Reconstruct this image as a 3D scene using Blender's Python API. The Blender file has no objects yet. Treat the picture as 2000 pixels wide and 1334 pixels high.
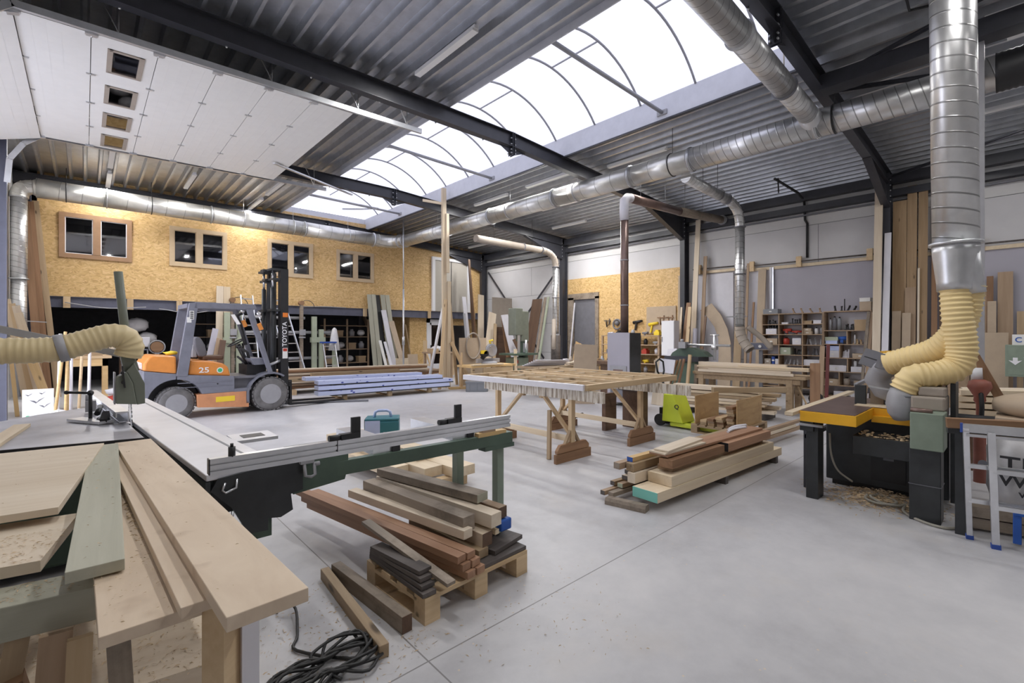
import bpy, bmesh, math, random
from mathutils import Vector as V, Matrix
random.seed(7)
SC = bpy.context.scene
COL = SC.collection
PI = math.pi
# ---------------------------------------------------------------- camera
EYE = 1.543; YAW = math.radians(42.415); FPX = 912.56
SY, CY = math.sin(YAW), math.cos(YAW)
cd = bpy.data.cameras.new('camera'); cam = bpy.data.objects.new('camera', cd); COL.objects.link(cam)
cam.location = (0, 0, EYE); cam.rotation_euler = (PI/2, 0, -YAW)
cd.sensor_width = 36; cd.lens = 36*FPX/2000; cd.shift_y = -11.77/2000; cd.clip_start = .02; cd.clip_end = 200
SC.camera = cam
# helpers used while laying out: a photo point met by a plane of the room
def _ray(u, v):
    a = (u-1000)/FPX
    return V((SY+CY*a, CY-SY*a, -(v-655.23)/FPX))
def fl(u, v, z=0.0):
    r = _ray(u, v); return V((0, 0, EYE)) + r*((z-EYE)/r.z)
def ax(u, v, X):
    r = _ray(u, v); return V((0, 0, EYE)) + r*(X/r.x)
def ay(u, v, Y):
    r = _ray(u, v); return V((0, 0, EYE)) + r*(Y/r.y)
# ---------------------------------------------------------------- materials
MATS = {}
def newmat(name):
    m = bpy.data.materials.new(name); m.use_nodes = True; MATS[name] = m
    nt = m.node_tree; b = nt.nodes['Principled BSDF']
    return m, nt, b
def lk(nt, a, b): nt.links.new(a, b)
def nd(nt, t, **k):
    n = nt.nodes.new(t)
    for a, v in k.items(): setattr(n, a, v)
    return n
def ramp(nt, fac, stops):
    r = nd(nt, 'ShaderNodeValToRGB'); e = r.color_ramp.elements
    while len(e) < len(stops): e.new(.5)
    for i, (p, c) in enumerate(stops):
        e[i].position = p; e[i].color = (*c, 1) if len(c) == 3 else c
    if fac is not None: lk(nt, fac, r.inputs[0])
    return r
def coords(nt, sc=(1, 1, 1), kind='Object', off=True):
    t = nd(nt, 'ShaderNodeTexCoord'); mp = nd(nt, 'ShaderNodeMapping')
    mp.inputs['Scale'].default_value = sc
    if off:
        oi = nd(nt, 'ShaderNodeObjectInfo'); ml = nd(nt, 'ShaderNodeMath', operation='MULTIPLY'); ml.inputs[1].default_value = 37.
        lk(nt, oi.outputs['Random'], ml.inputs[0])
        cx = nd(nt, 'ShaderNodeCombineXYZ')
        for i in range(3): lk(nt, ml.outputs[0], cx.inputs[i])
        lk(nt, cx.outputs[0], mp.inputs['Location'])
    lk(nt, t.outputs[kind], mp.inputs['Vector'])
    return mp.outputs[0]
def noise(nt, vec, scale, detail=4, rough=.55, dist=0):
    n = nd(nt, 'ShaderNodeTexNoise'); n.inputs['Scale'].default_value = scale; n.inputs['Detail'].default_value = detail
    n.inputs['Roughness'].default_value = rough; n.inputs['Distortion'].default_value = dist
    lk(nt, vec, n.inputs['Vector']); return n.outputs['Fac']
def bump(nt, b, h, s=.3, d=.01):
    n = nd(nt, 'ShaderNodeBump'); n.inputs['Strength'].default_value = s; n.inputs['Distance'].default_value = d
    lk(nt, h, n.inputs['Height']); lk(nt, n.outputs[0], b.inputs['Normal'])
def mixc(nt, fac, a, b, mode='MIX'):
    m = nd(nt, 'ShaderNodeMix', data_type='RGBA', blend_type=mode)
    for s, v in ((m.inputs[0], fac), (m.inputs[6], a), (m.inputs[7], b)):
        if isinstance(v, (int, float)): s.default_value = v
        elif isinstance(v, tuple): s.default_value = (*v, 1)
        else: lk(nt, v, s)
    return m.outputs[2]
def plain(name, c, rough=.5, metal=0., var=.0, spec=.5, em=None, sc=6.):
    m, nt, b = newmat(name)
    b.inputs['Roughness'].default_value = rough; b.inputs['Metallic'].default_value = metal
    b.inputs['Specular IOR Level'].default_value = spec
    if var > 0:
        n = noise(nt, coords(nt), sc, 5, .6)
        r = ramp(nt, n, [(.3, tuple(x*(1-var) for x in c)), (.7, tuple(min(1, x*(1+var)) for x in c))])
        lk(nt, r.outputs[0], b.inputs['Base Color'])
    else: b.inputs['Base Color'].default_value = (*c, 1)
    return m
def wood(name, c1, c2, rough=.62, grain=1., knots=False, dirt=0., spread=.12):
    """grain runs along the local X axis"""
    m, nt, b = newmat(name)
    vec = coords(nt, (1.3, 22*grain, 22*grain))
    n = noise(nt, vec, 1.0, 5, .6, .6)
    v2 = coords(nt, (.35, 5, 5)); n2 = noise(nt, v2, 1.0, 2, .5)
    mm = nd(nt, 'ShaderNodeMath', operation='ADD'); lk(nt, n, mm.inputs[0]); lk(nt, n2, mm.inputs[1])
    hv = nd(nt, 'ShaderNodeMath', operation='MULTIPLY'); hv.inputs[1].default_value = .5; lk(nt, mm.outputs[0], hv.inputs[0])
    r = ramp(nt, hv.outputs[0], [(.34, c2), (.62, c1)])
    col = r.outputs[0]
    oi = nd(nt, 'ShaderNodeObjectInfo')
    vr = nd(nt, 'ShaderNodeMapRange'); vr.inputs[3].default_value = 1-spread; vr.inputs[4].default_value = 1+spread
    lk(nt, oi.outputs['Random'], vr.inputs[0])
    cb = nd(nt, 'ShaderNodeVectorMath', operation='SCALE'); lk(nt, col, cb.inputs[0]); lk(nt, vr.outputs[0], cb.inputs['Scale'])
    col = cb.outputs[0]
    if knots:
        vo = nd(nt, 'ShaderNodeTexVoronoi'); vo.inputs['Scale'].default_value = 1.0
        lk(nt, coords(nt, (2.2, 7, 7)), vo.inputs['Vector'])
        kr = ramp(nt, vo.outputs['Distance'], [(.07, (1, 1, 1)), (.16, (0, 0, 0))])
        col = mixc(nt, kr.outputs[0], col, tuple(x*.35 for x in c2))
    if dirt > 0:
        dn = noise(nt, coords(nt, (1, 1, 1)), 3.5, 6, .7)
        dr = ramp(nt, dn, [(.5, (0, 0, 0)), (.72, (dirt, dirt, dirt))])
        col = mixc(nt, dr.outputs[0], col, tuple(x*.3 for x in c2))
    lk(nt, col, b.inputs['Base Color']); b.inputs['Roughness'].default_value = rough
    bump(nt, b, n, .12, .004)
    return m
# woods
wood('pine', (.66, .50, .31), (.52, .36, .20), knots=True)
wood('pine_pale', (.74, .62, .45), (.62, .49, .33))
wood('pine_yellow', (.72, .50, .24), (.58, .38, .16), knots=True)
wood('planed', (.72, .62, .49), (.62, .51, .38), spread=.06)
wood('brown', (.30, .17, .09), (.19, .10, .05))
wood('brown_dark', (.15, .085, .05), (.08, .045, .03))
wood('reddish', (.40, .23, .14), (.28, .15, .085))
wood('tan', (.42, .30, .20), (.31, .21, .13))
wood('weathered', (.33, .27, .21), (.19, .15, .115), dirt=.7)
wood('dark_weathered', (.13, .11, .10), (.05, .043, .04), dirt=.6)
wood('grey_green', (.46, .45, .36), (.36, .35, .27), spread=.06)
wood('oak', (.42, .31, .19), (.29, .20, .115), knots=True)
wood('knotty_dark', (.40, .27, .15), (.27, .17, .085), knots=True)
wood('old_red', (.16, .03, .028), (.09, .018, .018))
def ply(name, c1, c2, blotch):
    m, nt, b = newmat(name)
    n = noise(nt, coords(nt, (1.5, 9, 9)), 1.0, 4, .6, .8)
    r = ramp(nt, n, [(.35, c2), (.65, c1)])
    n2 = noise(nt, coords(nt, (1, 1, 1)), 9, 2, .4); r2 = ramp(nt, n2, [(.62, (0, 0, 0)), (.74, (.5, .5, .5))])
    col = mixc(nt, r2.outputs[0], r.outputs[0], blotch)
    lk(nt, col, b.inputs['Base Color']); b.inputs['Roughness'].default_value = .6
    return m
ply('plywood', (.70, .57, .43), (.62, .49, .36), (.44, .32, .22))
ply('plywood_warm', (.50, .33, .16), (.40, .25, .115), (.30, .18, .08))
def plyedge():
    m, nt, b = newmat('ply_edge')
    t = nd(nt, 'ShaderNodeTexCoord'); w = nd(nt, 'ShaderNodeTexWave', bands_direction='Z'); w.inputs['Scale'].default_value = 45
    lk(nt, t.outputs['Object'], w.inputs['Vector'])
    r = ramp(nt, w.outputs['Fac'], [(.3, (.30, .18, .10)), (.6, (.62, .45, .29))])
    lk(nt, r.outputs[0], b.inputs['Base Color']); b.inputs['Roughness'].default_value = .7
plyedge()
def osb():
    m, nt, b = newmat('osb')
    vo = nd(nt, 'ShaderNodeTexVoronoi'); vo.inputs['Scale'].default_value = 1
    t = coords(nt, (1, 1, 1), off=False)
    dn = nd(nt, 'ShaderNodeTexNoise'); dn.inputs['Scale'].default_value = 5; lk(nt, t, dn.inputs['Vector'])
    mx = mixc(nt, .12, t, dn.outputs['Color'], 'LINEAR_LIGHT')
    mp = nd(nt, 'ShaderNodeMapping'); mp.inputs['Scale'].default_value = (16, 16, 34); lk(nt, mx, mp.inputs['Vector'])
    lk(nt, mp.outputs[0], vo.inputs['Vector'])
    sx = nd(nt, 'ShaderNodeSeparateColor'); lk(nt, vo.outputs['Color'], sx.inputs[0])
    r = ramp(nt, sx.outputs[0], [(0, (.50, .31, .12)), (.25, (.60, .39, .16)), (.6, (.66, .44, .19)), (1, (.74, .52, .26))])
    n = noise(nt, coords(nt, (2.2, 2.2, 16), off=False), 1.3, 5, .7, 1.2)
    dr = ramp(nt, n, [(.60, (0, 0, 0)), (.74, (.55, .55, .55))])
    col = mixc(nt, dr.outputs[0], r.outputs[0], (.30, .16, .055))
    lk(nt, col, b.inputs['Base Color']); b.inputs['Roughness'].default_value = .55
osb()
def concrete():
    m, nt, b = newmat('concrete_floor')
    t = coords(nt, off=False)
    n1 = noise(nt, t, .45, 6, .62, .4); n2 = noise(nt, t, 6, 6, .7)
    mm = nd(nt, 'ShaderNodeMath', operation='MULTIPLY_ADD'); lk(nt, n2, mm.inputs[0]); mm.inputs[1].default_value = .35; lk(nt, n1, mm.inputs[2])
    r = ramp(nt, mm.outputs[0], [(.45, (.385, .38, .395)), (.66, (.51, .505, .52)), (.85, (.59, .58, .59))])
    # sawn joints
    sp = nd(nt, 'ShaderNodeSeparateXYZ'); lk(nt, t, sp.inputs[0])
    msk = None
    for ax_, off in ((1, 1.9), (0, 1.2)):
        a = nd(nt, 'ShaderNodeMath', operation='SUBTRACT'); lk(nt, sp.outputs[ax_], a.inputs[0]); a.inputs[1].default_value = off
        p = nd(nt, 'ShaderNodeMath', operation='PINGPONG'); lk(nt, a.outputs[0], p.inputs[0]); p.inputs[1].default_value = 5.0 if ax_ == 1 else 30
        l = nd(nt, 'ShaderNodeMath', operation='LESS_THAN'); lk(nt, p.outputs[0], l.inputs[0]); l.inputs[1].default_value = .004
        if msk is None: msk = l.outputs[0]
        else:
            q = nd(nt, 'ShaderNodeMath', operation='MAXIMUM'); lk(nt, msk, q.inputs[0]); lk(nt, l.outputs[0], q.inputs[1]); msk = q.outputs[0]
    col = mixc(nt, msk, r.outputs[0], (.22, .21, .21))
    # sawdust strewn on it
    dn = noise(nt, t, 1.1, 5, .65); dr = ramp(nt, dn, [(.55, (0, 0, 0)), (.75, (.25, .25, .25))])
    col = mixc(nt, dr.outputs[0], col, (.60, .52, .42))
    vo = nd(nt, 'ShaderNodeTexVoronoi'); vo.inputs['Scale'].default_value = 9; lk(nt, t, vo.inputs['Vector'])
    vr = ramp(nt, vo.outputs['Distance'], [(.035, (1, 1, 1)), (.06, (0, 0, 0))])
    col = mixc(nt, vr.outputs[0], col, (.66, .56, .44))
    lk(nt, col, b.inputs['Base Color'])
    rr = ramp(nt, n1, [(.3, (.36, .36, .36)), (.7, (.58, .58, .58))]); lk(nt, rr.outputs[0], b.inputs['Roughness'])
    bump(nt, b, n2, .08, .004)
concrete()
def galv(name, c, rough, seam=0., slant=.0, metal=.85):
    m, nt, b = newmat(name)
    n = noise(nt, coords(nt, (1, 1, 1)), 5, 4, .6)
    r = ramp(nt, n, [(.3, tuple(x*.82 for x in c)), (.7, c)])
    col = r.outputs[0]
    if seam:
        t = nd(nt, 'ShaderNodeTexCoord'); sp = nd(nt, 'ShaderNodeSeparateXYZ'); lk(nt, t.outputs['Object'], sp.inputs[0])
        ma = nd(nt, 'ShaderNodeMath', operation='MULTIPLY_ADD'); lk(nt, sp.outputs[0], ma.inputs[0]); ma.inputs[1].default_value = slant; lk(nt, sp.outputs[2], ma.inputs[2])
        p = nd(nt, 'ShaderNodeMath', operation='PINGPONG'); lk(nt, ma.outputs[0], p.inputs[0]); p.inputs[1].default_value = seam/2
        l = nd(nt, 'ShaderNodeMapRange'); lk(nt, p.outputs[0], l.inputs[0]); l.inputs[1].default_value = .004; l.inputs[2].default_value = .008
        l.inputs[3].default_value = 1; l.inputs[4].default_value = 0
        col = mixc(nt, l.outputs[0], col, tuple(x*.45 for x in c))
        bump(nt, b, l.outputs[0], .5, .01)
    lk(nt, col, b.inputs['Base Color']); b.inputs['Metallic'].default_value = metal; b.inputs['Roughness'].default_value = rough
    return m
galv('duct_metal', (.74, .74, .74), .34, .13, .28)
galv('duct_big', (.78, .77, .73), .36, .42, .12)
galv('galv_plain', (.70, .71, .73), .38)
galv('deck_metal', (.60, .62, .66), .34, metal=.9)
galv('alu', (.80, .81, .84), .30)
galv('chrome', (.82, .82, .84), .15)
plain('steel_dark', (.040, .041, .050), .38, var=.15)
plain('steel_blue', (.12, .125, .17), .45, var=.1)
plain('curb', (.60, .61, .66), .5, var=.05)
plain('black', (.018, .018, .02), .45, var=.2)
plain('black_rubber', (.035, .035, .037), .8, var=.25)
plain('tyre', (.16, .155, .155), .85, var=.3)
plain('machine_black', (.030, .033, .036), .42, var=.3)
plain('white', (.80, .80, .82), .5)
plain('white_panel', (.82, .82, .80), .38, var=.02)
plain('green', (.075, .115, .085), .5, var=.12)
plain('green_pale', (.22, .27, .21), .5, var=.1)
plain('green_grey', (.16, .175, .14), .5, var=.12)
plain('orange', (.72, .27, .06), .35, var=.08)
plain('orange_dull', (.60, .27, .13), .5, var=.12)
plain('fork_grey', (.19, .195, .235), .42, var=.12)
plain('yellow', (.80, .42, .02), .42, var=.06)
plain('lime', (.62, .72, .05), .4, var=.05)
plain('hose', (.66, .54, .31), .45)
plain('hose_yellow', (.86, .67, .33), .42)
plain('grey', (.34, .34, .36), .5, var=.08)
plain('grey_plastic', (.22, .23, .25), .5, var=.06)
plain('mid_grey', (.16, .16, .18), .5, var=.1)
plain('board_grey', (.40, .385, .44), .6, var=.04, sc=1.5)
plain('board_white', (.70, .69, .74), .55, var=.04)
plain('mdf', (.46, .36, .26), .65, var=.05)
plain('mdf_grey', (.36, .31, .26), .65, var=.06)
plain('cardboard', (.42, .30, .18), .75, var=.06)
plain('brown_pipe', (.20, .135, .115), .35, metal=.5, var=.15)
plain('blue', (.03, .08, .35), .5, var=.1)
plain('blue_paint', (.02, .10, .42), .55)
plain('teal_paint', (.22, .58, .49), .6)
plain('makita', (.03, .16, .20), .5, var=.1)
plain('film_blue', (.50, .58, .86), .35, var=.06)
plain('film_ink', (.10, .13, .42), .5)
plain('red', (.45, .05, .03), .5)
plain('red_vice', (.30, .10, .07), .5, var=.15)
plain('saw_table', (.42, .42, .46), .4, metal=.3, var=.22, sc=3.)
plain('saw_bright', (.66, .66, .70), .38, metal=.35, var=.1, sc=2.)
plain('sawdust', (.58, .44, .28), .9, var=.3, sc=60.)
plain('plastic_bag', (.62, .61, .62), .3, var=.12)
plain('paper', (.78, .77, .74), .7)
plain('concrete_panel', (.62, .61, .62), .8, var=.05, sc=1.2)
plain('insul_panel', (.66, .65, .64), .6, var=.03)
plain('window_wood', (.34, .20, .11), .5, var=.08)
plain('window_wood_pale', (.55, .42, .27), .5, var=.06)
plain('taupe', (.44, .41, .36), .5, var=.03)
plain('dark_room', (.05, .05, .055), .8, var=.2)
plain('rope', (.40, .36, .28), .8)
plain('lamp_tube', (.80, .80, .80), .4)
plain('green_board', (.40, .44, .33), .55, var=.06)
plain('cable', (.02, .02, .02), .5)
plain('cable_grey', (.35, .33, .28), .6)
plain('brick', (.30, .11, .07), .7, var=.2)
plain('ink_dark', (.03, .03, .035), .5)
plain('ink_orange', (.8, .22, .03), .5)
plain('ink_green', (.05, .45, .20), .5)
plain('ink_yellow', (.85, .62, .04), .5)
def glassmat(name, tint, refl=.12):
    m, nt, b = newmat(name)
    nt.nodes.remove(b); o = nt.nodes['Material Output']
    g = nd(nt, 'ShaderNodeBsdfGlossy'); g.inputs['Roughness'].default_value = .03
    t = nd(nt, 'ShaderNodeBsdfTransparent'); t.inputs[0].default_value = (*tint, 1)
    fr = nd(nt, 'ShaderNodeFresnel'); fr.inputs['IOR'].default_value = 1.6
    a = nd(nt, 'ShaderNodeMath', operation='MULTIPLY_ADD'); lk(nt, fr.outputs[0], a.inputs[0]); a.inputs[1].default_value = 1; a.inputs[2].default_value = refl
    mx = nd(nt, 'ShaderNodeMixShader'); lk(nt, a.outputs[0], mx.inputs[0]); lk(nt, t.outputs[0], mx.inputs[1]); lk(nt, g.outputs[0], mx.inputs[2])
    lk(nt, mx.outputs[0], o.inputs[0])
glassmat('glass', (.75, .75, .78))
glassmat('door_glass', (.45, .40, .48), .1)
def skyglaze():
    m, nt, b = newmat('skylight_sheet'); nt.nodes.remove(b); o = nt.nodes['Material Output']
    tr = nd(nt, 'ShaderNodeBsdfTransparent'); tr.inputs[0].default_value = (.225, .225, .24, 1)
    tl = nd(nt, 'ShaderNodeBsdfTranslucent'); tl.inputs[0].default_value = (.27, .27, .29, 1)
    mx = nd(nt, 'ShaderNodeMixShader'); mx.inputs[0].default_value = .3
    lk(nt, tr.outputs[0], mx.inputs[1]); lk(nt, tl.outputs[0], mx.inputs[2]); lk(nt, mx.outputs[0], o.inputs[0])
skyglaze()
# ---------------------------------------------------------------- mesh builder
class MB:
    def __init__(s): s.v = []; s.f = []; s.sm = []; s.mi = []; s.m = 0
    def _add(s, vs, fs, smooth=False):
        o = len(s.v); s.v += [tuple(x) for x in vs]
        for f in fs: s.f.append(tuple(i+o for i in f)); s.sm.append(smooth); s.mi.append(s.m)
        return s
    def box(s, x0, x1, y0, y1, z0, z1, M=None):
        vs = [V((x, y, z)) for x in (x0, x1) for y in (y0, y1) for z in (z0, z1)]
        if M is not None: vs = [M @ p for p in vs]
        return s._add(vs, [(0, 1, 3, 2), (4, 6, 7, 5), (0, 4, 5, 1), (2, 3, 7, 6), (0, 2, 6, 4), (1, 5, 7, 3)])
    def cbox(s, c, d, M=None):
        return s.box(c[0]-d[0]/2, c[0]+d[0]/2, c[1]-d[1]/2, c[1]+d[1]/2, c[2]-d[2]/2, c[2]+d[2]/2, M)
    def bar(s, p, q, w, h, side=None):
        return s.box(0, (V(q)-V(p)).length, -w/2, w/2, -h/2, h/2, frame(p, q, side))
    def cyl(s, p, q, r, r2=None, n=16, caps=True):
        r2 = r if r2 is None else r2; M = frame(p, q); L = (V(q)-V(p)).length
        vs = []; fs = []
        for i in range(n):
            a = 2*PI*i/n; c, d = math.cos(a), math.sin(a)
            vs += [M @ V((0, r*c, r*d)), M @ V((L, r2*c, r2*d))]
        for i in range(n): j = (i+1) % n; fs.append((2*i, 2*j, 2*j+1, 2*i+1))
        s._add(vs, fs, True)
        if caps:
            s._add(vs[0::2], [tuple(range(n))[::-1]]); s._add(vs[1::2], [tuple(range(n))])
        return s
    def tube(s, pts, r, n=10, caps=True, closed=False):
        """r: number or list of radii along pts"""
        P = [V(p) for p in pts]; N = len(P); R = r if isinstance(r, (list, tuple)) else [r]*N
        vs = []; prev = None
        for i in range(N):
            t = (P[(i+1) % N]-P[i-1]) if closed else (P[min(i+1, N-1)]-P[max(i-1, 0)])
            t.normalize()
            if prev is None:
                up = V((0, 0, 1)) if abs(t.z) < .9 else V((1, 0, 0)); a = t.cross(up).normalized()
            else: a = (prev - t*prev.dot(t)).normalized()
            prev = a; b = t.cross(a)
            for k in range(n):
                th = 2*PI*k/n; vs.append(P[i]+a*(R[i]*math.cos(th))+b*(R[i]*math.sin(th)))
        fs = []
        for i in range(N if closed else N-1):
            i2 = (i+1) % N
            for k in range(n): k2 = (k+1) % n; fs.append((i*n+k, i*n+k2, i2*n+k2, i2*n+k))
        s._add(vs, fs, True)
        if caps and not closed:
            s._add(vs[:n], [tuple(range(n))[::-1]]); s._add(vs[-n:], [tuple(range(n))])
        return s
    def lathe(s, prof, M=None, n=20, smooth=True, caps=True):
        """prof: (radius, height) pairs turned about local Z"""
        M = M or Matrix(); vs = []; fs = []
        for r, z in prof:
            for k in range(n):
                a = 2*PI*k/n; vs.append(M @ V((r*math.cos(a), r*math.sin(a), z)))
        for i in range(len(prof)-1):
            for k in range(n): k2 = (k+1) % n; fs.append((i*n+k, i*n+k2, (i+1)*n+k2, (i+1)*n+k))
        s._add(vs, fs, smooth)
        if not caps: return s
        if prof[0][0] > 1e-4: s._add(vs[:n], [tuple(range(n))[::-1]])
        if prof[-1][0] > 1e-4: s._add(vs[-n:], [tuple(range(n))])
        return s
    def prism(s, poly, d, M=None):
        """poly in local XY, extruded from z=0 to d"""
        M = M or Matrix(); n = len(poly)
        vs = [M @ V((x, y, 0)) for x, y in poly]+[M @ V((x, y, d)) for x, y in poly]
        fs = [tuple(range(n))[::-1], tuple(range(n, 2*n))]+[(i, (i+1) % n, n+(i+1) % n, n+i) for i in range(n)]
        return s._add(vs, fs)
    def ball(s, c, r, n=10, sq=(1, 1, 1), M=None, jit=0.):
        vs = []; fs = []; R = random.Random(len(s.v)+int(1000*r)); M = M or Matrix(); c = V(c)
        rings = n//2+1
        for i in range(rings+1):
            th = PI*i/rings
            for k in range(n):
                a = 2*PI*k/n; j = 1+R.uniform(-jit, jit)
                vs.append(M @ (c+V((r*sq[0]*j*math.sin(th)*math.cos(a), r*sq[1]*j*math.sin(th)*math.sin(a), r*sq[2]*j*math.cos(th)))))
        for i in range(rings):
            for k in range(n): k2 = (k+1) % n; fs.append((i*n+k, (i+1)*n+k, (i+1)*n+k2, i*n+k2))
        return s._add(vs, fs, True)
    def quad(s, a, b, c, d): return s._add([a, b, c, d], [(0, 1, 2, 3)])
    def ibeam(s, p, q, h, w, tf=.011, tw=.008, side=None):
        M = frame(p, q, side); L = (V(q)-V(p)).length
        s.box(0, L, -w/2, w/2, h/2-tf, h/2, M); s.box(0, L, -w/2, w/2, -h/2, -h/2+tf, M)
        return s.box(0, L, -tw/2, tw/2, -h/2+tf, h/2-tf, M)
    def build(s, name, mats, parent=None, M=None, bevel=0., fix=True):
        me = bpy.data.meshes.new(name); me.from_pydata(s.v, [], s.f)
        for m in ([mats] if isinstance(mats, str) else mats): me.materials.append(MATS[m])
        for p, a, b in zip(me.polygons, s.sm, s.mi): p.use_smooth = a; p.material_index = b
        if fix:
            bm = bmesh.new(); bm.from_mesh(me)
            bmesh.ops.remove_doubles(bm, verts=bm.verts, dist=1e-5)
            bmesh.ops.recalc_face_normals(bm, faces=bm.faces); bm.to_mesh(me); bm.free()
        me.update()
        o = bpy.data.objects.new(name, me); COL.objects.link(o)
        if M is not None: o.matrix_basis = M
        if parent is not None:
            o.parent = parent
            if parent.name in WM:            # parts given in room coordinates
                o.matrix_parent_inverse = WM[parent.name].inverted(); WM[o.name] = o.matrix_basis.copy()
        if bevel:
            b = o.modifiers.new('bevel', 'BEVEL'); b.width = bevel; b.segments = 2; b.limit_method = 'ANGLE'
        return o
def frame(p, q, side=None):
    """matrix at p with X towards q; Y near `side` (default: horizontal)"""
    p, q = V(p), V(q); x = (q-p).normalized()
    if side is None:
        y = V((0, 0, 1)).cross(x)
        if y.length < 1e-4: y = V((0, 1, 0))
    else: y = V(side)-x*x.dot(V(side))
    y.normalize(); z = x.cross(y)
    return Matrix(((x.x, y.x, z.x, p.x), (x.y, y.y, z.y, p.y), (x.z, y.z, z.z, p.z), (0, 0, 0, 1)))
def TR(x, y, z, rz=0., rx=0., ry=0.):
    return Matrix.Translation((x, y, z)) @ Matrix.Rotation(rz, 4, 'Z') @ Matrix.Rotation(ry, 4, 'Y') @ Matrix.Rotation(rx, 4, 'X')
LABELS = {}
WM = {}
def tag(o, label, cat, group=None, kind=None):
    o['label'] = label; o['category'] = cat
    if group: o['group'] = group
    if kind: o['kind'] = kind
    LABELS.setdefault(label, []).append(o.name)
    return o
def thing(name, label, cat, loc=(0, 0, 0), rz=0., group=None):
    o = bpy.data.objects.new(name, None); COL.objects.link(o); o.empty_display_size = .1
    o.location = loc; o.rotation_euler = (0, 0, rz)
    return tag(o, label, cat, group)
def wthing(name, label, cat, loc=(0, 0, 0), rz=0., group=None):
    o = thing(name, label, cat, loc, rz, group); WM[o.name] = TR(*loc, rz); return o
def struct(o, label=None, cat=None):
    o['kind'] = 'structure'
    if label: o['label'] = label; o['category'] = cat or 'building'
    return o
def plank(name, label, cat, mat, p, q, w, t, side=None, group=None, bevel=0., end=None, parent=None):
    """one board: centre line p-q, width w along `side`, thickness t; grain along local X; end = material of a painted end"""
    M = frame(p, q, side); L = (V(q)-V(p)).length
    b = MB(); b.box(0, L, -w/2, w/2, -t/2, t/2)
    if end: b.m = 1; b.box(-.002, 0, -w/2, w/2, -t/2, t/2)
    o = b.build(name, [mat, end] if end else mat, parent, M, bevel)
    if label: tag(o, label, cat, group)
    return o
def spline(pts, n=8):
    """Catmull-Rom through pts"""
    P = [V(p) for p in pts]; P = [P[0]*2-P[1]]+P+[P[-1]*2-P[-2]]; out = []
    for i in range(1, len(P)-2):
        for k in range(n):
            t = k/n; a, b, c, d = P[i-1], P[i], P[i+1], P[i+2]
            out.append(.5*((2*b)+(c-a)*t+(2*a-5*b+4*c-d)*t*t+(3*b-a-3*c+d)*t**3))
    out.append(P[-2]); return out
ORD = ['first', 'second', 'third', 'fourth', 'fifth', 'sixth', 'seventh', 'eighth', 'ninth', 'tenth', 'eleventh', 'twelfth', 'thirteenth', 'fourteenth', 'fifteenth', 'sixteenth', 'seventeenth', 'eighteenth', 'nineteenth', 'twentieth']
# ================================================================ SHELL
LAMP_W = 84
XW, YB, XL = 14.107, 17.24, -1.35          # right wall, OSB front of the upper room, left wall
FR = [-7.857, -2.857, 2.143, 7.143, 12.143, 17.143]   # portal frames
YN, YF = -7.9, 22.0
b = MB(); b.box(-12, XW+.3, YN, YF, -.2, 0); struct(b.build('floor', 'concrete_floor'))
# roof deck: trapezoidal sheets, ribs along Y
def zdeck(x): return 5.70+.012*x if x < 6.5 else 5.775-.0535*(x-6.5)
def deckstrip(b, x0, x1, y0, y1, pitch=.277, off=0.):
    n0 = math.ceil((x0-off)/pitch); pts = [(x0, .115)]
    k = n0
    while off+k*pitch+.06 < x1:
        c = off+k*pitch
        if c-.06 > x0: pts += [(c-.045, .115), (c-.022, 0), (c+.022, 0), (c+.045, .115)]
        k += 1
    pts.append((x1, .115))
    vs = []; fs = []
    for x, h in pts: vs += [(x, y0, zdeck(x)+h), (x, y1, zdeck(x)+h)]
    for i in range(len(pts)-1): fs.append((2*i, 2*i+1, 2*i+3, 2*i+2))
    b._add(vs, fs)
    b._add([(x0, y0, zdeck(x0)+.2), (x0, y1, zdeck(x0)+.2), (x1, y1, zdeck(x1)+.2), (x1, y0, zdeck(x1)+.2)], [(0, 1, 2, 3)])
b = MB()
deckstrip(b, XL-.3, 4.98, YN, YF); deckstrip(b, 8.06, XW+.3, YN, YF)
deckstrip(b, 4.98, 8.06, YN, 2.143); deckstrip(b, 4.98, 8.06, 17.3, YF)
struct(b.build('ceiling', 'deck_metal', fix=False))
# walls
b = MB()
zj = [0, .85, 2.05, 3.25, 4.45, 5.6]
for i in range(5):
    b.m = 0 if i < 4 else 1
    b.box(XW, XW+.2, YN, YF, zj[i]+.006, zj[i+1]-.006)
b.m = 2; b.box(XW+.02, XW+.2, YN, YF, 0, 5.7)
for i, yy in enumerate((-4, 1.0, 3.6, 6.2, 9.6, 14.2, 16.4)):
    b.box(XW-.001, XW, yy, yy+.012, zj[1+i % 3], zj[2+i % 3])
struct(b.build('wall_right', ['concrete_panel', 'insul_panel', 'mid_grey']))
b = MB(); y0, y1, zt = 7.40, 11.85, 4.75
b.box(XL-.2, XL, YN, y0, 0, 5.95); b.box(XL-.2, XL, y1, YF, 0, 5.95); b.box(XL-.2, XL, y0, y1, zt, 5.95)
struct(b.build('wall_left', 'insul_panel'))
b = MB(); b.box(XL-.2, XW+.3, YN-.2, YN, 0, 5.95); struct(b.build('wall_front', 'concrete_panel'))
b = MB(); b.box(XL-.2, XW+.3, YF, YF+.2, 0, 5.95); struct(b.build('wall_rear', 'dark_room'))
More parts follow.
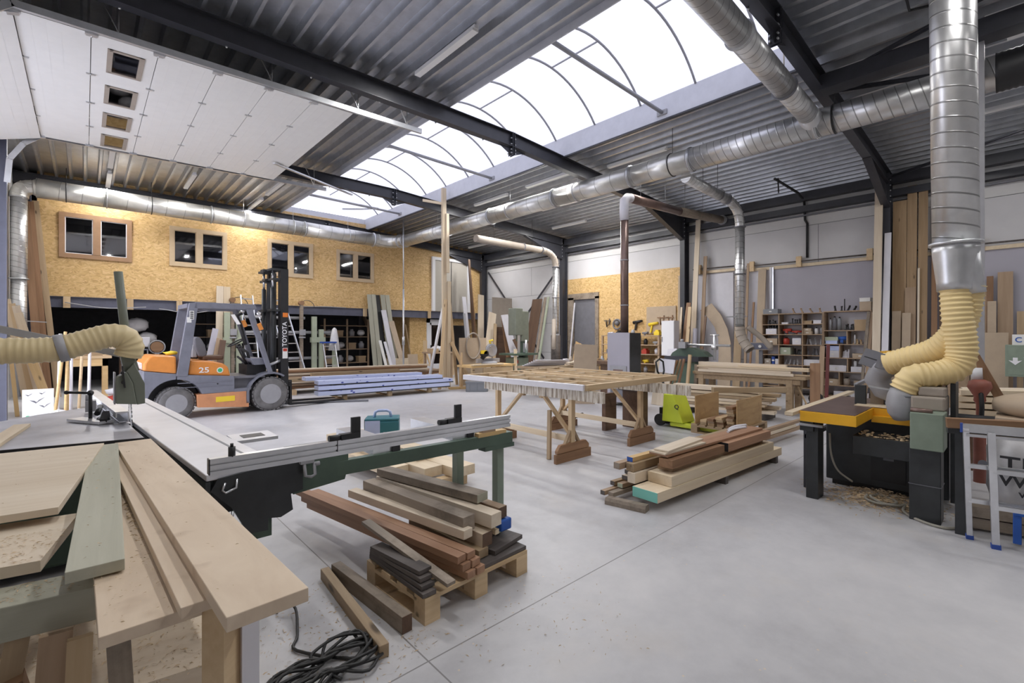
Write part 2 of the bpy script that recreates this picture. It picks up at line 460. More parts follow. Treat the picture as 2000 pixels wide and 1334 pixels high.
# OSB front of the upper room, with window holes
WIN = [(-.484, .96, 3.66, 4.80), (1.889, 3.328, 3.67, 4.80), (4.577, 6.011, 3.61, 4.79), (6.92, 8.341, 3.63, 4.72)]
CUP = (11.05, 13.05, 2.60, 4.93)
def holed(b, x0, x1, z0, z1, holes, y0, y1):
    xs = sorted({x0, x1, *[h[0] for h in holes], *[h[1] for h in holes]})
    for a, c in zip(xs, xs[1:]):
        hs = sorted([h for h in holes if h[0] < (a+c)/2 < h[1]], key=lambda h: h[2]); z = z0
        for h in hs: b.box(a, c, y0, y1, z, h[2]); z = h[3]
        b.box(a, c, y0, y1, z, z1)
b = MB(); holed(b, -.92, 13.85, 2.585, 5.85, WIN+[CUP], YB, YB+.06); struct(b.build('wall_back', 'osb'))
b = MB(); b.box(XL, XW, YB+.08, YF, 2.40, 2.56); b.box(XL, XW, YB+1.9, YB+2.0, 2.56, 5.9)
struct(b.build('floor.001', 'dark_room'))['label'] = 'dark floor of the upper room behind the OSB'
for i, (a, c, d, e) in enumerate(WIN):
    wm = ('window_wood', 'window_wood_pale')[i > 0]
    r = struct(thing('window_%d' % (i+1), '', 'window', (a, YB, d)))
    r['label'] = '%s double window in the OSB upper wall' % ('dark brown framed', 'second framed', 'third framed', 'fourth framed')[i]
    w, h = c-a, e-d; m = MB(); t = .085
    m.box(-.03, w+.03, -.05, .04, -.03, t); m.box(-.03, w+.03, -.05, .04, h-t, h+.03); m.box(-.03, t, -.05, .04, t, h-t); m.box(w-t, w+.03, -.05, .04, t, h-t)
    m.box(w/2-.08, w/2+.08, -.055, .04, t, h-t); m.build('window_frame', wm, r)
    for s in (0, 1):
        x0 = t if s == 0 else w/2+.08; x1 = w/2-.08 if s == 0 else w-t
        m = MB(); m.box(x0, x1, 0, .01, t, h-t); m.build('pane', 'glass', r)
        m = MB(); m.box(x0, x1, -.03, -.015, t, t+.02); m.box(x0, x1, -.03, -.015, h-t-.02, h-t); m.box(x0, x0+.02, -.03, -.015, t, h-t); m.box(x1-.02, x1, -.03, -.015, t, h-t)
        m.build('glazing_bead', 'white' if i < 1 else 'window_wood_pale', r)
# shuttered white-framed opening at the end of the OSB wall
r = struct(thing('door_2', 'white framed hatch with two taupe leaves in OSB wall', 'door', (CUP[0], YB, CUP[2])))
w, h = CUP[1]-CUP[0], CUP[3]-CUP[2]; m = MB(); t = .13
m.box(-.02, t, -.09, .05, 0, h+.02); m.box(w-t, w+.02, -.09, .05, 0, h+.02); m.box(t, w-t, -.09, .05, h-t+.02, h+.02); m.build('door_frame', 'white', r)
for s in (0, 1):
    m = MB(); m.box((t, w/2+.02)[s], (w/2-.02, w-t)[s], -.04, .02, 0, h-t+.02); m.build('leaf', 'taupe', r)
m = MB(); m.box(w/2-.02, w/2+.02, -.03, .02, 0, h-t); m.build('gap', 'black', r)
m = MB(); m.box(w/2-.05, w/2-.03, -.10, -.04, h*.42, h*.48); m.build('handle', 'black', r)
# edge beam under the upper room with timber blocks
m = MB(); m.ibeam((XL, YB+.04, 2.44), (13.85, YB+.04, 2.44), .29, .14); struct(m.build('steel_edge_beam', 'steel_blue'), 'blue grey steel beam carrying the OSB room', 'beam')
for k, x in enumerate((-.36, .95, 2.1, 4.0, 8.0, 10.9, 13.3)):
    p = plank('timber_block', '%s pale timber block on the steel beam under the OSB, counted from the garage door' % ORD[k], 'timber block', 'pine', (x, YB-.045, 2.28), (x, YB-.045, 2.58), .14, .05, (1, 0, 0), 'timber blocks on the edge beam')
    struct(p)
# posts under the upper room
for k, x in enumerate((3.2, 8.9)):
    m = MB(); m.box(x, x+.12, YB+2.5, YB+2.62, 0, 2.4); struct(m.build('steel_post', 'steel_dark'), 'dark post under the upper room, %s from the garage door' % ORD[k], 'post')
# portal frames
def frame_at(i, y):
    lab = ('two bays behind the camera', 'just behind the camera', 'above the machine with yellow table', 'past the garage door rail', 'at the leaning post', 'in the OSB wall')[i]
    m = MB(); H, W = .29, .15
    P = [V((XL, y, 5.55)), V((6.52, y, 5.575)), V((13.95, y, 5.18))]
    for a, c in ((0, 1), (1, 2)): m.ibeam(P[a], P[c], H, W)
    # haunch at the eaves
    for yy in (y-.004, ):
        m.prism([(11.75, 5.17), (13.72, 4.52), (13.95, 4.52), (13.95, 5.1), (11.75, 5.2)], .008, Matrix(((1, 0, 0, 0), (0, 0, -1, yy+.004), (0, 1, 0, 0), (0, 0, 0, 1))))
    m.bar((11.7, y, 5.15), (13.68, y, 4.50), W, .012)
    # bolted ridge plates
    m.box(6.49, 6.50, y-W/2, y+W/2, 5.26, 5.73); m.box(6.54, 6.55, y-W/2, y+W/2, 5.26, 5.73)
    m.prism([(6.15, 5.42), (6.49, 5.42), (6.49, 5.27)], .008, Matrix(((1, 0, 0, 0), (0, 0, -1, y), (0, 1, 0, 0), (0, 0, 0, 1))))
    m.prism([(6.55, 5.42), (6.9, 5.40), (6.55, 5.27)], .008, Matrix(((1, 0, 0, 0), (0, 0, -1, y), (0, 1, 0, 0), (0, 0, 0, 1))))
    o = struct(m.build('steel_rafter', 'steel_dark'), 'dark steel roof rafter %s' % lab, 'rafter')
    bo = MB()
    for x in (6.47, 6.57):
        for dy in (-.05, .05):
            for z in (5.30, 5.37, 5.48, 5.6): bo.cyl((x-.02, y+dy, z), (x+.02, y+dy, z), .014, n=6)
    for x in [k*1.1+.3 for k in range(6)]: bo.ball((x, y+.06, 5.412), .018, 6)
    bo.build('bolt', 'galv_plain', o)
    m = MB(); m.ibeam((13.83, y, 0), (13.83, y, 5.3), .3, .15, side=(0, 1, 0)); o = struct(m.build('steel_column', 'steel_dark'), 'dark steel column of right wall %s' % lab, 'column')
    bo = MB()
    for z in (4.62, 4.75, 4.88, 5.0, 5.12): bo.ball((13.67, y-.08, z), .016, 6)
    bo.build('bolt', 'galv_plain', o)
    m = MB(); m.ibeam((-1.12, y, 0), (-1.12, y, 5.4), .2, .15, side=(0, 1, 0)); struct(m.build('steel_column', 'steel_blue'), 'blue grey column of left wall %s' % lab, 'column')
for i, y in enumerate(FR): frame_at(i, y)
# eaves beam, wall rail, longitudinal strut, wind bracing
m = MB(); m.box(13.85, 14.05, YN, YB, 5.08, 5.3); struct(m.build('trim_1', 'steel_dark'))
m = MB(); m.box(13.9, 14.1, YN, YB, 4.79, 4.95); m.m = 1; m.box(14.0, 14.1, YN, YB, 4.70, 4.73); struct(m.build('trim_2', ['steel_dark', 'mid_grey']))
m = MB(); m.box(8.25, 8.55, YN, 2.1, 5.28, 5.5); struct(m.build('steel_strut', 'steel_dark'), 'dark longitudinal strut beam beside the rafter over the machines', 'beam')
for k, (p, q) in enumerate((((8.55, 2.05, 5.5), (6.6, -2.7, 5.62)), ((8.6, 2.05, 5.36), (10.9, -2.7, 5.3)), ((13.5, 2.0, 5.15), (10.9, -2.7, 5.3)))):
    m = MB(); m.bar(p, q, .07, .012); m.bar(p, q, .012, .07); struct(m.build('wind_brace', 'steel_dark'), 'thin dark diagonal roof brace, %s from the skylight' % ORD[k], 'brace')
for k, (p, q) in enumerate((((13.93, 16.9, 4.5), (13.93, 13.3, .6)), ((13.93, 12.4, 4.3), (13.93, 16.4, .4)))):
    m = MB(); m.bar(p, q, .09, .012, (0, 1, 0)); struct(m.build('wall_brace', 'steel_dark'), 'dark diagonal wall brace %s' % ('from the far corner', 'from the column beside the silver drop pipe')[k], 'brace')
# skylight: curbs, hoops, sheets, tie bars
SX0, SX1 = 4.98, 8.05
m = MB(); m.box(SX1, SX1+.02, 2.22, 17.3, 5.67, 6.06); m.box(SX1, SX1+.06, 2.22, 17.3, 5.63, 5.67)
m.box(SX0-.02, SX0, 2.22, 17.3, 5.76, 6.06); m.box(SX0, SX1, 17.3, 17.32, 5.70, 6.06); m.box(SX0, SX1, 2.143, 2.16, 5.72, 6.06)
m.m = 1; m.box(SX0, SX1, 17.24, 17.30, 5.62, 5.70); m.box(SX1+.0, SX1+.05, 2.22, 17.3, 5.60, 5.632)
struct(m.build('skylight_curb', ['curb', 'steel_dark']), 'light grey curb around the roof skylight', 'skylight')
cx, rise, hw = (SX0+SX1)/2, .70, (SX1-SX0)/2
RR = (hw*hw+rise*rise)/(2*rise); zc = 6.05+rise-RR; A = math.asin(hw/RR)
def arc(y, n=20, dr=0.): return [V((cx+(RR+dr)*math.sin(-A+2*A*i/n), y, zc+(RR+dr)*math.cos(-A+2*A*i/n))) for i in range(n+1)]
ys = [3.95-1.117+1.117*k for k in range(13)]+[17.3]
m = MB()
for q0, q1 in zip([2.15]+ys[:-1], ys):
    A0, A1 = arc(q0, dr=.03), arc(q1, dr=.03)
    for i in range(20): m._add([A0[i], A0[i+1], A1[i+1], A1[i]], [(0, 1, 2, 3)], True)
for yy in (2.15, 17.3):
    A0 = arc(yy, dr=.03); m._add(A0, [tuple(range(21))])
sk = struct(m.build('window_5', 'skylight_sheet')); sk['label'] = 'white translucent barrel skylight along the roof ridge'
for k, y in enumerate(ys[:-1]):
    m = MB(); m.tube(arc(y), .021, 8); m.build('hoop', 'grey', sk)
    if k % 2 == 0 and k+1 < len(ys):
        m = MB(); m.bar(arc(y)[11], arc(ys[k+1])[11], .022, .022); m.build('purlin', 'grey', sk)
for k, y in enumerate((4.6, 9.6, 14.55)):
    m = MB(); m.tube([(SX0+.02, y, 5.80), (SX1-.02, y, 5.75)], .035, 10); m.box(SX1-.03, SX1, y-.1, y+.1, 5.70, 5.79)
    struct(m.build('tie_bar', 'grey'), '%s steel tie bar across the skylight, counted from the machines' % ORD[k], 'tie bar')
m = MB(); m.bar((6.9, 13.9, 5.6), (7.3, 15.9, 6.05), .04, .04); m.bar((7.3, 15.9, 6.05), (7.0, 16.9, 6.2), .04, .04); m.bar((6.9, 13.9, 5.6), (6.6, 14.55, 5.8), .03, .03)
struct(m.build('skylight_opener', 'grey'), 'bent opener arm under the skylight end', 'opener')
# overhead sectional door, open under the roof
dr = struct(thing('door_1', 'white sectional overhead door parked open under the roof', 'door', (0, 0, 0)))
X0, PW = -.587, .64
Yn, Yf = 7.42, 11.82
def zr(x): return 5.10+.022*(x+.6)
for k in range(6):
    xa, xb = X0+k*PW+.004, X0+(k+1)*PW-.004
    m = MB(); za, zb = zr(xa), zr(xb)
    M = frame((xa, Yn, za), (xb, Yn, zb), (0, 1, 0)); L = math.hypot(xb-xa, zb-za)
    hs = []
    if k == 1: hs = [(.17, .50, y, y+.66) for y in (.28, 1.42, 2.52, 3.60)]
    def bx(a, c, d, e, z0=0., z1=.04): m.box(a, c, d, e, z0, z1, M)
    if hs:
        bx(0, .17, 0, Yf-Yn); bx(.50, L, 0, Yf-Yn); yy = 0
        for a, c, d, e in hs: bx(.17, .5, yy, d); yy = e
        bx(.17, .5, yy, Yf-Yn)
    else:
        for j in range(5): bx(j*L/5+.002, (j+1)*L/5-.002, 0, Yf-Yn, -.002)
        bx(0, L, 0, Yf-Yn, .0)
    pan = m.build('door_panel', 'white_panel', dr)
    for a, c, d, e in hs:
        m = MB()
        for q in ((a-.02, a+.035, d-.02, e+.02), (c-.035, c+.02, d-.02, e+.02), (a, c, d-.02, d+.03), (a, c, e-.03, e+.02)): m.box(*q, -.012, .045, M)
        wf = m.build('vision_frame', 'mdf_grey', pan)
        m = MB(); m.box(a, c, d, e, .0, .01, M); m.build('vision_pane', 'door_glass', pan)
    for yy in ((Yf-Yn)*t for t in (.01, .26, .5, .75, .985)):
        m = MB(); m.box(-.05, .05, yy, yy+.035, -.012, 0, M); m.cyl(M @ V((0, yy, -.012)), M @ V((0, yy+.035, -.012)), .009, n=8); m.build('hinge', 'galv_plain', pan)
    for yy in (-.03, Yf-Yn-.02):
        m = MB(); m.box(-.06, .06, yy, yy+.05, -.03, .06, M); m.build('roller_bracket', 'alu', pan)
for j, ang in ((0, .35), (1, .8)):
    m = MB(); p = V((X0-.01, Yn, zr(X0))) if j == 0 else p2
    q = p+V((-PW*math.cos(ang), 0, -PW*math.sin(ang)*.9)); M = frame(p, q, (0, 1, 0)); p2 = q
    for i in range(5): m.box(i*.128+.002, i*.128+.126, 0, Yf-Yn, 0, .04, M)
    m.box(0, .64, 0, Yf-Yn, .003, .037, M); m.build('door_panel', 'white_panel', dr)
    m = MB(); m.box(-.05, .05, -.02, .05, -.03, .05, M); m.build('roller_bracket', 'alu', dr)
for nm, y in (('near', Yn-.07), ('far', Yf+.07)):
    m = MB(); P = [(-1.0, y, 4.2), (-.97, y, 4.62), (-.8, y, 4.93), (X0, y, zr(X0)+.03), (4.5, y, zr(4.5)+.03)]
    for a, c in zip(P, P[1:]): m.bar(a, c, .012, .08, (0, 1, 0)); m.bar(V(a)+V((0, .02, .035)), V(c)+V((0, .02, .035)), .045, .01); m.bar(V(a)+V((0, .02, -.035)), V(c)+V((0, .02, -.035)), .045, .01)
    tr = m.build('door_track', 'galv_plain', dr)
    for x in (.3, 2.0, 3.3, 4.2):
        m = MB(); m.bar((x, y, zr(x)+.06), (x, y, zdeck(x)+.02), .03, .005); m.bar((x, y, zr(x)+.06), (x-.25, y, zdeck(x)), .03, .005); m.build('track_hanger', 'galv_plain', tr)
m = MB(); m.bar((2.9, Yf-1.3, zr(3)-.05), (5.4, Yf+.6, 5.4), .06, .03); m.build('operator_rail', 'galv_plain', dr)
# ---------------------------------------------------------------- light
w = bpy.data.worlds.new('world'); SC.world = w; w.use_nodes = True
bg = w.node_tree.nodes['Background']; bg.inputs[0].default_value = (.86, .88, 1.0, 1); bg.inputs[1].default_value = 5.4
b = MB(); b.box(-60, XL-.2, -40, 60, -.25, -.2); struct(b.build('ground_outside', 'concrete_panel'), 'unseen pale yard outside the open door, added for bounce light', 'ground')  # unseen ground, put in to bounce daylight onto the parked door
def portal(loc, rot, sx, sy):
    l = bpy.data.lights.new('portal', 'AREA'); l.shape = 'RECTANGLE'; l.size = sx; l.size_y = sy; l.cycles.is_portal = True
    o = bpy.data.objects.new('portal', l); COL.objects.link(o); o.location = loc; o.rotation_euler = rot
portal((cx, 9.75, 5.95), (0, 0, 0), 3.05, 15.0)
portal((XL-.1, 9.62, 2.375), (0, -PI/2, 0), 4.75, 4.45)
SC.view_settings.view_transform = 'Standard'; SC.view_settings.look = 'None'; SC.view_settings.gamma = 1
SC.view_settings.use_curve_mapping = False
SC.view_settings.exposure = 0.0
SC.cycles.use_denoising = True
SC.cycles.max_bounces = 8; SC.cycles.diffuse_bounces = 5; SC.cycles.transparent_max_bounces = 16
SC.cycles.sample_clamp_indirect = 6

# fluorescent strip lights under the roof deck
STR = [(3.9, 5.75, 'over the garage door rafter'), (.45, 14.3, 'nearer of two end to end above the left duct'), (.46, 16.3, 'over the first OSB window'), (2.07, 15.05, 'between the first two OSB windows'),
       (3.95, 14.3, 'beside the parked door panel end'), (3.97, 16.35, 'over the third OSB window'), (8.9, 8.4, 'between skylight curb and main duct, middle of the row'), (8.95, 10.75, 'between skylight curb and main duct, towards the OSB'),
       (9.25, 5.95, 'just above the main duct, nearest the camera'), (10.65, 9.5, 'beyond the main duct over the stove pipe'), (12.45, 10.7, 'over the OSB tool wall'), (12.46, 15.7, 'in the far corner bay'),
       (3.9, -.2, 'added unseen behind the camera over the saw'), (.9, 2.4, 'overhead near the door wall'), (9.2, -.6, 'added unseen behind the camera under the main duct'), (11.6, .4, 'added unseen behind the camera by the right wall'), (3.9, -4, 'added unseen behind the camera in rear bay, saw side'), (9.2, -4, 'added unseen behind the camera in rear bay, duct side'), (12, -4, 'added unseen behind the camera in rear bay, wall side'), (6.5, -1, 'added unseen behind the camera under the ridge')]  # strips in this row are unseen, added to light the near floor
for x, y, where in STR:
    z = zdeck(x)-.02
    r = thing('strip_light', 'white fluorescent strip light %s' % where, 'ceiling light', (x, y, z), 0, 'strip lights under the roof')
    m = MB(); m.box(-.035, .035, -.77, .77, -.035, .01); m.build('housing', 'white', r)
    m = MB(); m.box(-.05, .05, -.75, .75, -.065, -.036); m.build('diffuser', 'lamp_tube', r)
    l = bpy.data.lights.new('strip_lamp', 'AREA'); l.shape = 'RECTANGLE'; l.size = .09; l.size_y = 1.48; l.energy = LAMP_W*(.8 if 'overhead' in where or 'over the saw' in where else .42 if "camera" in where else .75 if y > 13 else 1.15); l.color = (1, .985, .975)
    o = bpy.data.objects.new('strip_lamp', l); COL.objects.link(o); o.location = (x, y, z-.07)
# ================================================================ DUCTWORK
def duct(p, q, r, mat, parent, name='duct_section', n=28):
    M = frame(p, q); M = M @ Matrix.Rotation(PI/2, 4, 'Y'); L = (V(q)-V(p)).length
    m = MB(); m.lathe([(r, 0), (r, L)], n=n); return m.build(name, mat, parent, M)
def collar(p, d, r, parent, mat='galv_plain', name='joint_collar', w=.06):
    d = V(d).normalized(); p = V(p); m = MB(); m.cyl(p-d*w/2, p+d*w/2, r+.012, n=28); m.cyl(p-d*.012, p+d*.012, r+.024, n=28)
    return m.build(name, mat, parent)
def hanger(p, r, parent, along, dark=False):
    p = V(p); m = MB(); a = V(along).normalized()
    s = a.cross(V((0, 0, 1)))
    m.tube([p+s*(r+.006)*math.cos(t)+V((0, 0, (r+.006)*math.sin(t))) for t in [2*PI*i/24 for i in range(24)]], .012, 6, closed=True)
    m.cyl(p+V((0, 0, r)), (p.x, p.y, zdeck(p.x)+.05), .006, n=6)
    return m.build('hanger', 'black' if dark else 'galv_plain', parent)
def bend(p, c, q, r, parent, mat, name='elbow', n=8):
    """elbow from p to q about corner c"""
    p, c, q = V(p), V(c), V(q); pts = [p*(1-t)**2+c*2*t*(1-t)+q*t*t for t in [i/n for i in range(n+1)]]
    m = MB(); m.tube(pts, r, 24, caps=False); o = m.build(name, mat, parent)
    m = MB()
    for i in range(1, n, 2):
        d = (pts[i+1]-pts[i-1]).normalized(); m.cyl(pts[i]-d*.006, pts[i]+d*.006, r+.008, n=24)
    m.build('elbow_seam', mat, o); return o
R = .215
md = wthing('extraction_duct', 'thick silver extraction duct running below the roof along the right side', 'duct', (8.7, 8, 5))
def mz(y): return 4.935+(y-.2)*.0062
bk = [-2.2, .55, 2.25, 4.35, 5.7, 7.9, 10.4, 12.6, 15.35]
for i, (a, c) in enumerate(zip(bk, bk[1:])):
    duct((8.7, a, mz(a)), (8.7, c, mz(c)), R, 'duct_metal' if i < 3 else 'duct_big', md)
    if i: collar((8.7, a, mz(a)), (0, 1, 0), R, md)
for y in (2.0, 4.75, 7.2, 9.6, 13.2): hanger((8.7, y, mz(y)), R, md, (0, 1, 0), y < 5)
m = MB(); m.lathe([(R+.02+.012*(k % 2), .03*k) for k in range(14)], n=28); m.build('flexible_sleeve', 'black', md, frame((8.7, -.15, mz(0)), (8.7, .3, mz(0))) @ Matrix.Rotation(PI/2, 4, 'Y'))
bend((8.7, 15.35, mz(15.35)), (8.7, 16.2, 5.06), (7.85, 16.2, 5.08), R+.015, md, 'duct_big')
collar((8.7, 15.35, mz(15.35)), (0, 1, 0), R, md); collar((8.65, 15.62, 5.04), (-.2, 1, 0), R+.01, md)
ld = wthing('extraction_duct', 'thick silver extraction duct running above the OSB wall windows', 'duct', (3, 16.2, 5.1))
RL = .235; bk = [-.88, .42, 2.75, 5.4, 7.85]
for a, c in zip(bk, bk[1:]):
    duct((a, 16.2, 5.13-.006*a), (c, 16.2, 5.13-.006*c), RL, 'duct_big', ld)
    if a > 0: collar((a, 16.2, 5.13-.006*a), (1, 0, 0), RL, ld, w=.02)
collar((7.85, 16.2, 5.08), (1, 0, 0), RL, ld)
for x in (-.35, 1.35, 3.6, 5.05, 6.9): hanger((x, 16.2, 5.13-.006*x), RL, ld, (1, 0, 0), x < 2)
bend((-.88, 16.2, 5.135), (-1.17, 16.2, 5.14), (-1.17, 16.2, 4.85), .17, ld, 'duct_big')
m = MB(); m.lathe([(RL, 0), (.175, .12)], n=24); m.build('reducer', 'duct_big', ld, frame((-.82, 16.2, 5.135), (-.95, 16.2, 5.135)) @ Matrix.Rotation(PI/2, 4, 'Y'))
dd = wthing('drop_duct', 'silver drop pipe in the corner beside the garage door post', 'duct', (-1.17, 16.2, 1))
duct((-1.17, 16.2, 4.85), (-1.17, 16.2, 2.9), .15, 'duct_metal', dd); duct((-1.17, 16.2, 2.9), (-1.17, 16.2, 1.2), .14, 'duct_metal', dd)
collar((-1.17, 16.2, 2.9), (0, 0, 1), .15, dd, w=.03); collar((-1.17, 16.2, 4.85), (0, 0, 1), .15, dd, w=.03)
m = MB(); m.bar((-1.17, 16.2, 1.9), (-.7, 16.3, 1.87), .02, .02); m.build('bracket', 'galv_plain', dd)
# branches
def branch(label, y, x1, z0, z1, zb, r, foot=True, mat='galv_plain'):
    t = wthing('branch_duct', label, 'duct', (x1, y, zb))
    duct((8.85, y, z0-.02), (x1-.75, y, z1+.02), r, mat, t); xm = (8.85+x1)/2+.2
    collar((xm, y, (z0+z1)/2), (1, 0, 0), r, t, 'mid_grey', w=.03)
    collar((x1-.75, y, z1+.02), (1, 0, 0), r, t, 'mid_grey', w=.03)
    bend((x1-.75, y, z1+.02), (x1, y, z1+.02), (x1, y, z1-.5), r, t, mat)
    duct((x1, y, z1-.5), (x1, y, zb), r, mat, t); collar((x1, y, zb+1.25), (0, 0, 1), r, t, 'mid_grey', w=.02); collar((x1, y, z1-.5), (0, 0, 1), r, t, 'mid_grey', w=.03)
    for x in (9.6, x1-1.2): m = MB(); m.cyl((x, y, z0+r-.1), (x, y, zdeck(x)), .006, n=6); m.build('hanger', 'black', t)
    return t
t = branch('grey branch duct dropping beside the arched board', 4.55, 11.5, 4.72, 4.62, 1.75, .105, mat='duct_metal')
bend((11.5, 4.55, 1.75), (11.5, 4.55, 1.45), (11.45, 4.3, 1.2), .11, t, 'mdf_grey', 'lower_elbow'); 
m = MB(); m.tube(spline([(11.55, 4.4, 1.75), (11.7, 4.15, 1.5), (11.75, 3.95, 1.25)]), .06, 12); m.build('side_pipe', 'mdf_grey', t)
m = MB(); m.bar((11.2, 4.75, 1.98), (11.65, 4.45, 2.0), .015, .03); m.build('bracket', 'galv_plain', t)
t = branch('slim grey branch duct dropping beside the column in the far corner', 11.35, 12.5, 4.55, 4.50, 1.65, .11, mat='mdf_grey')
duct((12.5, 11.35, 4.0), (12.5, 11.35, 1.6), .112, 'duct_metal', t)
m = MB(); m.tube([(12.35, 11.3, 2.1), (11.9, 10.9, 1.1)], .075, 12); m.build('hose_stub', 'mdf_grey', t)
# big branch coming from over the door towards the main duct
t = wthing('branch_duct', 'silver branch duct crossing below the skylight curb into main duct', 'duct', (5, 2.25, 5))
duct((8.62, 2.28, 5.0), (7.3, 2.28, 5.05), .145, 'duct_metal', t); duct((7.3, 2.28, 5.05), (5.75, 2.28, 5.12), .15, 'duct_metal', t); duct((5.75, 2.28, 5.12), (2.5, 2.28, 5.2), .155, 'duct_metal', t)
collar((7.3, 2.28, 5.05), (1, 0, 0), .148, t, 'mid_grey', w=.03); collar((5.75, 2.28, 5.12), (1, 0, 0), .152, t, w=.05)
m = MB(); m.tube([(8.35, 2.28, 5.02), (8.6, 2.28, 4.97), (8.72, 2.28, 4.93)], [.15, .17, .19], 24); m.build('saddle_joint', 'galv_plain', t)
m = MB(); m.cyl((7.35, 2.3, 5.18), (7.5, 2.35, zdeck(7.4)), .008, n=6); m.build('hanger', 'rope', t)
# drop pipe with twin hoses at the planer
def ribbed(path, r, pitch=.042, amp=.07, n=18):
    P = spline(path, 24); d = [0]
    for a, c in zip(P, P[1:]): d.append(d[-1]+(c-a).length)
    N = int(d[-1]/pitch*5); out = []; rr = []; j = 0
    for i in range(N+1):
        s = d[-1]*i/N
        while j < len(d)-2 and d[j+1] < s: j += 1
        t = (s-d[j])/max(1e-6, d[j+1]-d[j]); out.append(P[j].lerp(P[j+1], t)); rr.append(r*(1+amp*(math.cos(2*PI*s/pitch)**3)))
    m = MB(); m.tube(out, rr, n); return m
dp = wthing('drop_duct', 'wide silver drop pipe splitting into two yellow hoses above the machine', 'duct', (5.6, .4, 2.3))
duct((5.6, .43, 5.75), (5.6, .40, 2.34), .155, 'duct_metal', dp)
collar((5.6, .40, 2.34), (0, 0, 1), .155, dp, w=.02)
m = MB(); m.tube([(5.6, .40, 2.34), (5.60, .40, 2.26), (5.585, .40, 2.0), (5.58, .40, 1.93)], [.158, .155, .125, .122], 24); m.tube([(5.6, .40, 2.34), (5.63, .34, 2.05), (5.64, .32, 1.9)], [.15, .115, .112], 24); m.build('breeches_funnel', 'galv_plain', dp)
ribbed([(5.585, .40, 2.02), (5.575, .385, 1.7), (5.59, .36, 1.42), (5.56, .40, 1.26), (5.47, .54, 1.20), (5.41, .66, 1.17), (5.40, .72, 1.05)], .106).build('hose', 'hose_yellow', dp)['label'] = 'yellow ribbed hose in front'
ribbed([(5.65, .32, 1.98), (5.68, .38, 1.62), (5.75, .52, 1.42), (5.82, .74, 1.32), (5.86, .90, 1.26)], .112).build('hose', 'hose_yellow', dp)['label'] = 'yellow ribbed hose behind'
# square steel tube hanging from the roof beside it
m = MB(); m.box(-.042, .042, -.042, .042, 0, 5.6); o = m.build("steel_tube", "grey", None, TR(8.45, .375, 0)); tag(o, 'square grey steel tube standing beside the wide drop pipe', 'steel tube')
# conduits on the deck
for k, pts in enumerate(([(6.4, .95, 5.6), (7.15, .95, 5.62), (7.6, .96, 5.6), (7.75, .55, 5.6)], [(9.6, 2.55, 5.45), (10.5, 2.55, 5.42), (10.55, 2.3, 5.4)], [(12.2, 3.95, 5.3), (12.25, 3.95, 4.95)])):
    m = MB(); m.tube(pts, .016, 8); tag(m.build('conduit', 'black'), 'black cable conduit under the roof deck, %s' % ('beside the diagonal brace', 'next to the main duct hanger', 'above the grey branch duct')[k], 'conduit')
m = MB(); m.tube([(12.2, 4.02, 5.3), (13.5, 3.9, 5.2), (14.0, 3.9, 5.1), (14.07, 3.9, 4.6), (14.07, 3.85, 4.5), (14.07, 3.85, 3.6)], .03, 8); tag(m.build('conduit', 'black'), 'black conduit running down the right wall above the shelves', 'conduit')
# ================================================================ FORKLIFT
def text(s, size, mat, parent, M, name='lettering', ext=.003, sx=1., world=False):
    c = bpy.data.curves.new('t', 'FONT'); c.body = s; c.size = size; c.extrude = ext; c.align_x = 'CENTER'; c.align_y = 'CENTER'; c.offset = size*.012
    t = bpy.data.objects.new('t', c); COL.objects.link(t); bpy.context.view_layer.update()
    me = bpy.data.meshes.new_from_object(t.evaluated_get(bpy.context.evaluated_depsgraph_get())); bpy.data.objects.remove(t)
    me.materials.clear(); me.materials.append(MATS[mat]); me.name = name
    o = bpy.data.objects.new(name, me); COL.objects.link(o); o.matrix_basis = M @ Matrix.Diagonal((sx, 1, 1, 1))
    if parent is not None:
        o.parent = parent
        if parent.name in WM: o.matrix_parent_inverse = WM[parent.name].inverted(); WM[o.name] = o.matrix_basis.copy()
    return o
XZ = Matrix(((1, 0, 0, 0), (0, 0, 1, 0), (0, 1, 0, 0), (0, 0, 0, 1)))      # prism drawn in x,z and extruded along +y
FACE = Matrix.Rotation(PI/2, 4, 'X')                                       # lettering upright, read from -y
def arcp(cx, cz, r, a0, a1, n=10): return [(cx+r*math.cos(math.radians(a0+(a1-a0)*i/n)), cz+r*math.sin(math.radians(a0+(a1-a0)*i/n))) for i in range(n+1)]
fk = thing('forklift', 'orange and grey forklift truck parked before the OSB wall', 'forklift', (2.82, 10.42, 0), math.radians(2))
def pr(poly, y0, y1, mat, name, parent=fk, bevel=.0):
    m = MB(); m.prism(poly, y1-y0, Matrix.Translation((0, y0, 0)) @ XZ); return m.build(name, mat, parent, bevel=bevel)
cw = pr([(-2.07, .92), (-2.06, 1.05), (-2.0, 1.15), (-1.94, 1.19), (-1.6, 1.165), (-1.59, .845)], .02, 1.08, 'orange', 'counterweight', bevel=.03)
text('TOYOTA', .16, 'white', cw, Matrix.Translation((-2.072, .52, .99)) @ Matrix.Rotation(-PI/2, 4, 'Z') @ FACE)
pr([(-2.07, .915), (-1.59, .84)]+arcp(-1.6, .32, .42, 90, 172)+[(-2.03, .40), (-2.07, .5)], .02, 1.08, 'fork_grey', 'counterweight_base', bevel=.015)
body = pr([(-1.585, .825), (-.68, .75), (-.665, .72), (-.665, .50), (-.42, .49), (-.42, .445), (-1.20, .445)]+arcp(-1.6, .32, .42, 18, 88), .01, 1.09, 'fork_grey', 'side_panel', bevel=.008)
m = MB(); m.box(-1.58, -.70, .003, .012, .66, .675); m.box(-1.58, -.70, .003, .012, .58, .59); m.build('pressing_line', 'fork_grey', body)
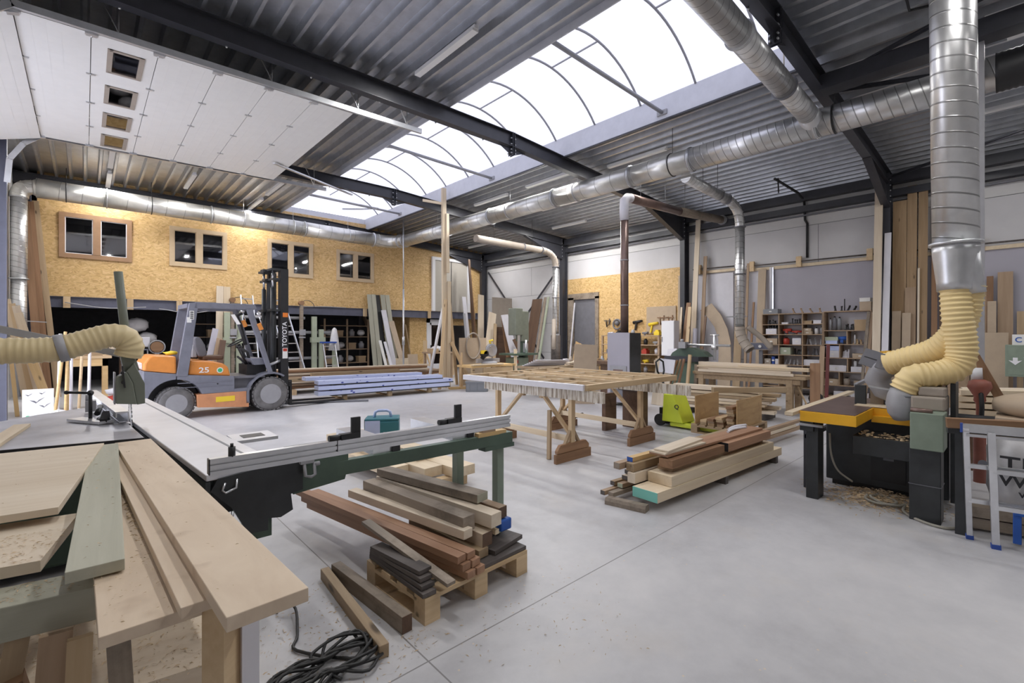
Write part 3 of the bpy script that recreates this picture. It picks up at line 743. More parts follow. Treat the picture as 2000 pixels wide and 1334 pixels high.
m = MB(); m.cyl((-.95, .012, .62), (-.95, 0, .62), .014, n=10); m.build('fuel_cap', 'black', body)
pr([(-.665, .72), (-.3, .70), (-.3, .48), (-.665, .48)], .14, 1.0, 'mid_grey', 'footwell')
pr([(-.665, .745), (-.1, .73), (-.1, .69), (-.665, .70)], .05, 1.05, 'mid_grey', 'floor_plate')
pr([(-.665, .5), (-.36, .505), (-.40, .44), (-.665, .44)], .0, .2, 'fork_grey', 'step')
sk = pr([(-1.28, .44), (-.41, .445), (-.41, .12), (-1.27, .2)], .0, 1.1, 'orange_dull', 'skirt', bevel=.008)
m = MB(); m.box(-.98, -.66, -.004, .002, .27, .37); m.build('warning_plate', 'ink_yellow', sk)
hd = pr([(-1.38, 1.09), (-1.02, 1.055), (-.84, 1.0), (-.76, .93), (-.715, .75), (-1.41, .81)], .06, 1.04, 'orange', 'engine_hood', bevel=.03)
text('25', .14, 'white', hd, Matrix.Translation((-1.16, .055, .885)) @ FACE, sx=1.25)
m = MB(); m.cyl((-.90, .06, .875), (-.90, .052, .875), .055, n=20); m.m = 1; m.cyl((-.90, .052, .875), (-.90, .049, .875), .038, n=20); m.build('round_sticker', ['paper', 'ink_green'], hd)
# mudguard
m = MB(); A0, A1 = arcp(0, .34, .42, 195, 55, 16), arcp(0, .34, .455, 195, 55, 16); m.prism(A0+A1[::-1], .34, Matrix.Translation((0, -.01, 0)) @ XZ)
m.prism([(-.46, .2), (-.40, .2), (-.40, .46), (-.46, .46)], .3, XZ); m.build('front_mudguard', 'fork_grey', fk)
m = MB(); m.prism(arcp(-1.6, .32, .40, 12, 170, 14)+[(-2.0, .3), (-1.2, .3)], .5, Matrix.Translation((0, .3, 0)) @ XZ); m.build('underbody', 'black', fk); m = MB(); m.prism([(-.42, .1), (-.42, .7), (.2, .7), (.2, .15)], .5, Matrix.Translation((0, .3, 0)) @ XZ); m.build('underbody', 'black', fk)
# guard
def leg(pts, y0, y1, nm): return pr(pts, y0, y1, 'fork_grey', nm, bevel=.006)
for y in (.0, 1.0):
    l = leg([(-1.60, .80), (-1.425, .79), (-1.27, 2.04), (-1.29, 2.16), (-1.40, 2.14)], y, y+.1, 'guard_rear_leg')
    if y == 0:
        m = MB(); m.box(-1.40, -1.33, -.004, .002, 1.84, 2.0)
        m.build('vent_label', 'paper', l); 
        m = MB()
        for k in range(4): m.box(-1.39, -1.34, -.006, -.003, 1.855+k*.036, 1.875+k*.036)
        m.build('vent_slots', 'black', l)
    else:
        m = MB(); m.box(-1.44, -1.37, -.004, .002, 1.78, 1.88); m.build('white_label', 'paper', l)
    leg([(-1.33, 2.05), (-1.30, 2.165), (-.30, 2.165), (-.27, 2.08), (-.30, 2.06)], y, y+.09, 'guard_roof_rail')
    leg([(-.455, 2.08), (-.345, 2.08), (.045, .75), (-.035, .75)], y, y+.08, 'guard_front_leg')
for k in range(6):
    m = MB(); m.box(-1.2+k*.17, -1.17+k*.17, .08, 1.02, 2.10, 2.15); m.build('guard_bar', 'fork_grey', fk)
for a in ((-1.42, -1.30, .1, 1.0, 2.06, 2.14), (-.36, -.28, .08, 1.0, 2.07, 2.15)): m = MB(); m.box(*a); m.build('guard_cross_rail', 'fork_grey', fk)
# seat, controls
st = MB(); st.tube([(-1.10, .55, 1.10), (-1.19, .55, 1.24), (-1.26, .55, 1.40), (-1.27, .55, 1.50)], [.10, .12, .115, .06], 10)
st = MB(); st.prism([(-1.12, 1.12), (-1.06, 1.16), (-1.09, 1.35), (-1.17, 1.50), (-1.23, 1.525), (-1.28, 1.50), (-1.27, 1.35), (-1.2, 1.13)], .46, Matrix.Translation((0, .3, 0)) @ XZ)
st.build('seat_back', 'mid_grey', fk, bevel=.03)
st = MB(); st.box(-1.30, -1.22, .34, .72, 1.12, 1.36); st.build('seat_back_shell', 'grey', fk, bevel=.015)
st = MB(); st.box(-1.13, -.79, .28, .78, 1.065, 1.15); st.build('seat_cushion', 'brown_dark', fk, bevel=.025)
m = MB(); m.cyl((-.20, .55, .75), (-.47, .55, 1.36), .045, n=12); m.box(-.38, -.05, .25, .85, .74, .95); m.cyl((-.30, .4, .9), (-.52, .4, 1.12), .02, n=8); m.build('steering_column', 'black', fk)
m = MB(); M = TR(-.50, .55, 1.40, 0, 0, -.5); m.tube([M @ V((.17*math.cos(a), .17*math.sin(a), 0)) for a in [2*PI*i/28 for i in range(28)]], .014, 8, closed=True)
for a in (0, 2.1, 4.2): m.cyl(M @ V((0, 0, -.03)), M @ V((.17*math.cos(a), .17*math.sin(a), 0)), .011, n=8)
m.build('steering_wheel', 'black', fk)
for k, y in enumerate((.24, .31, .38)):
    m = MB(); m.tube([(-.30, y, .95), (-.36, y, 1.2), (-.47-.03*k, y, 1.30)], .011, 8); m.ball((-.47-.03*k, y, 1.31), .026, 8); m.build('lever', 'black', fk)
pr([(-.36, 1.07), (-.32, 1.09), (-.1, 1.08), (-.04, .95), (-.28, .94)], .1, .95, 'fork_grey', 'dashboard', bevel=.015)
for k, (x, y, z) in enumerate(((-.47, .12, 1.80), (-.22, -.02, 1.74))):
    m = MB(); M = TR(x, y, z, 0, 0, -.4); m.box(-.035, .035, -.03, .03, -.09, .05, M); o = m.build('indicator_lamp', 'orange', fk, bevel=.008)
    m = MB(); m.cyl((x+.03, y, z+.04), (x-.02, y, z+.22), .012, n=8); m.ball((x-.02, y, z+.24), .05, 8); m.build('lamp_bracket', 'chrome', o)
m = MB(); M = TR(-.62, .1, 1.86, .2, 0, -.55); m.box(-.006, .006, -.07, .07, -.11, .11, M); m.build('clipboard', 'paper', fk)
m = MB(); m.tube([(-.36, .2, 2.04), (-.55, .3, 1.95), (-.50, .25, 1.75), (-.42, .2, 1.35)], .035, 8); m.build('work_lamp_arm', 'black', fk)
# mast
for y in (.06, .86):
    m = MB(); m.ibeam((.285, y+.06, .10), (.285, y+.06, 2.95), .15, .11, .014, .014, side=(0, 1, 0)); o = m.build('mast_channel', 'black', fk)
    m = MB(); m.box(.21, .36, y+.0, y+.004, .12, 2.93); m.build('channel_side', 'black', o)
    if y < .5:
        text('TOYOTA', .125, 'white', o, Matrix.Translation((.285, .057, 1.57)) @ Matrix.Rotation(-PI/2, 4, 'Y') @ FACE, sx=1.0)
        m = MB(); m.box(.245, .345, .052, .058, 1.93, 2.02); m.build('flag_sticker', 'ink_orange', o)
        m = MB(); m.box(.24, .34, .052, .058, 1.06, 1.28); m.build('capacity_plate', 'paper', o); m = MB(); m.box(.25, .33, .05, .0525, 1.21, 1.27); m.build('red_mark', 'red', o)
    m = MB(); m.box(.22, .33, (.20, .72)[y > .5], (.27, .79)[y > .5], .15, 2.92); m.build('inner_channel', 'black', fk)
    yy = (.22, .80)[y > .5]
    m = MB(); m.cyl((.10, yy, .3), (.10, yy, 2.55), .045, n=14); o = m.build('lift_cylinder', 'machine_black', fk)
    m = MB(); m.cyl((.10, yy, 2.55), (.10, yy, 2.9), .025, n=12); m.build('piston_rod', 'chrome', o)
    m = MB(); m.cyl((-.02, (.12, .95)[y > .5], .92), (.27, (.12, .95)[y > .5], 1.04), .028, n=10); m.ball((.27, (.12, .95)[y > .5], 1.04), .05, 10); m.build('tilt_cylinder', 'galv_plain', fk)
for x, z in ((.03, 2.92), (.06, 2.72), (.03, 2.07)):
    m = MB(); m.box(x, x+.2, .08, .96, z-.02, z+.025); m.box(x-.06, x+.03, .4, .6, z-.02, z+.025); m.build('mast_tie', 'machine_black', fk)
for k, y in enumerate((.42, .50, .58, .66)):
    m = MB(); m.tube(spline([(.13, y, .4), (.12+.02*(k % 2), y, 1.2), (.12, y, 2.0), (.13, y, 2.75)], 5), .016, 8); m.build('hydraulic_hose', 'black_rubber', fk)
m = MB(); m.box(.40, .45, .15, .95, .10, .18); m.box(.40, .45, .15, .95, .46, .56); m.box(.36, .42, .25, .85, .1, .56); m.build('fork_carriage', 'black', fk)
for y in (.24, .74):
    m = MB(); m.prism([(.45, .58), (.49, .58), (.495, .09), (1.68, .05), (1.68, .035), (.45, .04)], .12, Matrix.Translation((0, y, 0)) @ XZ); m.build('fork', 'black', fk)
# wheels
def wheel(x, y, z, r, w, rim, nm, steer=0.):
    M = Matrix.Translation((x, y, z)) @ Matrix.Rotation(steer, 4, 'Z') @ Matrix.Rotation(PI/2, 4, 'X')
    m = MB(); m.lathe([(rim, -w/2), (r*.86, -w/2*1.04), (r*.96, -w/2*.82), (r, -w/2*.5), (r, w/2*.5), (r*.96, w/2*.82), (r*.86, w/2*1.04), (rim, w/2)], M, 40, caps=False)
    for k in range(26):
        a = 2*PI*k/26
        for s in (-1, 1):
            B = M @ Matrix.Rotation(a+s*.06, 4, 'Z'); m.box(r*.955, r*1.02, -.028, .028, min(s*w*.12, s*w*.47), max(s*w*.12, s*w*.47), B)
    t = m.build(nm, 'tyre', fk)
    m = MB(); m.lathe([(rim*1.02, w/2*1.0), (rim*.98, w/2*.75), (rim*.7, w/2*.55), (rim*.62, w/2*.3), (.01, w/2*.3)], M, 28); h = m.build('rim', 'grey', t)
    m = MB(); m.lathe([(rim*.86, w/2*.66), (rim*.62, w/2*.35), (rim*.45, w/2*.36)], M, 24); m.build('rim_recess', 'black', h)
    m = MB(); m.lathe([(rim*.42, w/2*.3), (rim*.40, w/2*.8), (rim*.25, w/2*.95), (.005, w/2*.98)], M, 18); m.build('hub', 'grey', h)
    m = MB()
    for k in range(6): a = 2*PI*k/6; m.cyl(M @ V((rim*.55*math.cos(a), rim*.55*math.sin(a), w/2*.3)), M @ V((rim*.55*math.cos(a), rim*.55*math.sin(a), w/2*.6)), rim*.07, n=6)
    m.build('wheel_nut', 'galv_plain', h)
wheel(0, .12, .345, .345, .22, .20, 'front_wheel'); wheel(0, .98, .345, .345, .22, .20, 'front_wheel')
wheel(-1.6, .13, .30, .30, .19, .17, 'rear_wheel', .12); wheel(-1.6, .97, .30, .30, .19, .17, 'rear_wheel', .12)
m = MB(); m.ball((-1.64, .25, 1.2), .07, 8, (1.6, 1, .5), jit=.25); o = m.build('rag', 'ink_yellow', None, TR(2.82, 10.42, .02, math.radians(2))); tag(o, 'crumpled yellow rag on the forklift counterweight', 'rag')
# ================================================================ PANEL SAW
sw = wthing('panel_saw', 'grey sliding table panel saw with blade, fence and dust hose', 'table saw', (.25, 4, 0))
YZ = None
def flat(poly, z0, z1, mat, name, parent, bevel=0.):
    m = MB(); m.prism(poly, z1-z0, Matrix.Translation((0, 0, z0))); return m.build(name, mat, parent, bevel=bevel)
tb = flat([(-.95, 4.10), (.285, 3.837), (.15, 5.95), (-.30, 5.55), (-.95, 4.75)], .835, .88, 'saw_table', 'cast_table', sw, .004)
m = MB(); m.bar((-.95, 4.095, .845), (.284, 3.832, .845), .012, .075); m.build('table_edge', 'black', tb)
flat([(.16, 4.55), (.255, 4.52), (.16, 5.9), (.05, 5.8)], .8805, .884, 'saw_bright', 'throat_plate', tb)
m = MB(); m.box(-.85, .16, 4.2, 5.3, .05, .835); m.build('saw_cabinet', 'green', sw, bevel=.02)
D = V((-.0757, .997, 0)); SD = V((.997, .0757, 0))
p0 = V((.59, 2.62, .865)); p1 = p0+D*3.62
m = MB(); m.bar(p0, p1, .335, .03); sl = m.build('sliding_table', 'saw_bright', sw, bevel=.004)
m = MB(); m.bar(p0+SD*.09+V((0, 0, .0155)), p1+SD*.09+V((0, 0, .0155)), .014, .002); m.build('table_groove', 'grey_plastic', sl)
m = MB(); m.bar(p0+SD*.172+V((0, 0, -.004)), p1+SD*.172+V((0, 0, -.004)), .012, .012); m.build('table_lip', 'alu', sl)
m = MB(); m.bar(p0+D*.05+V((0, 0, -.11)), p1+V((0, 0, -.11)), .24, .18); m.bar(p0+SD*-.16+D*.0+V((0, 0, -.05)), p1+SD*-.16+V((0, 0, -.05)), .02, .06); m.build('carriage_beam', 'machine_black', sw)
m = MB(); m.prism([(.47, .855), (.86, .895), (.86, .72), (.80, .71), (.81, .625), (.75, .60), (.69, .61), (.69, .55), (.60, .555), (.53, .70), (.44, .80)], .05, Matrix.Translation((0, 2.60, 0)) @ XZ)
m.build('beam_end_cover', 'machine_black', sw); m = MB(); m.box(.60, .72, 2.65, 2.75, .50, .60); m.build('oil_tray', 'green', sw)
m = MB(); m.tube([(.50, 2.6, .83), (.485, 2.59, .80), (.50, 2.59, .785), (.545, 2.59, .80), (.55, 2.6, .84)], .006, 6); m.build('wiper_hook', 'alu', sw); m = MB(); m.tube([(.53, 2.59, .69), (.525, 2.585, .655), (.50, 2.585, .65)], .007, 6); m.build('wiper_hook', 'alu', sw)
# scoring and saw blade
m = MB(); m.cyl((.262, 4.78, .82), (.266, 4.78, .82), .205, n=48)
for k in range(36): a = 2*PI*k/36; m.box(.2605, .2675, -.008, .008, .198, .213, Matrix.Translation((0, 4.78, .82)) @ Matrix.Rotation(a, 4, 'X'))
m.build('saw_blade', 'chrome', sw)
# rip fence
f0, f1 = V((.205, 4.52, .935)), V((.05, 6.5, .935))
m = MB(); m.bar(f0+V((0, 0, .035)), f1+V((0, 0, .035)), .075, .012); m.bar(f0+SD*.035, f1+SD*.035, .008, .075); m.bar(f0+SD*-.035+V((0, 0, .02)), f1+SD*-.035+V((0, 0, .02)), .008, .04); m.bar(f0+SD*.01+V((0, 0, -.035)), f1+SD*.01+V((0, 0, -.035)), .055, .008)
rf = m.build('rip_fence', 'alu', sw)
m = MB(); m.bar((-.06, 4.95, .895), (.12, 4.62, .895), .10, .02); m.build('fence_carriage', 'alu', rf)
m = MB(); m.cyl((.03, 4.85, .9), (.03, 4.85, 1.10), .012, n=8); m.cyl((.04, 4.83, 1.10), (-.10, 4.9, 1.11), .010, n=8); m.ball((-.105, 4.9, 1.11), .016, 8); m.ball((.03, 4.85, 1.1), .022, 8); m.build('clamp_lever', 'black', rf)
m = MB(); m.cyl((.09, 4.75, .90), (.115, 4.66, .90), .03, n=10); m.bar((.12, 4.7, .95), (.10, 4.62, .90), .04, .05); m.build('fence_knob', 'black', rf); m = MB(); m.cyl((.07, 4.9, .93), (.09, 5.02, .97), .02, n=8); m.build('fence_knob', 'black', rf)
m = MB(); m.box(.0, .07, 5.3, 5.42, .90, .99); m.cyl((.02, 5.36, .99), (.02, 5.36, 1.04), .02, n=10); m.build('fence_block', 'grey', rf)
# overhead guard and extraction
m = MB(); m.prism([(.165, 1.045), (.285, 1.03), (.262, 1.19), (.225, 1.275), (.165, 1.23)], .16, Matrix.Translation((0, 4.45, 0)) @ XZ); gd = m.build('blade_guard', 'green_grey', sw, bevel=.006)
m = MB(); m.box(.155, .165, 4.47, 4.62, 1.04, 1.27); m.build('clear_shield', 'grey', gd)
m = MB(); m.prism([(.285, 1.025), (.335, 1.03), (.333, 1.18), (.27, 1.34), (.225, 1.275), (.262, 1.19)], .14, Matrix.Translation((0, 4.47, 0)) @ XZ); m.build('guard_cheek', 'green_grey', gd, bevel=.006)
m = MB(); m.tube([(.262, 4.53, 1.27), (.24, 4.53, 1.36), (.235, 4.53, 1.43)], [.045, .045, .05], 16); m.build('guard_neck', 'green_grey', gd)
m = MB(); m.bar((.215, 4.44, 1.16), (.20, 4.44, 1.32), .014, .01); m.cyl((.205, 4.44, 1.2), (.205, 4.42, 1.2), .012, n=8); m.cyl((.20, 4.44, 1.27), (.20, 4.42, 1.27), .012, n=8); m.build('height_scale', 'black', gd)
m = MB(); m.tube([(.245, 4.66, 1.45), (.222, 4.66, 1.62), (.186, 4.66, 2.03)], [.034, .029, .028], 14); m.build('guard_pole', 'green_grey', sw)
m = MB(); m.bar((-1.15, 4.72, 1.80), (.20, 4.72, 1.40), .05, .05); m.build('guard_arm', 'grey', sw)
hs = ribbed([(-1.3, 4.5, 1.36), (-.8, 4.5, 1.41), (-.41, 4.5, 1.44), (-.27, 4.5, 1.441), (-.121, 4.5, 1.455), (.02, 4.5, 1.505), (.135, 4.5, 1.542), (.215, 4.51, 1.525), (.248, 4.52, 1.455), (.236, 4.53, 1.39)], .086, .036, .05).build('extraction_hose', 'hose', sw)
m = MB(); m.cyl((-.145, 4.5, 1.450), (-.095, 4.5, 1.462), .096, n=24); m.build('hose_clamp', 'grey', hs)
# cross-cut fence and outrigger
cf0, cf1 = V((.412, 2.47, .95)), V((2.19, 2.43, .95))
m = MB()
for dz, h in ((.028, .02), (0, .018), (-.03, .022)): m.bar(cf0+V((0, 0, dz)), cf1+V((0, 0, dz)), .034, h)
m.bar(cf0+V((0, .004, 0)), cf1+V((0, .004, 0)), .022, .075); cf = m.build('crosscut_fence', 'alu', sw)
m = MB(); m.box(.407, .412, 2.45, 2.49, .918, .988); m.build('end_cap', 'black', cf)
for x, z in ((1.06, 1.04), (1.74, 1.04)):
    m = MB(); m.box(x, x+.05, 2.44, 2.455, .99, 1.10); m.box(x-.06, x+.045, 2.43, 2.47, .988, 1.018); m.cyl((x-.12, 2.45, 1.002), (x-.05, 2.45, 1.002), .016, n=10); m.build('flip_stop', 'black', cf)
m = MB(); m.cyl((.50, 2.465, .985), (.50, 2.465, 1.03), .015, n=10); m.cyl((.50, 2.465, 1.03), (.50, 2.465, 1.045), .007, n=8); m.build('fence_bolt', 'black', cf)
m = MB(); m.box(.98, .985, 2.44, 2.452, .93, .99); m.build('scale_mark', 'black', cf)
of = MB(); of.bar((.80, 2.66, .785), (2.36, 2.60, .785), .05, .082); of.bar((.95, 3.22, .785), (2.40, 3.16, .785), .05, .07); of.box(2.33, 2.38, 2.6, 3.18, .75, .82)
om = of.build('outrigger_frame', 'green', sw, bevel=.003)
m = MB(); m.prism([(.82, .695), (1.10, .72), (1.12, .80), (1.12, .90), (.83, .90)], .02, Matrix.Translation((0, 2.625, 0)) @ XZ); m.build('outrigger_gusset', 'green', om)
m = MB(); m.box(.84, .91, 2.57, 2.64, .86, .905); m.tube([(.86, 2.58, .86), (.86, 2.56, .80), (.89, 2.56, .79), (.91, 2.56, .80), (.91, 2.58, .86)], .009, 6); m.cyl((.91, 2.58, .85), (.94, 2.58, .85), .012, n=8); m.build('bearing_bracket', 'grey', om)
m = MB(); m.box(2.1, 2.38, 2.58, 2.66, .715, .745); m.build('leg_plate', 'green', om)
for x, y in ((2.05, 2.84), (2.27, 2.64)): m = MB(); m.box(x-.03, x+.03, y-.03, y+.03, 0, .75); m.build('outrigger_leg', 'green_pale', om)
for x in (1.40, 1.98):
    m = MB(); m.box(x-.12, x, 2.64, 3.2, .82, .90); o = m.build('cross_support', 'alu', om)
    m = MB(); m.box(x, x+.05, 2.62, 2.66, .82, .90); m.build('support_end', 'black', o)
m = MB(); m.box(.70, .95, 3.35, 3.6, .855, .875); m.m = 1; m.box(.76, .89, 3.42, 3.53, .8755, .877); m.build('side_tray', ['saw_bright', 'black'], sw)
m = MB(); m.box(2.04, 2.30, 2.58, 2.63, .822, .85); o = m.build('wood_offcut', 'pine_yellow')  # loose pinewood offcuts lying on the outrigger
m = MB(); m.box(2.08, 2.2, 2.585, 2.625, .85, .875); m.build('offcut_top', 'tan', o); tag(o, 'small wooden block on the far end of the green outrigger', 'wood block')
plank('board', 'short whitewashed batten lying on the grey saw table', 'board', 'pine_pale', (-.42, 3.98+.06, .892), (-.335, 4.88, .892), .085, .022)
# ================================================================ FOREGROUND BOARDS
LB = 'board'
plank('plywood_board', 'long pale plywood board reaching from the saw towards the camera, topmost', LB, 'plywood', (.224, 3.79, .862), (.318, 1.185, .905), .178, .034, bevel=.002)
plank('plywood_board', 'narrow plywood strip half hidden beneath the long topmost plywood board', LB, 'plywood', (.135, 3.74, .842), (.212, 1.37, .872), .085, .028, bevel=.002)
plank('plywood_board', 'wide plywood board lowest of the three overlapping plywood ends', LB, 'plywood', (.10, 3.70, .80), (.122, 1.42, .84), .20, .03, bevel=.002)
plank('offcut', 'thin brown splinter of wood lying on the narrow plywood strip', 'offcut', 'weathered', (.165, 2.05, .868), (.19, 1.72, .874), .018, .012)
plank('board', 'smooth grey green board lying lengthways in front of the saw', LB, 'grey_green', (.085, 3.72, .872), (.022, 1.78, .872), .128, .034, bevel=.002)
plank('panel', 'broad pale panel covered in fine dust in front of saw table', 'panel', 'planed', (-1.2, 3.23, .885), (.005, 3.08, .885), 1.28, .028, bevel=.002)
plank('panel', 'dusty chipboard panel just under the broad pale panel', 'panel', 'planed', (-.75, 2.42, .825), (-.06, 2.29, .825), .46, .035)
plank('beam', 'thick greenish timber beam carrying the dusty boards', 'beam', 'grey_green', (-.72, 2.08, .735), (.10, 1.95, .735), .15, .10, bevel=.003)
o = thing('timber_post', 'square timber leg under the near end of topmost plywood', 'timber post', (.268, 1.43, 0), .75)
m = MB(); m.box(-.035, .035, -.03, .03, 0, .875); m.build('post', 'pine', o, M=None)
m = MB(); m.box(-.06, .06, -.05, .05, 0, .02); m.build('foot_plate', 'pine', o)
m = MB(); m.prism([(.31, .845), (.352, .85), (.352, .0), (.31, .0)], .018, Matrix.Translation((0, 1.41, 0)) @ XZ); o = m.build('board', 'board_white'); tag(o, 'white board standing upright beside the square timber leg', LB)
plank('board', 'narrow grey board leaning below the wide plywood end', LB, 'weathered', (.10, 1.56, 0), (.062, 1.62, .80), .05, .02, (1, 0, 0))
plank('panel', 'low panel thick with sawdust under the overhanging plywood boards', 'panel', 'planed', (-.3, 2.38, .20), (.52, 2.25, .20), .72, .4)
for k, (p, q, w, t, mt, lb) in enumerate((((-.10, 1.72, 0), (-.06, 1.85, .70), .07, .03, 'tan', 'split brown board leaning under the greenish beam'), ((-.035, 1.70, 0), (-.01, 1.80, .69), .055, .03, 'pine', 'split pale board leaning beside the split brown board'),
        ((-.30, 2.0, .30), (-.02, 1.86, .42), .10, .06, 'weathered', 'rough grey offcut lying under the greenish beam'), ((-.32, 1.72, .30), (-.08, 1.62, .36), .09, .05, 'tan', 'brown beam end lying low under the foreground boards'),
        ((-.36, 1.9, .50), (-.12, 1.9, .55), .08, .07, 'brown', 'dark brown block lying deep under the greenish beam'), ((-.24, 1.80, 0), (-.14, 1.95, .69), .05, .04, 'oak', 'slim oak batten leaning under the greenish beam'))):
    plank('offcut' if k > 1 else 'board', lb, 'offcut' if k > 1 else LB, mt, p, q, w, t, (1, 0, 0))
m = MB(); m.box(-.9, -.34, 1.55, 2.3, 0, .30); tag(m.build('offcut_crate', 'dark_weathered'), 'dark crate of scraps under the foreground boards', 'crate')
# sawdust and shavings strewn over boards and floor: nobody could count them
R_ = random.Random(3); m = MB()
def flake(x, y, z, s):
    a = R_.uniform(0, 6.28); c, d = math.cos(a)*s, math.sin(a)*s; l = R_.uniform(1, 2.4); h = R_.uniform(.1, .8)*s
    m._add([(x-c*l, y-d*l, z), (x+c*l, y+d*l, z+h*.3), (x-d*.6, y+c*.6, z+h)], [(0, 1, 2)])
def strew(n, p, q, w, z0, z1, s=.004):
    p, q = V(p), V(q); t = (q-p); nrm = V((-t.y, t.x)).normalized() if True else 0
    for _ in range(n):
        u = R_.random(); v = R_.uniform(-.5, .5)*w; c = p+t*u+nrm*v; flake(c.x, c.y, z0+(z1-z0)*u+.001, R_.uniform(.4, 1.3)*s)
strew(900, (.125, 3.6), (.142, 1.75), .035, .822, .845, .005); strew(500, (.175, 3.3), (.245, 1.35), .03, .862, .888, .004); strew(160, (.08, 1.95), (.12, 1.45), .16, .85, .857, .003)
strew(90, (-.7, 3.3), (0, 3.1), 1.1, .90, .90, .003); strew(700, (-.6, 2.3), (-.07, 2.2), .3, .844, .844, .004); strew(420, (-.6, 2.06), (.07, 1.96), .13, .786, .786, .004); strew(60, (.08, 3.5), (.03, 1.85), .1, .89, .89, .003)
strew(1200, (-.25, 2.3), (.5, 2.2), .66, .402, .402, .005); strew(80, (.23, 3.5), (.31, 1.3), .15, .882, .922, .003)
strew(700, (.75, 2.9), (1.05, 1.9), .7, .001, .001, .006); strew(250, (1.5, 2.1), (2.3, 1.6), .9, .001, .001, .005)
o = m.build('sawdust', 'sawdust', fix=False); tag(o, 'sawdust and shavings strewn over the boards and floor by the saw', 'sawdust', kind='stuff')
# cable heap
R_ = random.Random(11); pts = []
c = V((.80, 2.13, 0)); 
for k in range(60):
    a = k*.83; r = .12+.09*math.sin(k*1.7)+.02*R_.random(); pts.append(c+V((r*math.cos(a)*1.25, r*math.sin(a), .012+.045*abs(math.sin(k*.9)))))
pts = [V((.78, 2.78, .01)), V((.83, 2.83, .05)), V((.86, 2.72, .03)), V((.80, 2.5, .012)), V((.76, 2.38, .012))]+pts
m = MB(); m.tube(spline(pts, 5), .0075, 7); tag(m.build('power_cord', 'cable'), 'heap of black power cable on floor beside the timber leg', 'cable')
# ================================================================ BEAM PILE ON THE HALF PALLET
PA = .054; PM = TR(1.33, 2.14, 0, PA)
def pallet(name, label, M, L, W, nb, blocks, mat='pine', group=None, deck_over=True):
    t = wthing(name, label, 'pallet', tuple(M.translation), M.to_euler().z, group)
    for i in range(nb):
        y = (W-.1)*i/(nb-1); m = MB(); m.box(0, L, y, y+.1, .122, .144, M); m.build('deck_board', mat, t)
    nx = blocks
    for i in range(nx):
        x = (L-.1)*i/(nx-1); m = MB(); m.box(x, x+.1, 0, W, .1, .122, M); m.build('stringer', mat, t)
        for y in (0, (W-.1)) if W < .9 else (0, (W-.1)/2, W-.1): m = MB(); m.box(x, x+.1, y, y+.1, .022, .1, M); m.build('block', mat, t)
        m = MB(); m.box(x, x+.1, 0, W, 0, .022, M); m.build('bottom_board', mat, t)
    return t
pallet('pallet', 'small wooden pallet under the brown beam pile nearest the camera', PM, .8, .62, 4, 3, 'pine')
def P(x, y, z): return PM @ V((x, y, z))
bm_ = 'beam'
for k, (y0, x0, L) in enumerate(((.02, .0, .8), (.18, .02, .79))): plank('board', 'dark weathered board along the %s edge of the small pallet' % ('front', 'middle')[k], 'board', 'dark_weathered', P(x0+.32, y0+.05, .156), P(x0+L, y0+.05, .158), .12, .022)
for k in range(4): plank('slat', '%s dark weathered slat from bottom, stacked on the open end of the pallet' % ORD[k], 'slat', 'dark_weathered', P(.03+.012*k, .0+.03*k, .160+.027*k), P(.06-.01*k, .62-.02*k, .160+.027*k), .085, .022)
for k in range(2): plank('board', '%s dark board on the pallet beneath the blue block' % ('lower', 'upper')[k], 'board', 'dark_weathered', P(.55, .12+.14*k, .185+.03*k), P(.84, .16+.16*k, .19+.03*k), .14, .026)
# reddish beams, two wide and three high
for row in range(3):
    for col in range(2):
        x = .30+.072*col-.02*row; z = .178+.044*row
        plank(bm_, 'reddish square beam in the %s layer, %s of its pair, of the pallet pile' % (('bottom', 'middle', 'top')[row], ('outer', 'inner')[col]), bm_, 'reddish', P(x-.04*row*0, -.03+.02*row, z), P(x-.20, 1.72+.06*((row+col) % 3), z+.01), .066, .041, group='reddish beams of the pallet pile', bevel=.002)
plank(bm_, 'pale brown beam lying on top of the reddish beams', bm_, 'planed', P(.40, .12, .335), P(.27, 1.35, .33), .075, .055, bevel=.002)
plank(bm_, 'heavy grey brown square beam in the middle of the pallet pile', bm_, 'weathered', P(.44, .16, .375), P(.38, 1.30, .37), .10, .095, bevel=.003)
plank(bm_, 'grey beam with planed end near the blue block of pallet pile', bm_, 'planed', P(.60, .08, .375), P(.50, 1.32, .38), .095, .085, bevel=.002)
plank(bm_, 'grey beam with slanted greenish sawn end on top of pallet pile', bm_, 'weathered', P(.66, .28, .455), P(.50, 1.30, .46), .11, .055, bevel=.002, end='grey_green')
plank(bm_, 'brown beam with dark end beside the green outrigger legs', bm_, 'tan', P(.735, .16, .365), P(.66, 1.2, .37), .075, .075, bevel=.002, end='brown_dark')
plank(bm_, 'pale stub beam with black end low in the pallet pile', bm_, 'planed', P(.54, .10, .265), P(.50, .9, .27), .085, .085, bevel=.002, end='brown_dark')
plank('batten', 'thin pale batten beside the blue block in pallet pile', 'batten', 'pine_pale', P(.625, .10, .285), P(.57, .9, .29), .035, .03)
plank(bm_, 'short dark beam under the pale stub beam in pallet pile', bm_, 'oak', P(.49, .08, .20), P(.46, .8, .205), .08, .05)
m = MB(); m.box(.70, .80, .14, .40, .245, .32, PM); tag(m.build('block', 'blue_paint', bevel=.01), 'bright blue plastic block tucked under the pallet pile beams', 'plastic block')
plank('board', 'narrow weathered board sloping down the open end of pallet pile', 'board', 'weathered', P(.13, -.06, .20), P(.06, .75, .33), .06, .02)
plank(bm_, 'brown beam on the floor ending towards the camera', bm_, 'oak', (1.055, 2.06, .033), (1.125, 3.0, .033), .05, .066, bevel=.003)
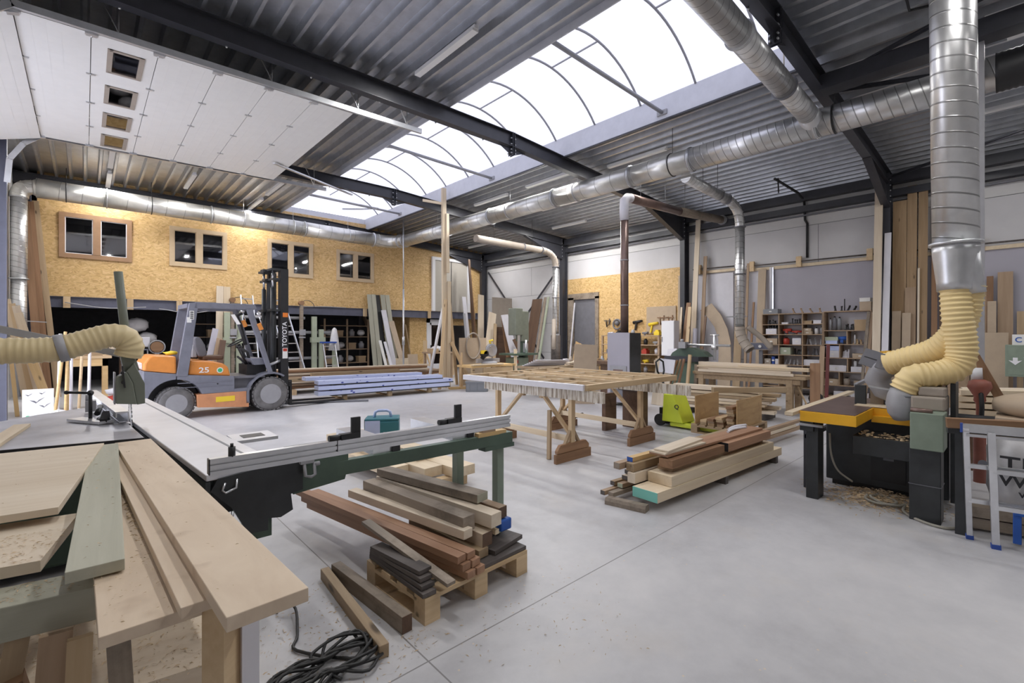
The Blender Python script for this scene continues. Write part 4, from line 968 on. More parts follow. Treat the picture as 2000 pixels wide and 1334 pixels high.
plank(bm_, 'dark brown beam on the floor lying against the small pallet', bm_, 'weathered', (1.235, 2.16, .045), (1.185, 2.97, .045), .06, .09, bevel=.003, end='brown_dark')
# pale beam stack behind the outrigger
for k, (x, y0, y1, z, w, h, lb) in enumerate(((2.78, 3.86, 6.0, .155, .26, .10, 'wide pale beam on the bearer behind the outrigger leg'), (2.52, 4.05, 6.1, .155, .22, .10, 'pale knotty beam next to the wide pale beam'), (2.62, 4.35, 6.05, .255, .24, .10, 'upper pale beam with square end on the pale stack'),
                                     (2.28, 4.3, 5.9, .155, .2, .10, 'third pale beam at the saw end of the pale stack'), (2.36, 4.6, 5.9, .255, .18, .10, 'upper pale beam nearest the saw on pale stack'))):
    plank(bm_, lb, bm_, 'pine_pale', (x+.1, y0, z), (x-.04, y1, z), w, h, bevel=.003)
for y in (4.0, 5.6): plank('bearer', 'short bearer block on the floor under the %s ends of the pale stack' % ('near', 'far')[y > 5], 'bearer', 'pine', (2.2, y, .05), (2.95, y-.03, .05), .1, .10)
tbx = thing('tool_case', 'teal and light blue plastic tool case on the pale beams', 'tool case', (2.72, 5.35, .305), -.55)
m = MB(); m.box(-.20, .20, -.15, .15, 0, .20); m.build('case_body', 'makita', tbx, bevel=.015)
m = MB(); m.box(-.21, -.19, -.10, .10, .02, .22); m.build('latch', 'black', tbx, bevel=.006); m = MB(); m.box(-.195, -.02, -.155, -.15, .02, .21); m.build('front_panel', 'film_blue', tbx)
m = MB(); m.box(-.20, .20, -.14, .14, .20, .23); m.build('lid', 'makita', tbx, bevel=.01)
m = MB(); m.tube([(-.1, 0, .23), (-.09, 0, .29), (-.05, 0, .31), (.05, 0, .31), (.09, 0, .29), (.1, 0, .23)], .017, 8); m.build('handle', 'film_blue', tbx)
m = MB(); m.box(.02, .13, -.154, -.15, .03, .07); m.build('label_plate', 'paper', tbx)
# ================================================================ GLAZING-BAR FRAME ON TRESTLES
fr = wthing('lattice_frame', 'large square wooden lattice frame lying flat on the trestles', 'wooden frame', (5.45, 4.65, .9))
C4 = [V((4.40, 3.53, 0)), V((6.48, 3.50, 0)), V((6.54, 5.86, 0)), V((4.24, 5.70, 0))]
def rail(p, q, z, w, h, nm, mt, par=fr): return plank(nm, None, None, mt, (p.x, p.y, z), (q.x, q.y, z), w, h, parent=par, bevel=.002)
zf = .915
rail(C4[3], C4[0], zf, .075, .07, 'frame_rail', 'board_white'); rail(C4[0], C4[1], zf, .075, .07, 'frame_rail', 'pine'); rail(C4[1], C4[2], zf, .075, .07, 'frame_rail', 'pine'); rail(C4[2], C4[3], zf, .075, .07, 'frame_rail', 'pine')
def bil(a, b): return (C4[0].lerp(C4[1], a)).lerp(C4[3].lerp(C4[2], a), b)
for a in (.2, .38, .64, .82): rail(bil(a, .03), bil(a, .97), zf+.005, .038, .05, 'glazing_bar', 'pine')
rail(bil(.5, .03), bil(.5, .97), zf+.008, .10, .055, 'middle_rail', 'pine'); 
for b_ in (.2, .4, .6, .8): rail(bil(.03, b_), bil(.97, b_), zf-.004, .034, .045, 'glazing_bar', 'pine_pale')
def paint_mat():
    m, nt, b = newmat('painted_board')
    n = noise(nt, coords(nt, (26, 2, 1.2)), 1.0, 4, .7); r = ramp(nt, n, [(.36, (.15, .12, .10)), (.46, (.40, .33, .25)), (.55, (.66, .62, .55)), (.7, (.76, .73, .68))])
    lk(nt, r.outputs[0], b.inputs['Base Color']); b.inputs['Roughness'].default_value = .6
paint_mat()
def trestle(label, x, y0, y1, ya, yb, slant=False):
    t = wthing('trestle', label, 'trestle', (x, (ya+yb)/2, 0))
    plank('top_board', None, None, 'painted_board', (x, y0, .815), (x, y1, .815), .13, .045, (0, 0, 1), parent=t)
    plank('top_cap', None, None, 'pine', (x+.03, y0+.1, .865), (x+.03, y1-.1, .865), .05, .03, parent=t)
    for k, y in enumerate((ya, yb)):
        plank('post', None, None, 'pine', (x+.04, y, .12), (x+.04, y, .88), .07, .055, (1, 0, 0), parent=t)
        m = MB(); s = (-1, 1)[k]
        m.prism([(-.33, 0), (.33, 0), (.33, .11), (-.33, .11)], .045, Matrix.Translation((x+.04, y-.045, 0)) @ XZ)
        f = m.build('foot', 'brown', t, bevel=.003)
        m = MB(); m.prism([(-.30, .115), (.30, .115), (.30, .16), (.24, .215), (-.24, .215), (-.30, .15)], .045, Matrix.Translation((x+.04, y-.035, 0)) @ XZ); m.build('foot_cheek', 'brown', f, bevel=.003)
        for q in (-1, 1): plank('foot_gusset', None, None, 'oak', (x+.04+q*.13, y, .20), (x+.04+q*.03, y, .36), .04, .03, (0, 1, 0), parent=t)
        plank('brace', None, None, 'pine', (x+.05, y+s*-.0, .28), (x+.05, y-s*.52, .78), .06, .03, (1, 0, 0), parent=t)
    plank('stretcher', None, None, 'pine_pale', (x+.0, ya, .26), (x+.0, yb, .26), .07, .03, (0, 0, 1), parent=t)
    return t
t = trestle('trestle with paint streaked board under the white rail of lattice frame', 4.44, 3.28, 5.45, 3.80, 5.2)
plank('prop', None, None, 'oak', (4.26, 3.98, 0), (4.42, 4.12, .58), .05, .035, (0, 1, 0), parent=t)
trestle('trestle with paint streaked board under the far half of lattice frame', 5.86, 2.95, 5.45, 3.72, 5.2)
# brown box pedestal under the frame and a black hand tool on the floor
pd = wthing('pedestal', 'dark brown wooden pedestal box under the lattice frame', 'pedestal', (6.9, 4.45, 0))
m = MB(); m.box(6.75, 7.05, 4.3, 4.6, .0, .62); m.build('pedestal_body', 'brown_dark', pd); m = MB(); m.box(6.70, 7.10, 4.25, 4.65, .62, .66); m.build('pedestal_top', 'dark_weathered', pd)
m = MB(); m.box(6.2, 6.5, 4.55, 4.62, .0, .6); tag(m.build('panel_offcut', 'brown_dark'), 'dark board leaning beside the brown pedestal box', 'board')
m = MB(); m.box(6.7, 6.95, 5.65, 5.8, .0, .04); m.cyl((6.95, 5.72, .03), (7.1, 5.75, .03), .025, n=8); tag(m.build('drill', 'black'), 'black tool lying on the floor beneath the lattice frame', 'tool')
# ================================================================ LONG PILE WITH THE TEAL-ENDED BEAM
PL = TR(3.68, 2.275, 0, -.055)
def Q(s, t, z): return PL @ V((s, t, z))
def pile(name, label, cat, mt, s0, s1, t, w, z0, z1, t1=None, end=None, group=None):
    return plank(name, label, cat, mt, Q(s0, t, (z0+z1)/2), Q(s1, t if t1 is None else t1, (z0+z1)/2), w, z1-z0, bevel=.003, end=end, group=group)
pile('beam', 'broad pale laminated beam with a turquoise painted end', 'beam', 'pine_pale', 0, 2.64, 0, .26, .08, .17, end='teal_paint')
pile('beam', 'broad pale laminated beam lying on the turquoise ended one', 'beam', 'pine_pale', .23, 2.42, 0, .25, .172, .268)
pile('beam', 'light brown beam between laminated and dark brown beams of long pile', 'beam', 'tan', .36, 2.3, .03, .16, .27, .318)
pile('beam', 'dark brown beam on the camera side of the long pile', 'beam', 'brown', .28, 1.26, -.03, .14, .32, .40)
pile('beam', 'brown beam with black end behind the dark brown beam of long pile', 'beam', 'reddish', 1.31, 2.36, -.055, .12, .32, .41, end='black')
pile('board', 'wide brown board topping the long pile', 'board', 'reddish', .30, 2.32, .06, .20, .411, .436)
pile('board', 'short pale board at the near top end of long pile', 'board', 'planed', .27, 1.0, .05, .17, .437, .455)
pile('board', 'second short pale board lying skewed on the first atop long pile', 'board', 'planed', .30, 1.05, .03, .15, .456, .474, .10)
for k in range(2): m = MB(); m.tube([Q(1.72+.12*k+.09*i, .09+.05*k+.02*math.sin(i*.6), .447+.004*k+.006*math.sin(i*.9)) for i in range(6)], .018, 4); tag(m.build('strip', 'board_white'), '%s curved white strip on the far top of the long pile' % ('longer', 'shorter')[k], 'strip')
pile('beam', 'brown beam with square end at the back of long pile', 'beam', 'oak', .08, 2.2, .22, .085, .27, .345)
pile('beam', 'grey ended brown beam outermost at the back of long pile', 'beam', 'tan', .0, 2.1, .31, .07, .285, .345, end='weathered')
pile('batten', 'golden batten with blue painted tip on the long pile', 'batten', 'pine_yellow', .12, 1.55, .25, .065, .347, .39, end='blue_paint')
pile('batten', 'golden batten behind the blue tipped one on long pile', 'batten', 'oak', .85, 2.35, .20, .06, .40, .43)
pile('beam', 'whitish square block end next to turquoise beam in long pile', 'beam', 'planed', .06, 2.2, .19, .085, .17, .265)
for k, (s0, s1, t, z, w, mt, lb, end) in enumerate(((-.10, 2.5, .30, .07, .06, 'weathered', 'lowest dark batten beside the turquoise beam', None), (-.12, 3.0, .38, .07, .05, 'tan', 'outermost low batten of the long pile', 'dark_weathered'), (.05, 4.55, .31, .12, .06, 'tan', 'long batten with green tip in the long pile', 'green_board'),
      (.05, 4.4, .40, .12, .05, 'oak', 'long low batten running past far end of long pile', 'dark_weathered'), (.15, 4.3, .33, .17, .07, 'planed', 'grooved batten on the long green tipped batten', 'dark_weathered'), (.2, 4.6, .34, .215, .06, 'tan', 'upper grooved batten at back of the long pile', 'dark_weathered'), (2.7, 4.45, .42, .17, .08, 'oak', 'brown beam showing only beyond the far end of long pile', None))):
    pile('batten', lb, 'batten', mt, s0, s1, t, w, z-.02, z+.02, end=end)
m = MB(); M = frame(Q(-.05, -.06, .03), Q(-.14, .30, .03)); m.prism([(-.05, -.03), (.05, -.03), (.05, .005), (.035, .03), (-.03, .03), (-.05, .0)], .38, M @ Matrix(((0, 0, 1, 0), (1, 0, 0, 0), (0, 1, 0, 0), (0, 0, 0, 1)))); tag(m.build('moulding', 'weathered'), 'short brown moulding carrying the turquoise end of the long pile', 'moulding')
for k, s in enumerate((1.25, 2.5)): plank('bearer', '%s bearer on the floor under the long pile' % ('middle', 'far')[k], 'bearer', 'dark_weathered', Q(s, -.13, .04), Q(s, .42, .04), .06, .08)
# ================================================================ PALLET TRUCK AND CRATED OFFCUTS
pt = thing('pallet_truck', 'lime green hand pallet truck under the crated offcuts', 'pallet truck', (7.42, 4.05, 0), -PI/2)
m = MB(); m.prism([(-.08, .10), (.30, .10), (.12, .56), (-.05, .56)], .42, Matrix.Translation((0, -.21, 0)) @ XZ); m.build('head', 'lime', pt, bevel=.012)
text('Q', .10, 'black', pt, TR(.19, -.216, .36) @ FACE, 'round_mark'); 
for y in (-.18, .05):
    m = MB(); m.box(.05, 1.15, y, y+.13, .03, .095); m.build('fork', 'lime', pt, bevel=.01)
for y in (-.12, .12):
    m = MB(); m.cyl((-.16, y-.03, .10), (-.16, y+.03, .10), .10, n=20); m.build('steer_wheel', 'black_rubber', pt)
m = MB(); m.cyl((-.1, 0, .05), (-.1, 0, .5), .06, n=14); m.box(-.2, -.05, -.08, .08, .18, .3); m.build('pump', 'black', pt)
m = MB(); m.cyl((-.12, 0, .42), (-.20, 0, .85), .022, n=10); m.tube([(-.2, 0, .78), (-.22, -.11, .92), (-.245, -.12, 1.08), (-.25, 0, 1.13), (-.245, .12, 1.08), (-.22, .11, .92), (-.2, 0, .78)], .016, 8); m.build('handle', 'black', pt)
pallet('pallet', 'pallet with plywood sided crate on the lime pallet truck', TR(7.12, 2.82, .0, 0), 1.1, .75, 6, 3, 'oak')
plank('plywood_sheet', 'upright plywood panel of the crate beside the lime pallet truck', 'panel', 'plywood_warm', (7.12, 3.50, .37), (7.95, 3.50, .37), .44, .015, (0, 0, 1))
plank('plywood_sheet', 'upright plywood panel of the crate facing the long pile', 'panel', 'plywood_warm', (7.14, 2.87, .36), (8.10, 2.87, .36), .43, .015, (0, 0, 1))
R_ = random.Random(5); n = 0
for c, (yc, hh) in enumerate(((3.38, 2), (3.27, 3), (3.13, 4), (2.97, 9))):
    for k in range(hh):
        plank('offcut', '%s offcut from bottom in the %s stack from the lime truck, inside plywood crate' % (ORD[k], ORD[c]), 'offcut', ('oak', 'pine', 'tan', 'brown')[(k+c) % 4], (7.14+R_.uniform(-.02, .03), yc+R_.uniform(-.01, .01), .163+k*.036), (7.75+R_.uniform(-.1, .2), yc+R_.uniform(-.02, .02), .163+k*.036), .10, .034, group='offcuts inside the plywood crate')
plank('beam', 'long golden beam lying across the crate behind the plywood panel', 'beam', 'oak', (8.0, 3.62, .60), (8.95, 2.78, .60), .10, .09)
# ================================================================ BENCH WITH TIMBER
wb = wthing('workbench', 'long wooden workbench loaded with boards before the tool shelves', 'workbench', (10.2, 3.9, 0))
m = MB(); m.box(9.95, 10.6, 2.75, 4.95, .70, .76); m.build('bench_top', 'oak', wb, bevel=.004); m = MB(); m.box(9.98, 10.03, 2.85, 4.9, .60, .70); m.build('apron', 'oak', wb)
for x in (9.97, 10.48):
    for y in (2.98, 4.72): m = MB(); m.box(x, x+.11, y, y+.11, 0, .70); m.build('leg', 'oak', wb)
for k, (x, y0, y1, z, w, h, mt, lb) in enumerate(((9.98, 2.95, 4.82, .785, .10, .05, 'planed', 'pinkish planed board lowest on the workbench front'), (10.0, 3.0, 4.6, .835, .09, .045, 'planed', 'second planed board on the workbench front'), (9.98, 2.7, 4.85, .875, .08, .03, 'pine_pale', 'thin pale batten above the planed boards on workbench'), (10.12, 3.12, 4.88, .865, .08, .20, 'planed', 'tall pale board standing on edge at the top of the workbench'),
      (10.05, 2.72, 4.0, .91, .07, .03, 'pine_pale', 'short pale strip next to the tall board on workbench'))):
    plank('board', lb, 'board', mt, (x, y1, z), (x, y0, z), w, h)
m = MB(); m.box(10.1, 10.45, 2.72, 3.05, .77, .90); m.build('x', 'mid_grey') if 0 else None
plank('board', 'dark brown plank leaning on the end of the workbench', 'board', 'brown', (9.9, 2.58, 0), (10.12, 2.64, 1.02), .16, .03, (0, 1, 0))
plank('board', 'thin pale stick leaning under the workbench end', 'board', 'pine', (10.15, 2.68, 0), (10.2, 2.95, .55), .03, .02)
m = MB(); m.ball((10.6, 2.75, .3), .13, 10); m.cyl((10.45, 2.75, .3), (10.6, 2.7, .28), .07, n=12); m.box(10.45, 10.75, 2.6, 2.9, 0, .2); tag(m.build('vacuum_cleaner', 'black'), 'black workshop vacuum under the end of workbench', 'vacuum')
# stack of pale boards on bearers before the bench
for lay in range(6):
    for c in range(2):
        plank('board', '%s pale board from floor in the %s column of stack before the workbench' % (ORD[lay], ('front', 'rear')[c]), 'board', ('planed', 'pine_pale', 'oak')[(lay*2+c) % 3], (8.95+.24*c, 4.75-.05*lay, .15+.058*lay), (9.15+.24*c, 3.0+.08*((lay*3+c) % 4), .15+.058*lay), .21, .05, group='pale boards stacked before the workbench')
for k, y in enumerate((3.2, 4.5)): plank('bearer', '%s dark bearer under the stack before the workbench' % ('near', 'far')[k], 'bearer', 'dark_weathered', (8.85, y, .06), (9.6, y, .06), .1, .12)
plank('beam', 'thick pale beam on top of the stack before the workbench', 'beam', 'planed', (8.9, 4.8, .53), (9.1, 3.25, .53), .2, .08)
# uprights leaning at the bench end
for k, (x, y, dy, w, h, mt, lb) in enumerate(((9.75, 4.98, .03, .06, 1.12, 'pine', 'tall pale square post standing at the workbench end'), (9.62, 5.12, .10, .035, 1.03, 'reddish', 'reddish batten leaning left of the tall pale post'), (9.58, 5.2, .12, .03, 1.02, 'oak', 'golden batten leaning left of the reddish one'), (9.55, 5.28, .14, .03, 1.0, 'brown', 'dark batten leaning outermost of three by the workbench'), (10.0, 4.92, 0, .08, .9, 'weathered', 'grey board upright behind the tall pale post'))):
    plank('batten', lb, 'batten', mt, (x, y+dy, 0), (x+.08, y-dy, h), w, .05, (0, 1, 0))
o = plank('board', 'pale grain printed board standing on end left of the battens', 'board', 'planed', (9.35, 5.42, 0), (9.5, 5.38, 1.0), .38, .03, (0, 1, 0))
plank('board', 'pink tinted board resting on the pale grain printed board', 'board', 'board_white', (9.42, 5.30, .72), (9.47, 5.28, 1.02), .36, .02, (0, 1, 0))
# ================================================================ PLANER / MOULDER
pm = wthing('planing_machine', 'black planing machine with yellow table and grey extraction elbows', 'machine', (5.6, .9, 0))
def bx(nm, mt, *a, par=None, bevel=.0): m = MB(); m.box(*a); return m.build(nm, mt, par or pm, bevel=bevel)
bx('leg', 'machine_black', 5.08, 5.26, 1.30, 1.40, 0, .74, bevel=.004); bx('leg_bracket', 'machine_black', 5.04, 5.14, 1.33, 1.44, .64, .73)
m = MB(); m.cyl((5.03, 1.44, .70), (5.03, 1.25, .70), .014, n=8); m.build('clamp_rod', 'grey', pm)
c = bx('column', 'machine_black', 5.12, 5.32, .45, .65, 0, .63, bevel=.006); bx('column_band', 'mid_grey', 5.115, 5.325, .445, .655, .30, .305, par=c)
bx('rear_body', 'machine_black', 5.75, 6.45, .45, 1.40, .05, .74, bevel=.01); d = bx('panel_door', 'black', 5.735, 5.75, .75, 1.02, .12, .50); bx('door_logo', 'mid_grey', 5.73, 5.736, .84, .92, .33, .37, par=d)
bx('plinth', 'black', 5.78, 6.4, .5, 1.35, 0, .06)
dw = bx('chip_tray', 'machine_black', 5.35, 5.75, .66, 1.09, .43, .60, bevel=.004)
m = MB(); R_ = random.Random(9)
for k in range(70): a, b_ = R_.uniform(5.37, 5.7), R_.uniform(.7, 1.06); m.ball((a, b_, .60+.01*R_.random()), R_.uniform(.008, .02), 5, (1.5, 1, .5))
q = m.build('chips', 'sawdust', dw); q['kind'] = 'stuff'
tb = bx('infeed_table', 'yellow', 5.0, 5.72, .99, 1.43, .735, .832, bevel=.004); bx('table_plate', 'brown_pipe', 5.004, 6.5, 1.0, 1.425, .833, .838, par=tb); bx('table_rear', 'yellow', 5.72, 6.5, .84, 1.43, .735, .832, par=tb)
bx('cutter_lip', 'yellow', 5.66, 5.9, .68, 1.0, .70, .76, par=tb); bx('cutter_plate', 'pine_pale', 5.72, 5.95, .80, 1.15, .838, .845, par=tb)
bx('fence', 'machine_black', 5.86, 5.90, 1.08, 1.175, .84, 1.035, bevel=.004); m = MB(); m.bar((5.88, 1.17, 1.03), (6.6, 1.06, 1.13), .03, .03); m.build('fence_arm', 'grey', pm)
bx('fence_block', 'mdf', 6.0, 6.2, .96, 1.07, .84, .98); bx('cutter_housing', 'machine_black', 5.95, 6.4, .5, .95, .74, .95, bevel=.02)
bx('switch_box', 'green_pale', 5.08, 5.34, .43, .64, .60, .905, bevel=.008); m = MB(); m.tube([(5.12, .64, .92), (5.12, .5, .915)], .022, 8); m.build('leather_flap', 'brown_pipe', pm)
h = bx('tan_hood', 'mdf_grey', 5.28, 5.52, .44, .66, .905, 1.02, bevel=.015); bx('tan_hood_top', 'mdf_grey', 5.34, 5.52, .44, .62, 1.02, 1.10, par=h, bevel=.015)
bx('side_plate', 'machine_black', 5.5, 5.75, .39, .425, .10, 1.13, bevel=.004)
m = MB(); m.tube([(5.40, .72, .80), (5.39, .73, .86), (5.385, .735, .93), (5.39, .73, 1.0), (5.40, .72, 1.05)], [.075, .105, .114, .108, .10], 22); e = m.build('extraction_elbow', 'grey', pm)
m = MB(); m.cyl((5.40, .72, 1.0), (5.40, .72, 1.02), .115, n=24); m.cyl((5.40, .722, .87), (5.40, .722, .885), .112, n=24); m.build('elbow_band', 'grey_plastic', e)
m = MB(); m.bar((5.36, .97, 1.075), (5.42, .62, 1.02), .05, .012); m.build('clamp_strap', 'galv_plain', e)
m = MB(); m.tube([(5.86, .88, 1.24), (5.90, .96, 1.20), (5.92, 1.0, 1.10), (5.93, .95, 1.0), (5.95, .85, .95)], [.10, .106, .108, .10, .09], 22); e = m.build('extraction_elbow', 'grey', pm)
m = MB(); M = frame((5.86, 1.11, 1.335), (5.84, .86, 1.25), (.25, -.25, 1)); m.box(.0, .14, -.085, .085, -.012, .012, M); m.box(.145, .25, -.075, .075, -.02, .06, M); m.build('blast_gate', 'mid_grey', e); m = MB(); m.box(.02, .13, -.004, .004, .0121, .015, M); m.box(.02, .13, -.004, .004, -.015, -.0121, M); m.build('gate_slot', 'black', e)
y = bx('raised_table', 'yellow', 6.6, 6.95, .68, 1.09, 1.27, 1.365, bevel=.004); bx('raised_table_side', 'orange_dull', 6.59, 6.6, .68, .91, 1.272, 1.362, par=y); bx('raise_post', 'machine_black', 6.65, 6.8, .75, .95, .6, 1.27)
m = MB(); m.tube(spline([(5.30, 1.26, .60), (5.31, 1.25, .40), (5.33, 1.2, .25), (5.4, 1.1, .15)], 5), .009, 8); m.build('machine_cable', 'cable_grey', pm); bx('switch', 'paper', 5.265, 5.275, 1.32, 1.335, .44, .56)
for k, (x, y0, y1, z) in enumerate(((5.9, .05, .42, .80), (5.85, .0, .42, .70), (6.2, .02, .42, .76))): m = MB(); m.cyl((x, y0-.3, z), (x, y1, z), .03, n=10); m.build('feed_roller', ('black', 'galv_plain', 'machine_black')[k], pm)
plank('board', 'long pale board running out behind the yellow machine table', 'board', 'pine_pale', (4.84, 1.475, .815), (7.3, 1.50, .815), .07, .03)
m = MB(); m.box(6.9, 6.98, 1.44, 1.54, 0, .80); m.box(5.4, 5.46, 1.45, 1.51, 0, .80); m.box(5.4, 6.98, 1.46, 1.50, .5, .54); tag(m.build('roller_stand', 'steel_dark'), 'dark stand carrying the long pale board behind the machine', 'stand')
R_ = random.Random(21); m = MB()
for k in range(2600):
    x, y = R_.gauss(5.5, .17), R_.gauss(.92, .2)
    if x < 5.24 and .42 < y < .68: continue
    flake(x, y, max(.0, .06-.16*((x-5.6)**2+(y-.9)**2)**.5)*R_.random()+.002, R_.uniform(.006, .016))
tag(m.build('shavings', 'sawdust', fix=False), 'brown shavings heaped on the floor under the planing machine', 'shavings', kind='stuff')
m = MB(); m.tube(spline([(5.5, 1.0, .03), (5.36, .99, .03), (5.28, .90, .03), (5.32, .80, .03), (5.45, .78, .03), (5.55, .88, .03), (5.45, .97, .035), (5.3, .86, .035), (5.34, .74, .03), (5.45, .72, .02), (5.25, .70, .015), (5.10, .58, .012), (5.05, .42, .012), (5.2, .30, .012)], 6), .011, 8); tag(m.build('power_cord', 'cable_grey'), 'pale cable coiled on the shavings by the planing machine', 'cable')
# ================================================================ LADDER, BAG, BEAM AT THE RIGHT EDGE
la = wthing('ladder', 'aluminium trestle ladder with blue feet before the printed bag', 'ladder', (4.9, .2, 0))
A0, A1, B0, B1 = V((4.955, .275, 0)), V((4.77, .285, .865)), V((4.862, .134, 0)), V((4.77, .155, .85))
for nm, p, q, w in (('stile', A0, A1, .034), ('stile', B0, B1, .042)):
    m = MB(); m.bar(p, q, w, .028, (.2, -.97, 0)); s = m.build(nm, 'alu', la, bevel=.002); d_ = (q-p).normalized()
    m = MB(); m.bar(p-d_*.0, p+d_*.035, w+.008, .036, (.2, -.97, 0)); m.build('rubber_foot', 'blue', s)
RD = V((.22, -.97, .0))
for p, q in ((A0, A1), (B0, B1)):
    for t in (.36, .67): c = p.lerp(q, t); m = MB(); m.bar(c, c+RD*.52, .03, .028, (0, 0, 1)); m.build('rung', 'alu', la)
m = MB(); m.bar(A1+V((0, .02, 0)), A1+RD*.6, .06, .03, (0, 0, 1)); m.bar(A1+V((0, 0, -.05)), A1+V((0, 0, -.05))+RD*.6, .02, .03, (0, 0, 1)); tr = m.build('top_rail', 'alu', la); m = MB(); m.bar(A1+V((0, .03, 0)), A1+V((0, .015, 0)), .066, .036, (0, 0, 1)); m.build('end_cap', 'blue', tr)
plank('beam', 'dark brown rough beam lying above the ladder top', 'beam', 'brown', (4.88, .40, .875), (5.05, -.35, .905), .06, .075, bevel=.004)
m = MB(); m.bar((4.94, .40, .815), (5.15, -.4, .825), .05, .05); m.box(5.0, 5.06, .30, .36, .0, .80); m.box(5.2, 5.26, -.6, -.54, 0, .80); tag(m.build('steel_support', 'machine_black'), 'black steel support under the dark brown beam', 'stand')
bg = wthing('printed_bag', 'clear and white plastic bag printed in black beside ladder', 'bag', (5.3, -.05, 0))
m = MB(); n = 16
for k in range(9):
    pass
prof = [(.12, .20), (.21, .24), (.235, .35), (.23, .55), (.235, .68), (.21, .80), (.13, .83), (.03, .82)]
m.lathe(prof, TR(5.42, -.06, 0, -.2) @ Matrix.Diagonal((.8, 1.15, .93, 1)), 26); b_ = m.build('bag_body', 'plastic_bag', bg)
BM = Matrix.Translation((5.222, .0, .5)) @ Matrix.Rotation(-PI/2-.06, 4, 'Z') @ FACE
for s, sz, dz, dx in (('TENDO', .165, .05, .17), ('WOODW', .14, -.07, .19), ('www.', .08, -.16, .06)):
    text(s, sz, 'ink_dark', bg, BM @ Matrix.Translation((.02+dx, dz, 0)), sx=1.1)
m = MB(); m.cyl((5.23, .215, .53), (5.225, .215, .53), .03, n=16); m.build('round_print', 'mid_grey', bg)
m = MB(); m.ball((5.55, -.12, .98), .26, 14, (1, 1.2, .42), jit=.04); m.box(5.25, 5.9, -.5, .15, .84, .90); tag(m.build('sack', 'mdf'), 'beige sack lying on top behind the dark brown beam', 'sack')
for k in range(2): plank('board', '%s weathered board lying low behind the ladder feet' % ('lower', 'upper')[k], 'board', 'weathered', (5.22, .36-.03*k, .06+.09*k), (5.42, -.5, .06+.09*k), .10, .08)
m = MB(); M = frame((4.99, .03, .03), (5.02, .03, .27)); m.box(0, .24, -.022, .022, -.012, .012, M); m.box(.20, .24, -.05, .022, -.02, .02, M); tag(m.build('clamp', 'blue_paint', bevel=.004), 'blue plastic clamp hanging between ladder and weathered boards', 'clamp')
# brown post with bulb and diagonal plank behind
vs = wthing('vise_post', 'red brown bulb shaped stand with white tube behind machine', 'stand', (6.9, .30, 0))
m = MB(); m.lathe([(.05, 0), (.05, .60), (.03, .68), (.03, .82), (.05, .86), (.045, .90), (.10, 1.0), (.085, 1.06), (.04, 1.08), (.0, 1.08)], TR(6.95, .31, 0), 18); m.build('bulb', 'red_vice', vs); m = MB(); m.cyl((6.97, .33, 1.08), (6.97, .335, 1.20), .045, n=14); m.build('white_tube', 'white', vs); m = MB(); m.tube(spline([(6.9, .30, .95), (6.86, .29, .8), (6.9, .30, .6)], 5), .02, 8); m.build('stand_hose', 'black', vs)
plank('plank', 'dark brown plank leaning diagonally against the steel tube', 'board', 'brown', (7.0, .05, .62), (7.0, .42, 1.50), .075, .03, (0, 1, 0))
for lay in range(4):
    for c in range(2):
        plank('board', '%s pale board from bottom, %s row of stack behind the red brown stand' % (ORD[lay], ('front', 'rear')[c]), 'board', ('pine_pale', 'planed')[c], (7.55+.25*c, .56-.02*lay, .66+.075*lay), (7.75+.25*c, -.9, .70+.085*lay), .22, .055, group='pale boards behind the red brown stand')
m = MB(); m.box(7.45, 8.1, -.8, .52, .56, .62); 
for x in (7.5, 8.0):
    for y in (-.7, .42): m.box(x-.03, x+.03, y-.03, y+.03, 0, .56)
tag(m.build('trestle_table', 'brown_dark'), 'low dark table under pale boards behind the red brown stand', 'table')
cb = wthing('control_cabinet', 'pale green machine cabinet with white arrow logo by the right wall', 'cabinet', (12.6, .0, 0))
m = MB(); m.box(12.5, 13.0, -.6, .228, .79, 1.37); m.build('cabinet_body', 'green_pale', cb, bevel=.01); m = MB(); m.box(12.49, 12.5, -.55, .19, .83, 1.33); dd_ = m.build('cabinet_door', 'green_pale', cb)
m = MB(); m.box(12.7, 12.8, -.4, .0, 0, .79); m.build('cabinet_post', 'mid_grey', cb)
CM = Matrix.Translation((12.485, .10, 1.08)) @ Matrix.Rotation(-PI/2, 4, 'Z') @ FACE
m = MB(); m.prism([(-.085, .01), (-.03, -.0), (-.03, .06), (.03, .06), (.03, 0), (.085, .01), (0, -.075)], .003, CM); m.build('arrow_logo', 'white', dd_)
text('VE', .09, 'white', dd_, CM @ Matrix.Translation((.155, .03, 0)))
m = MB(); m.box(12.55, 12.75, -.02, .14, 1.37, 1.56); o = m.build('carton', 'paper'); tag(o, 'small white carton standing on the pale green cabinet', 'box'); text('C', .13, 'blue_paint', o, Matrix.Translation((12.545, .06, 1.46)) @ Matrix.Rotation(-PI/2, 4, 'Z') @ FACE, 'blue_print')
# ================================================================ RIGHT WALL
def lean(name, label, cat, mt, y, w, zt, xt=13.98, foot=.30, t=.035, dy=0., z0=0., group=None):
    return plank(name, label, cat, mt, (xt-foot, y+dy, z0), (xt-.02, y, zt), w, t, (0, 1, 0), group=group)
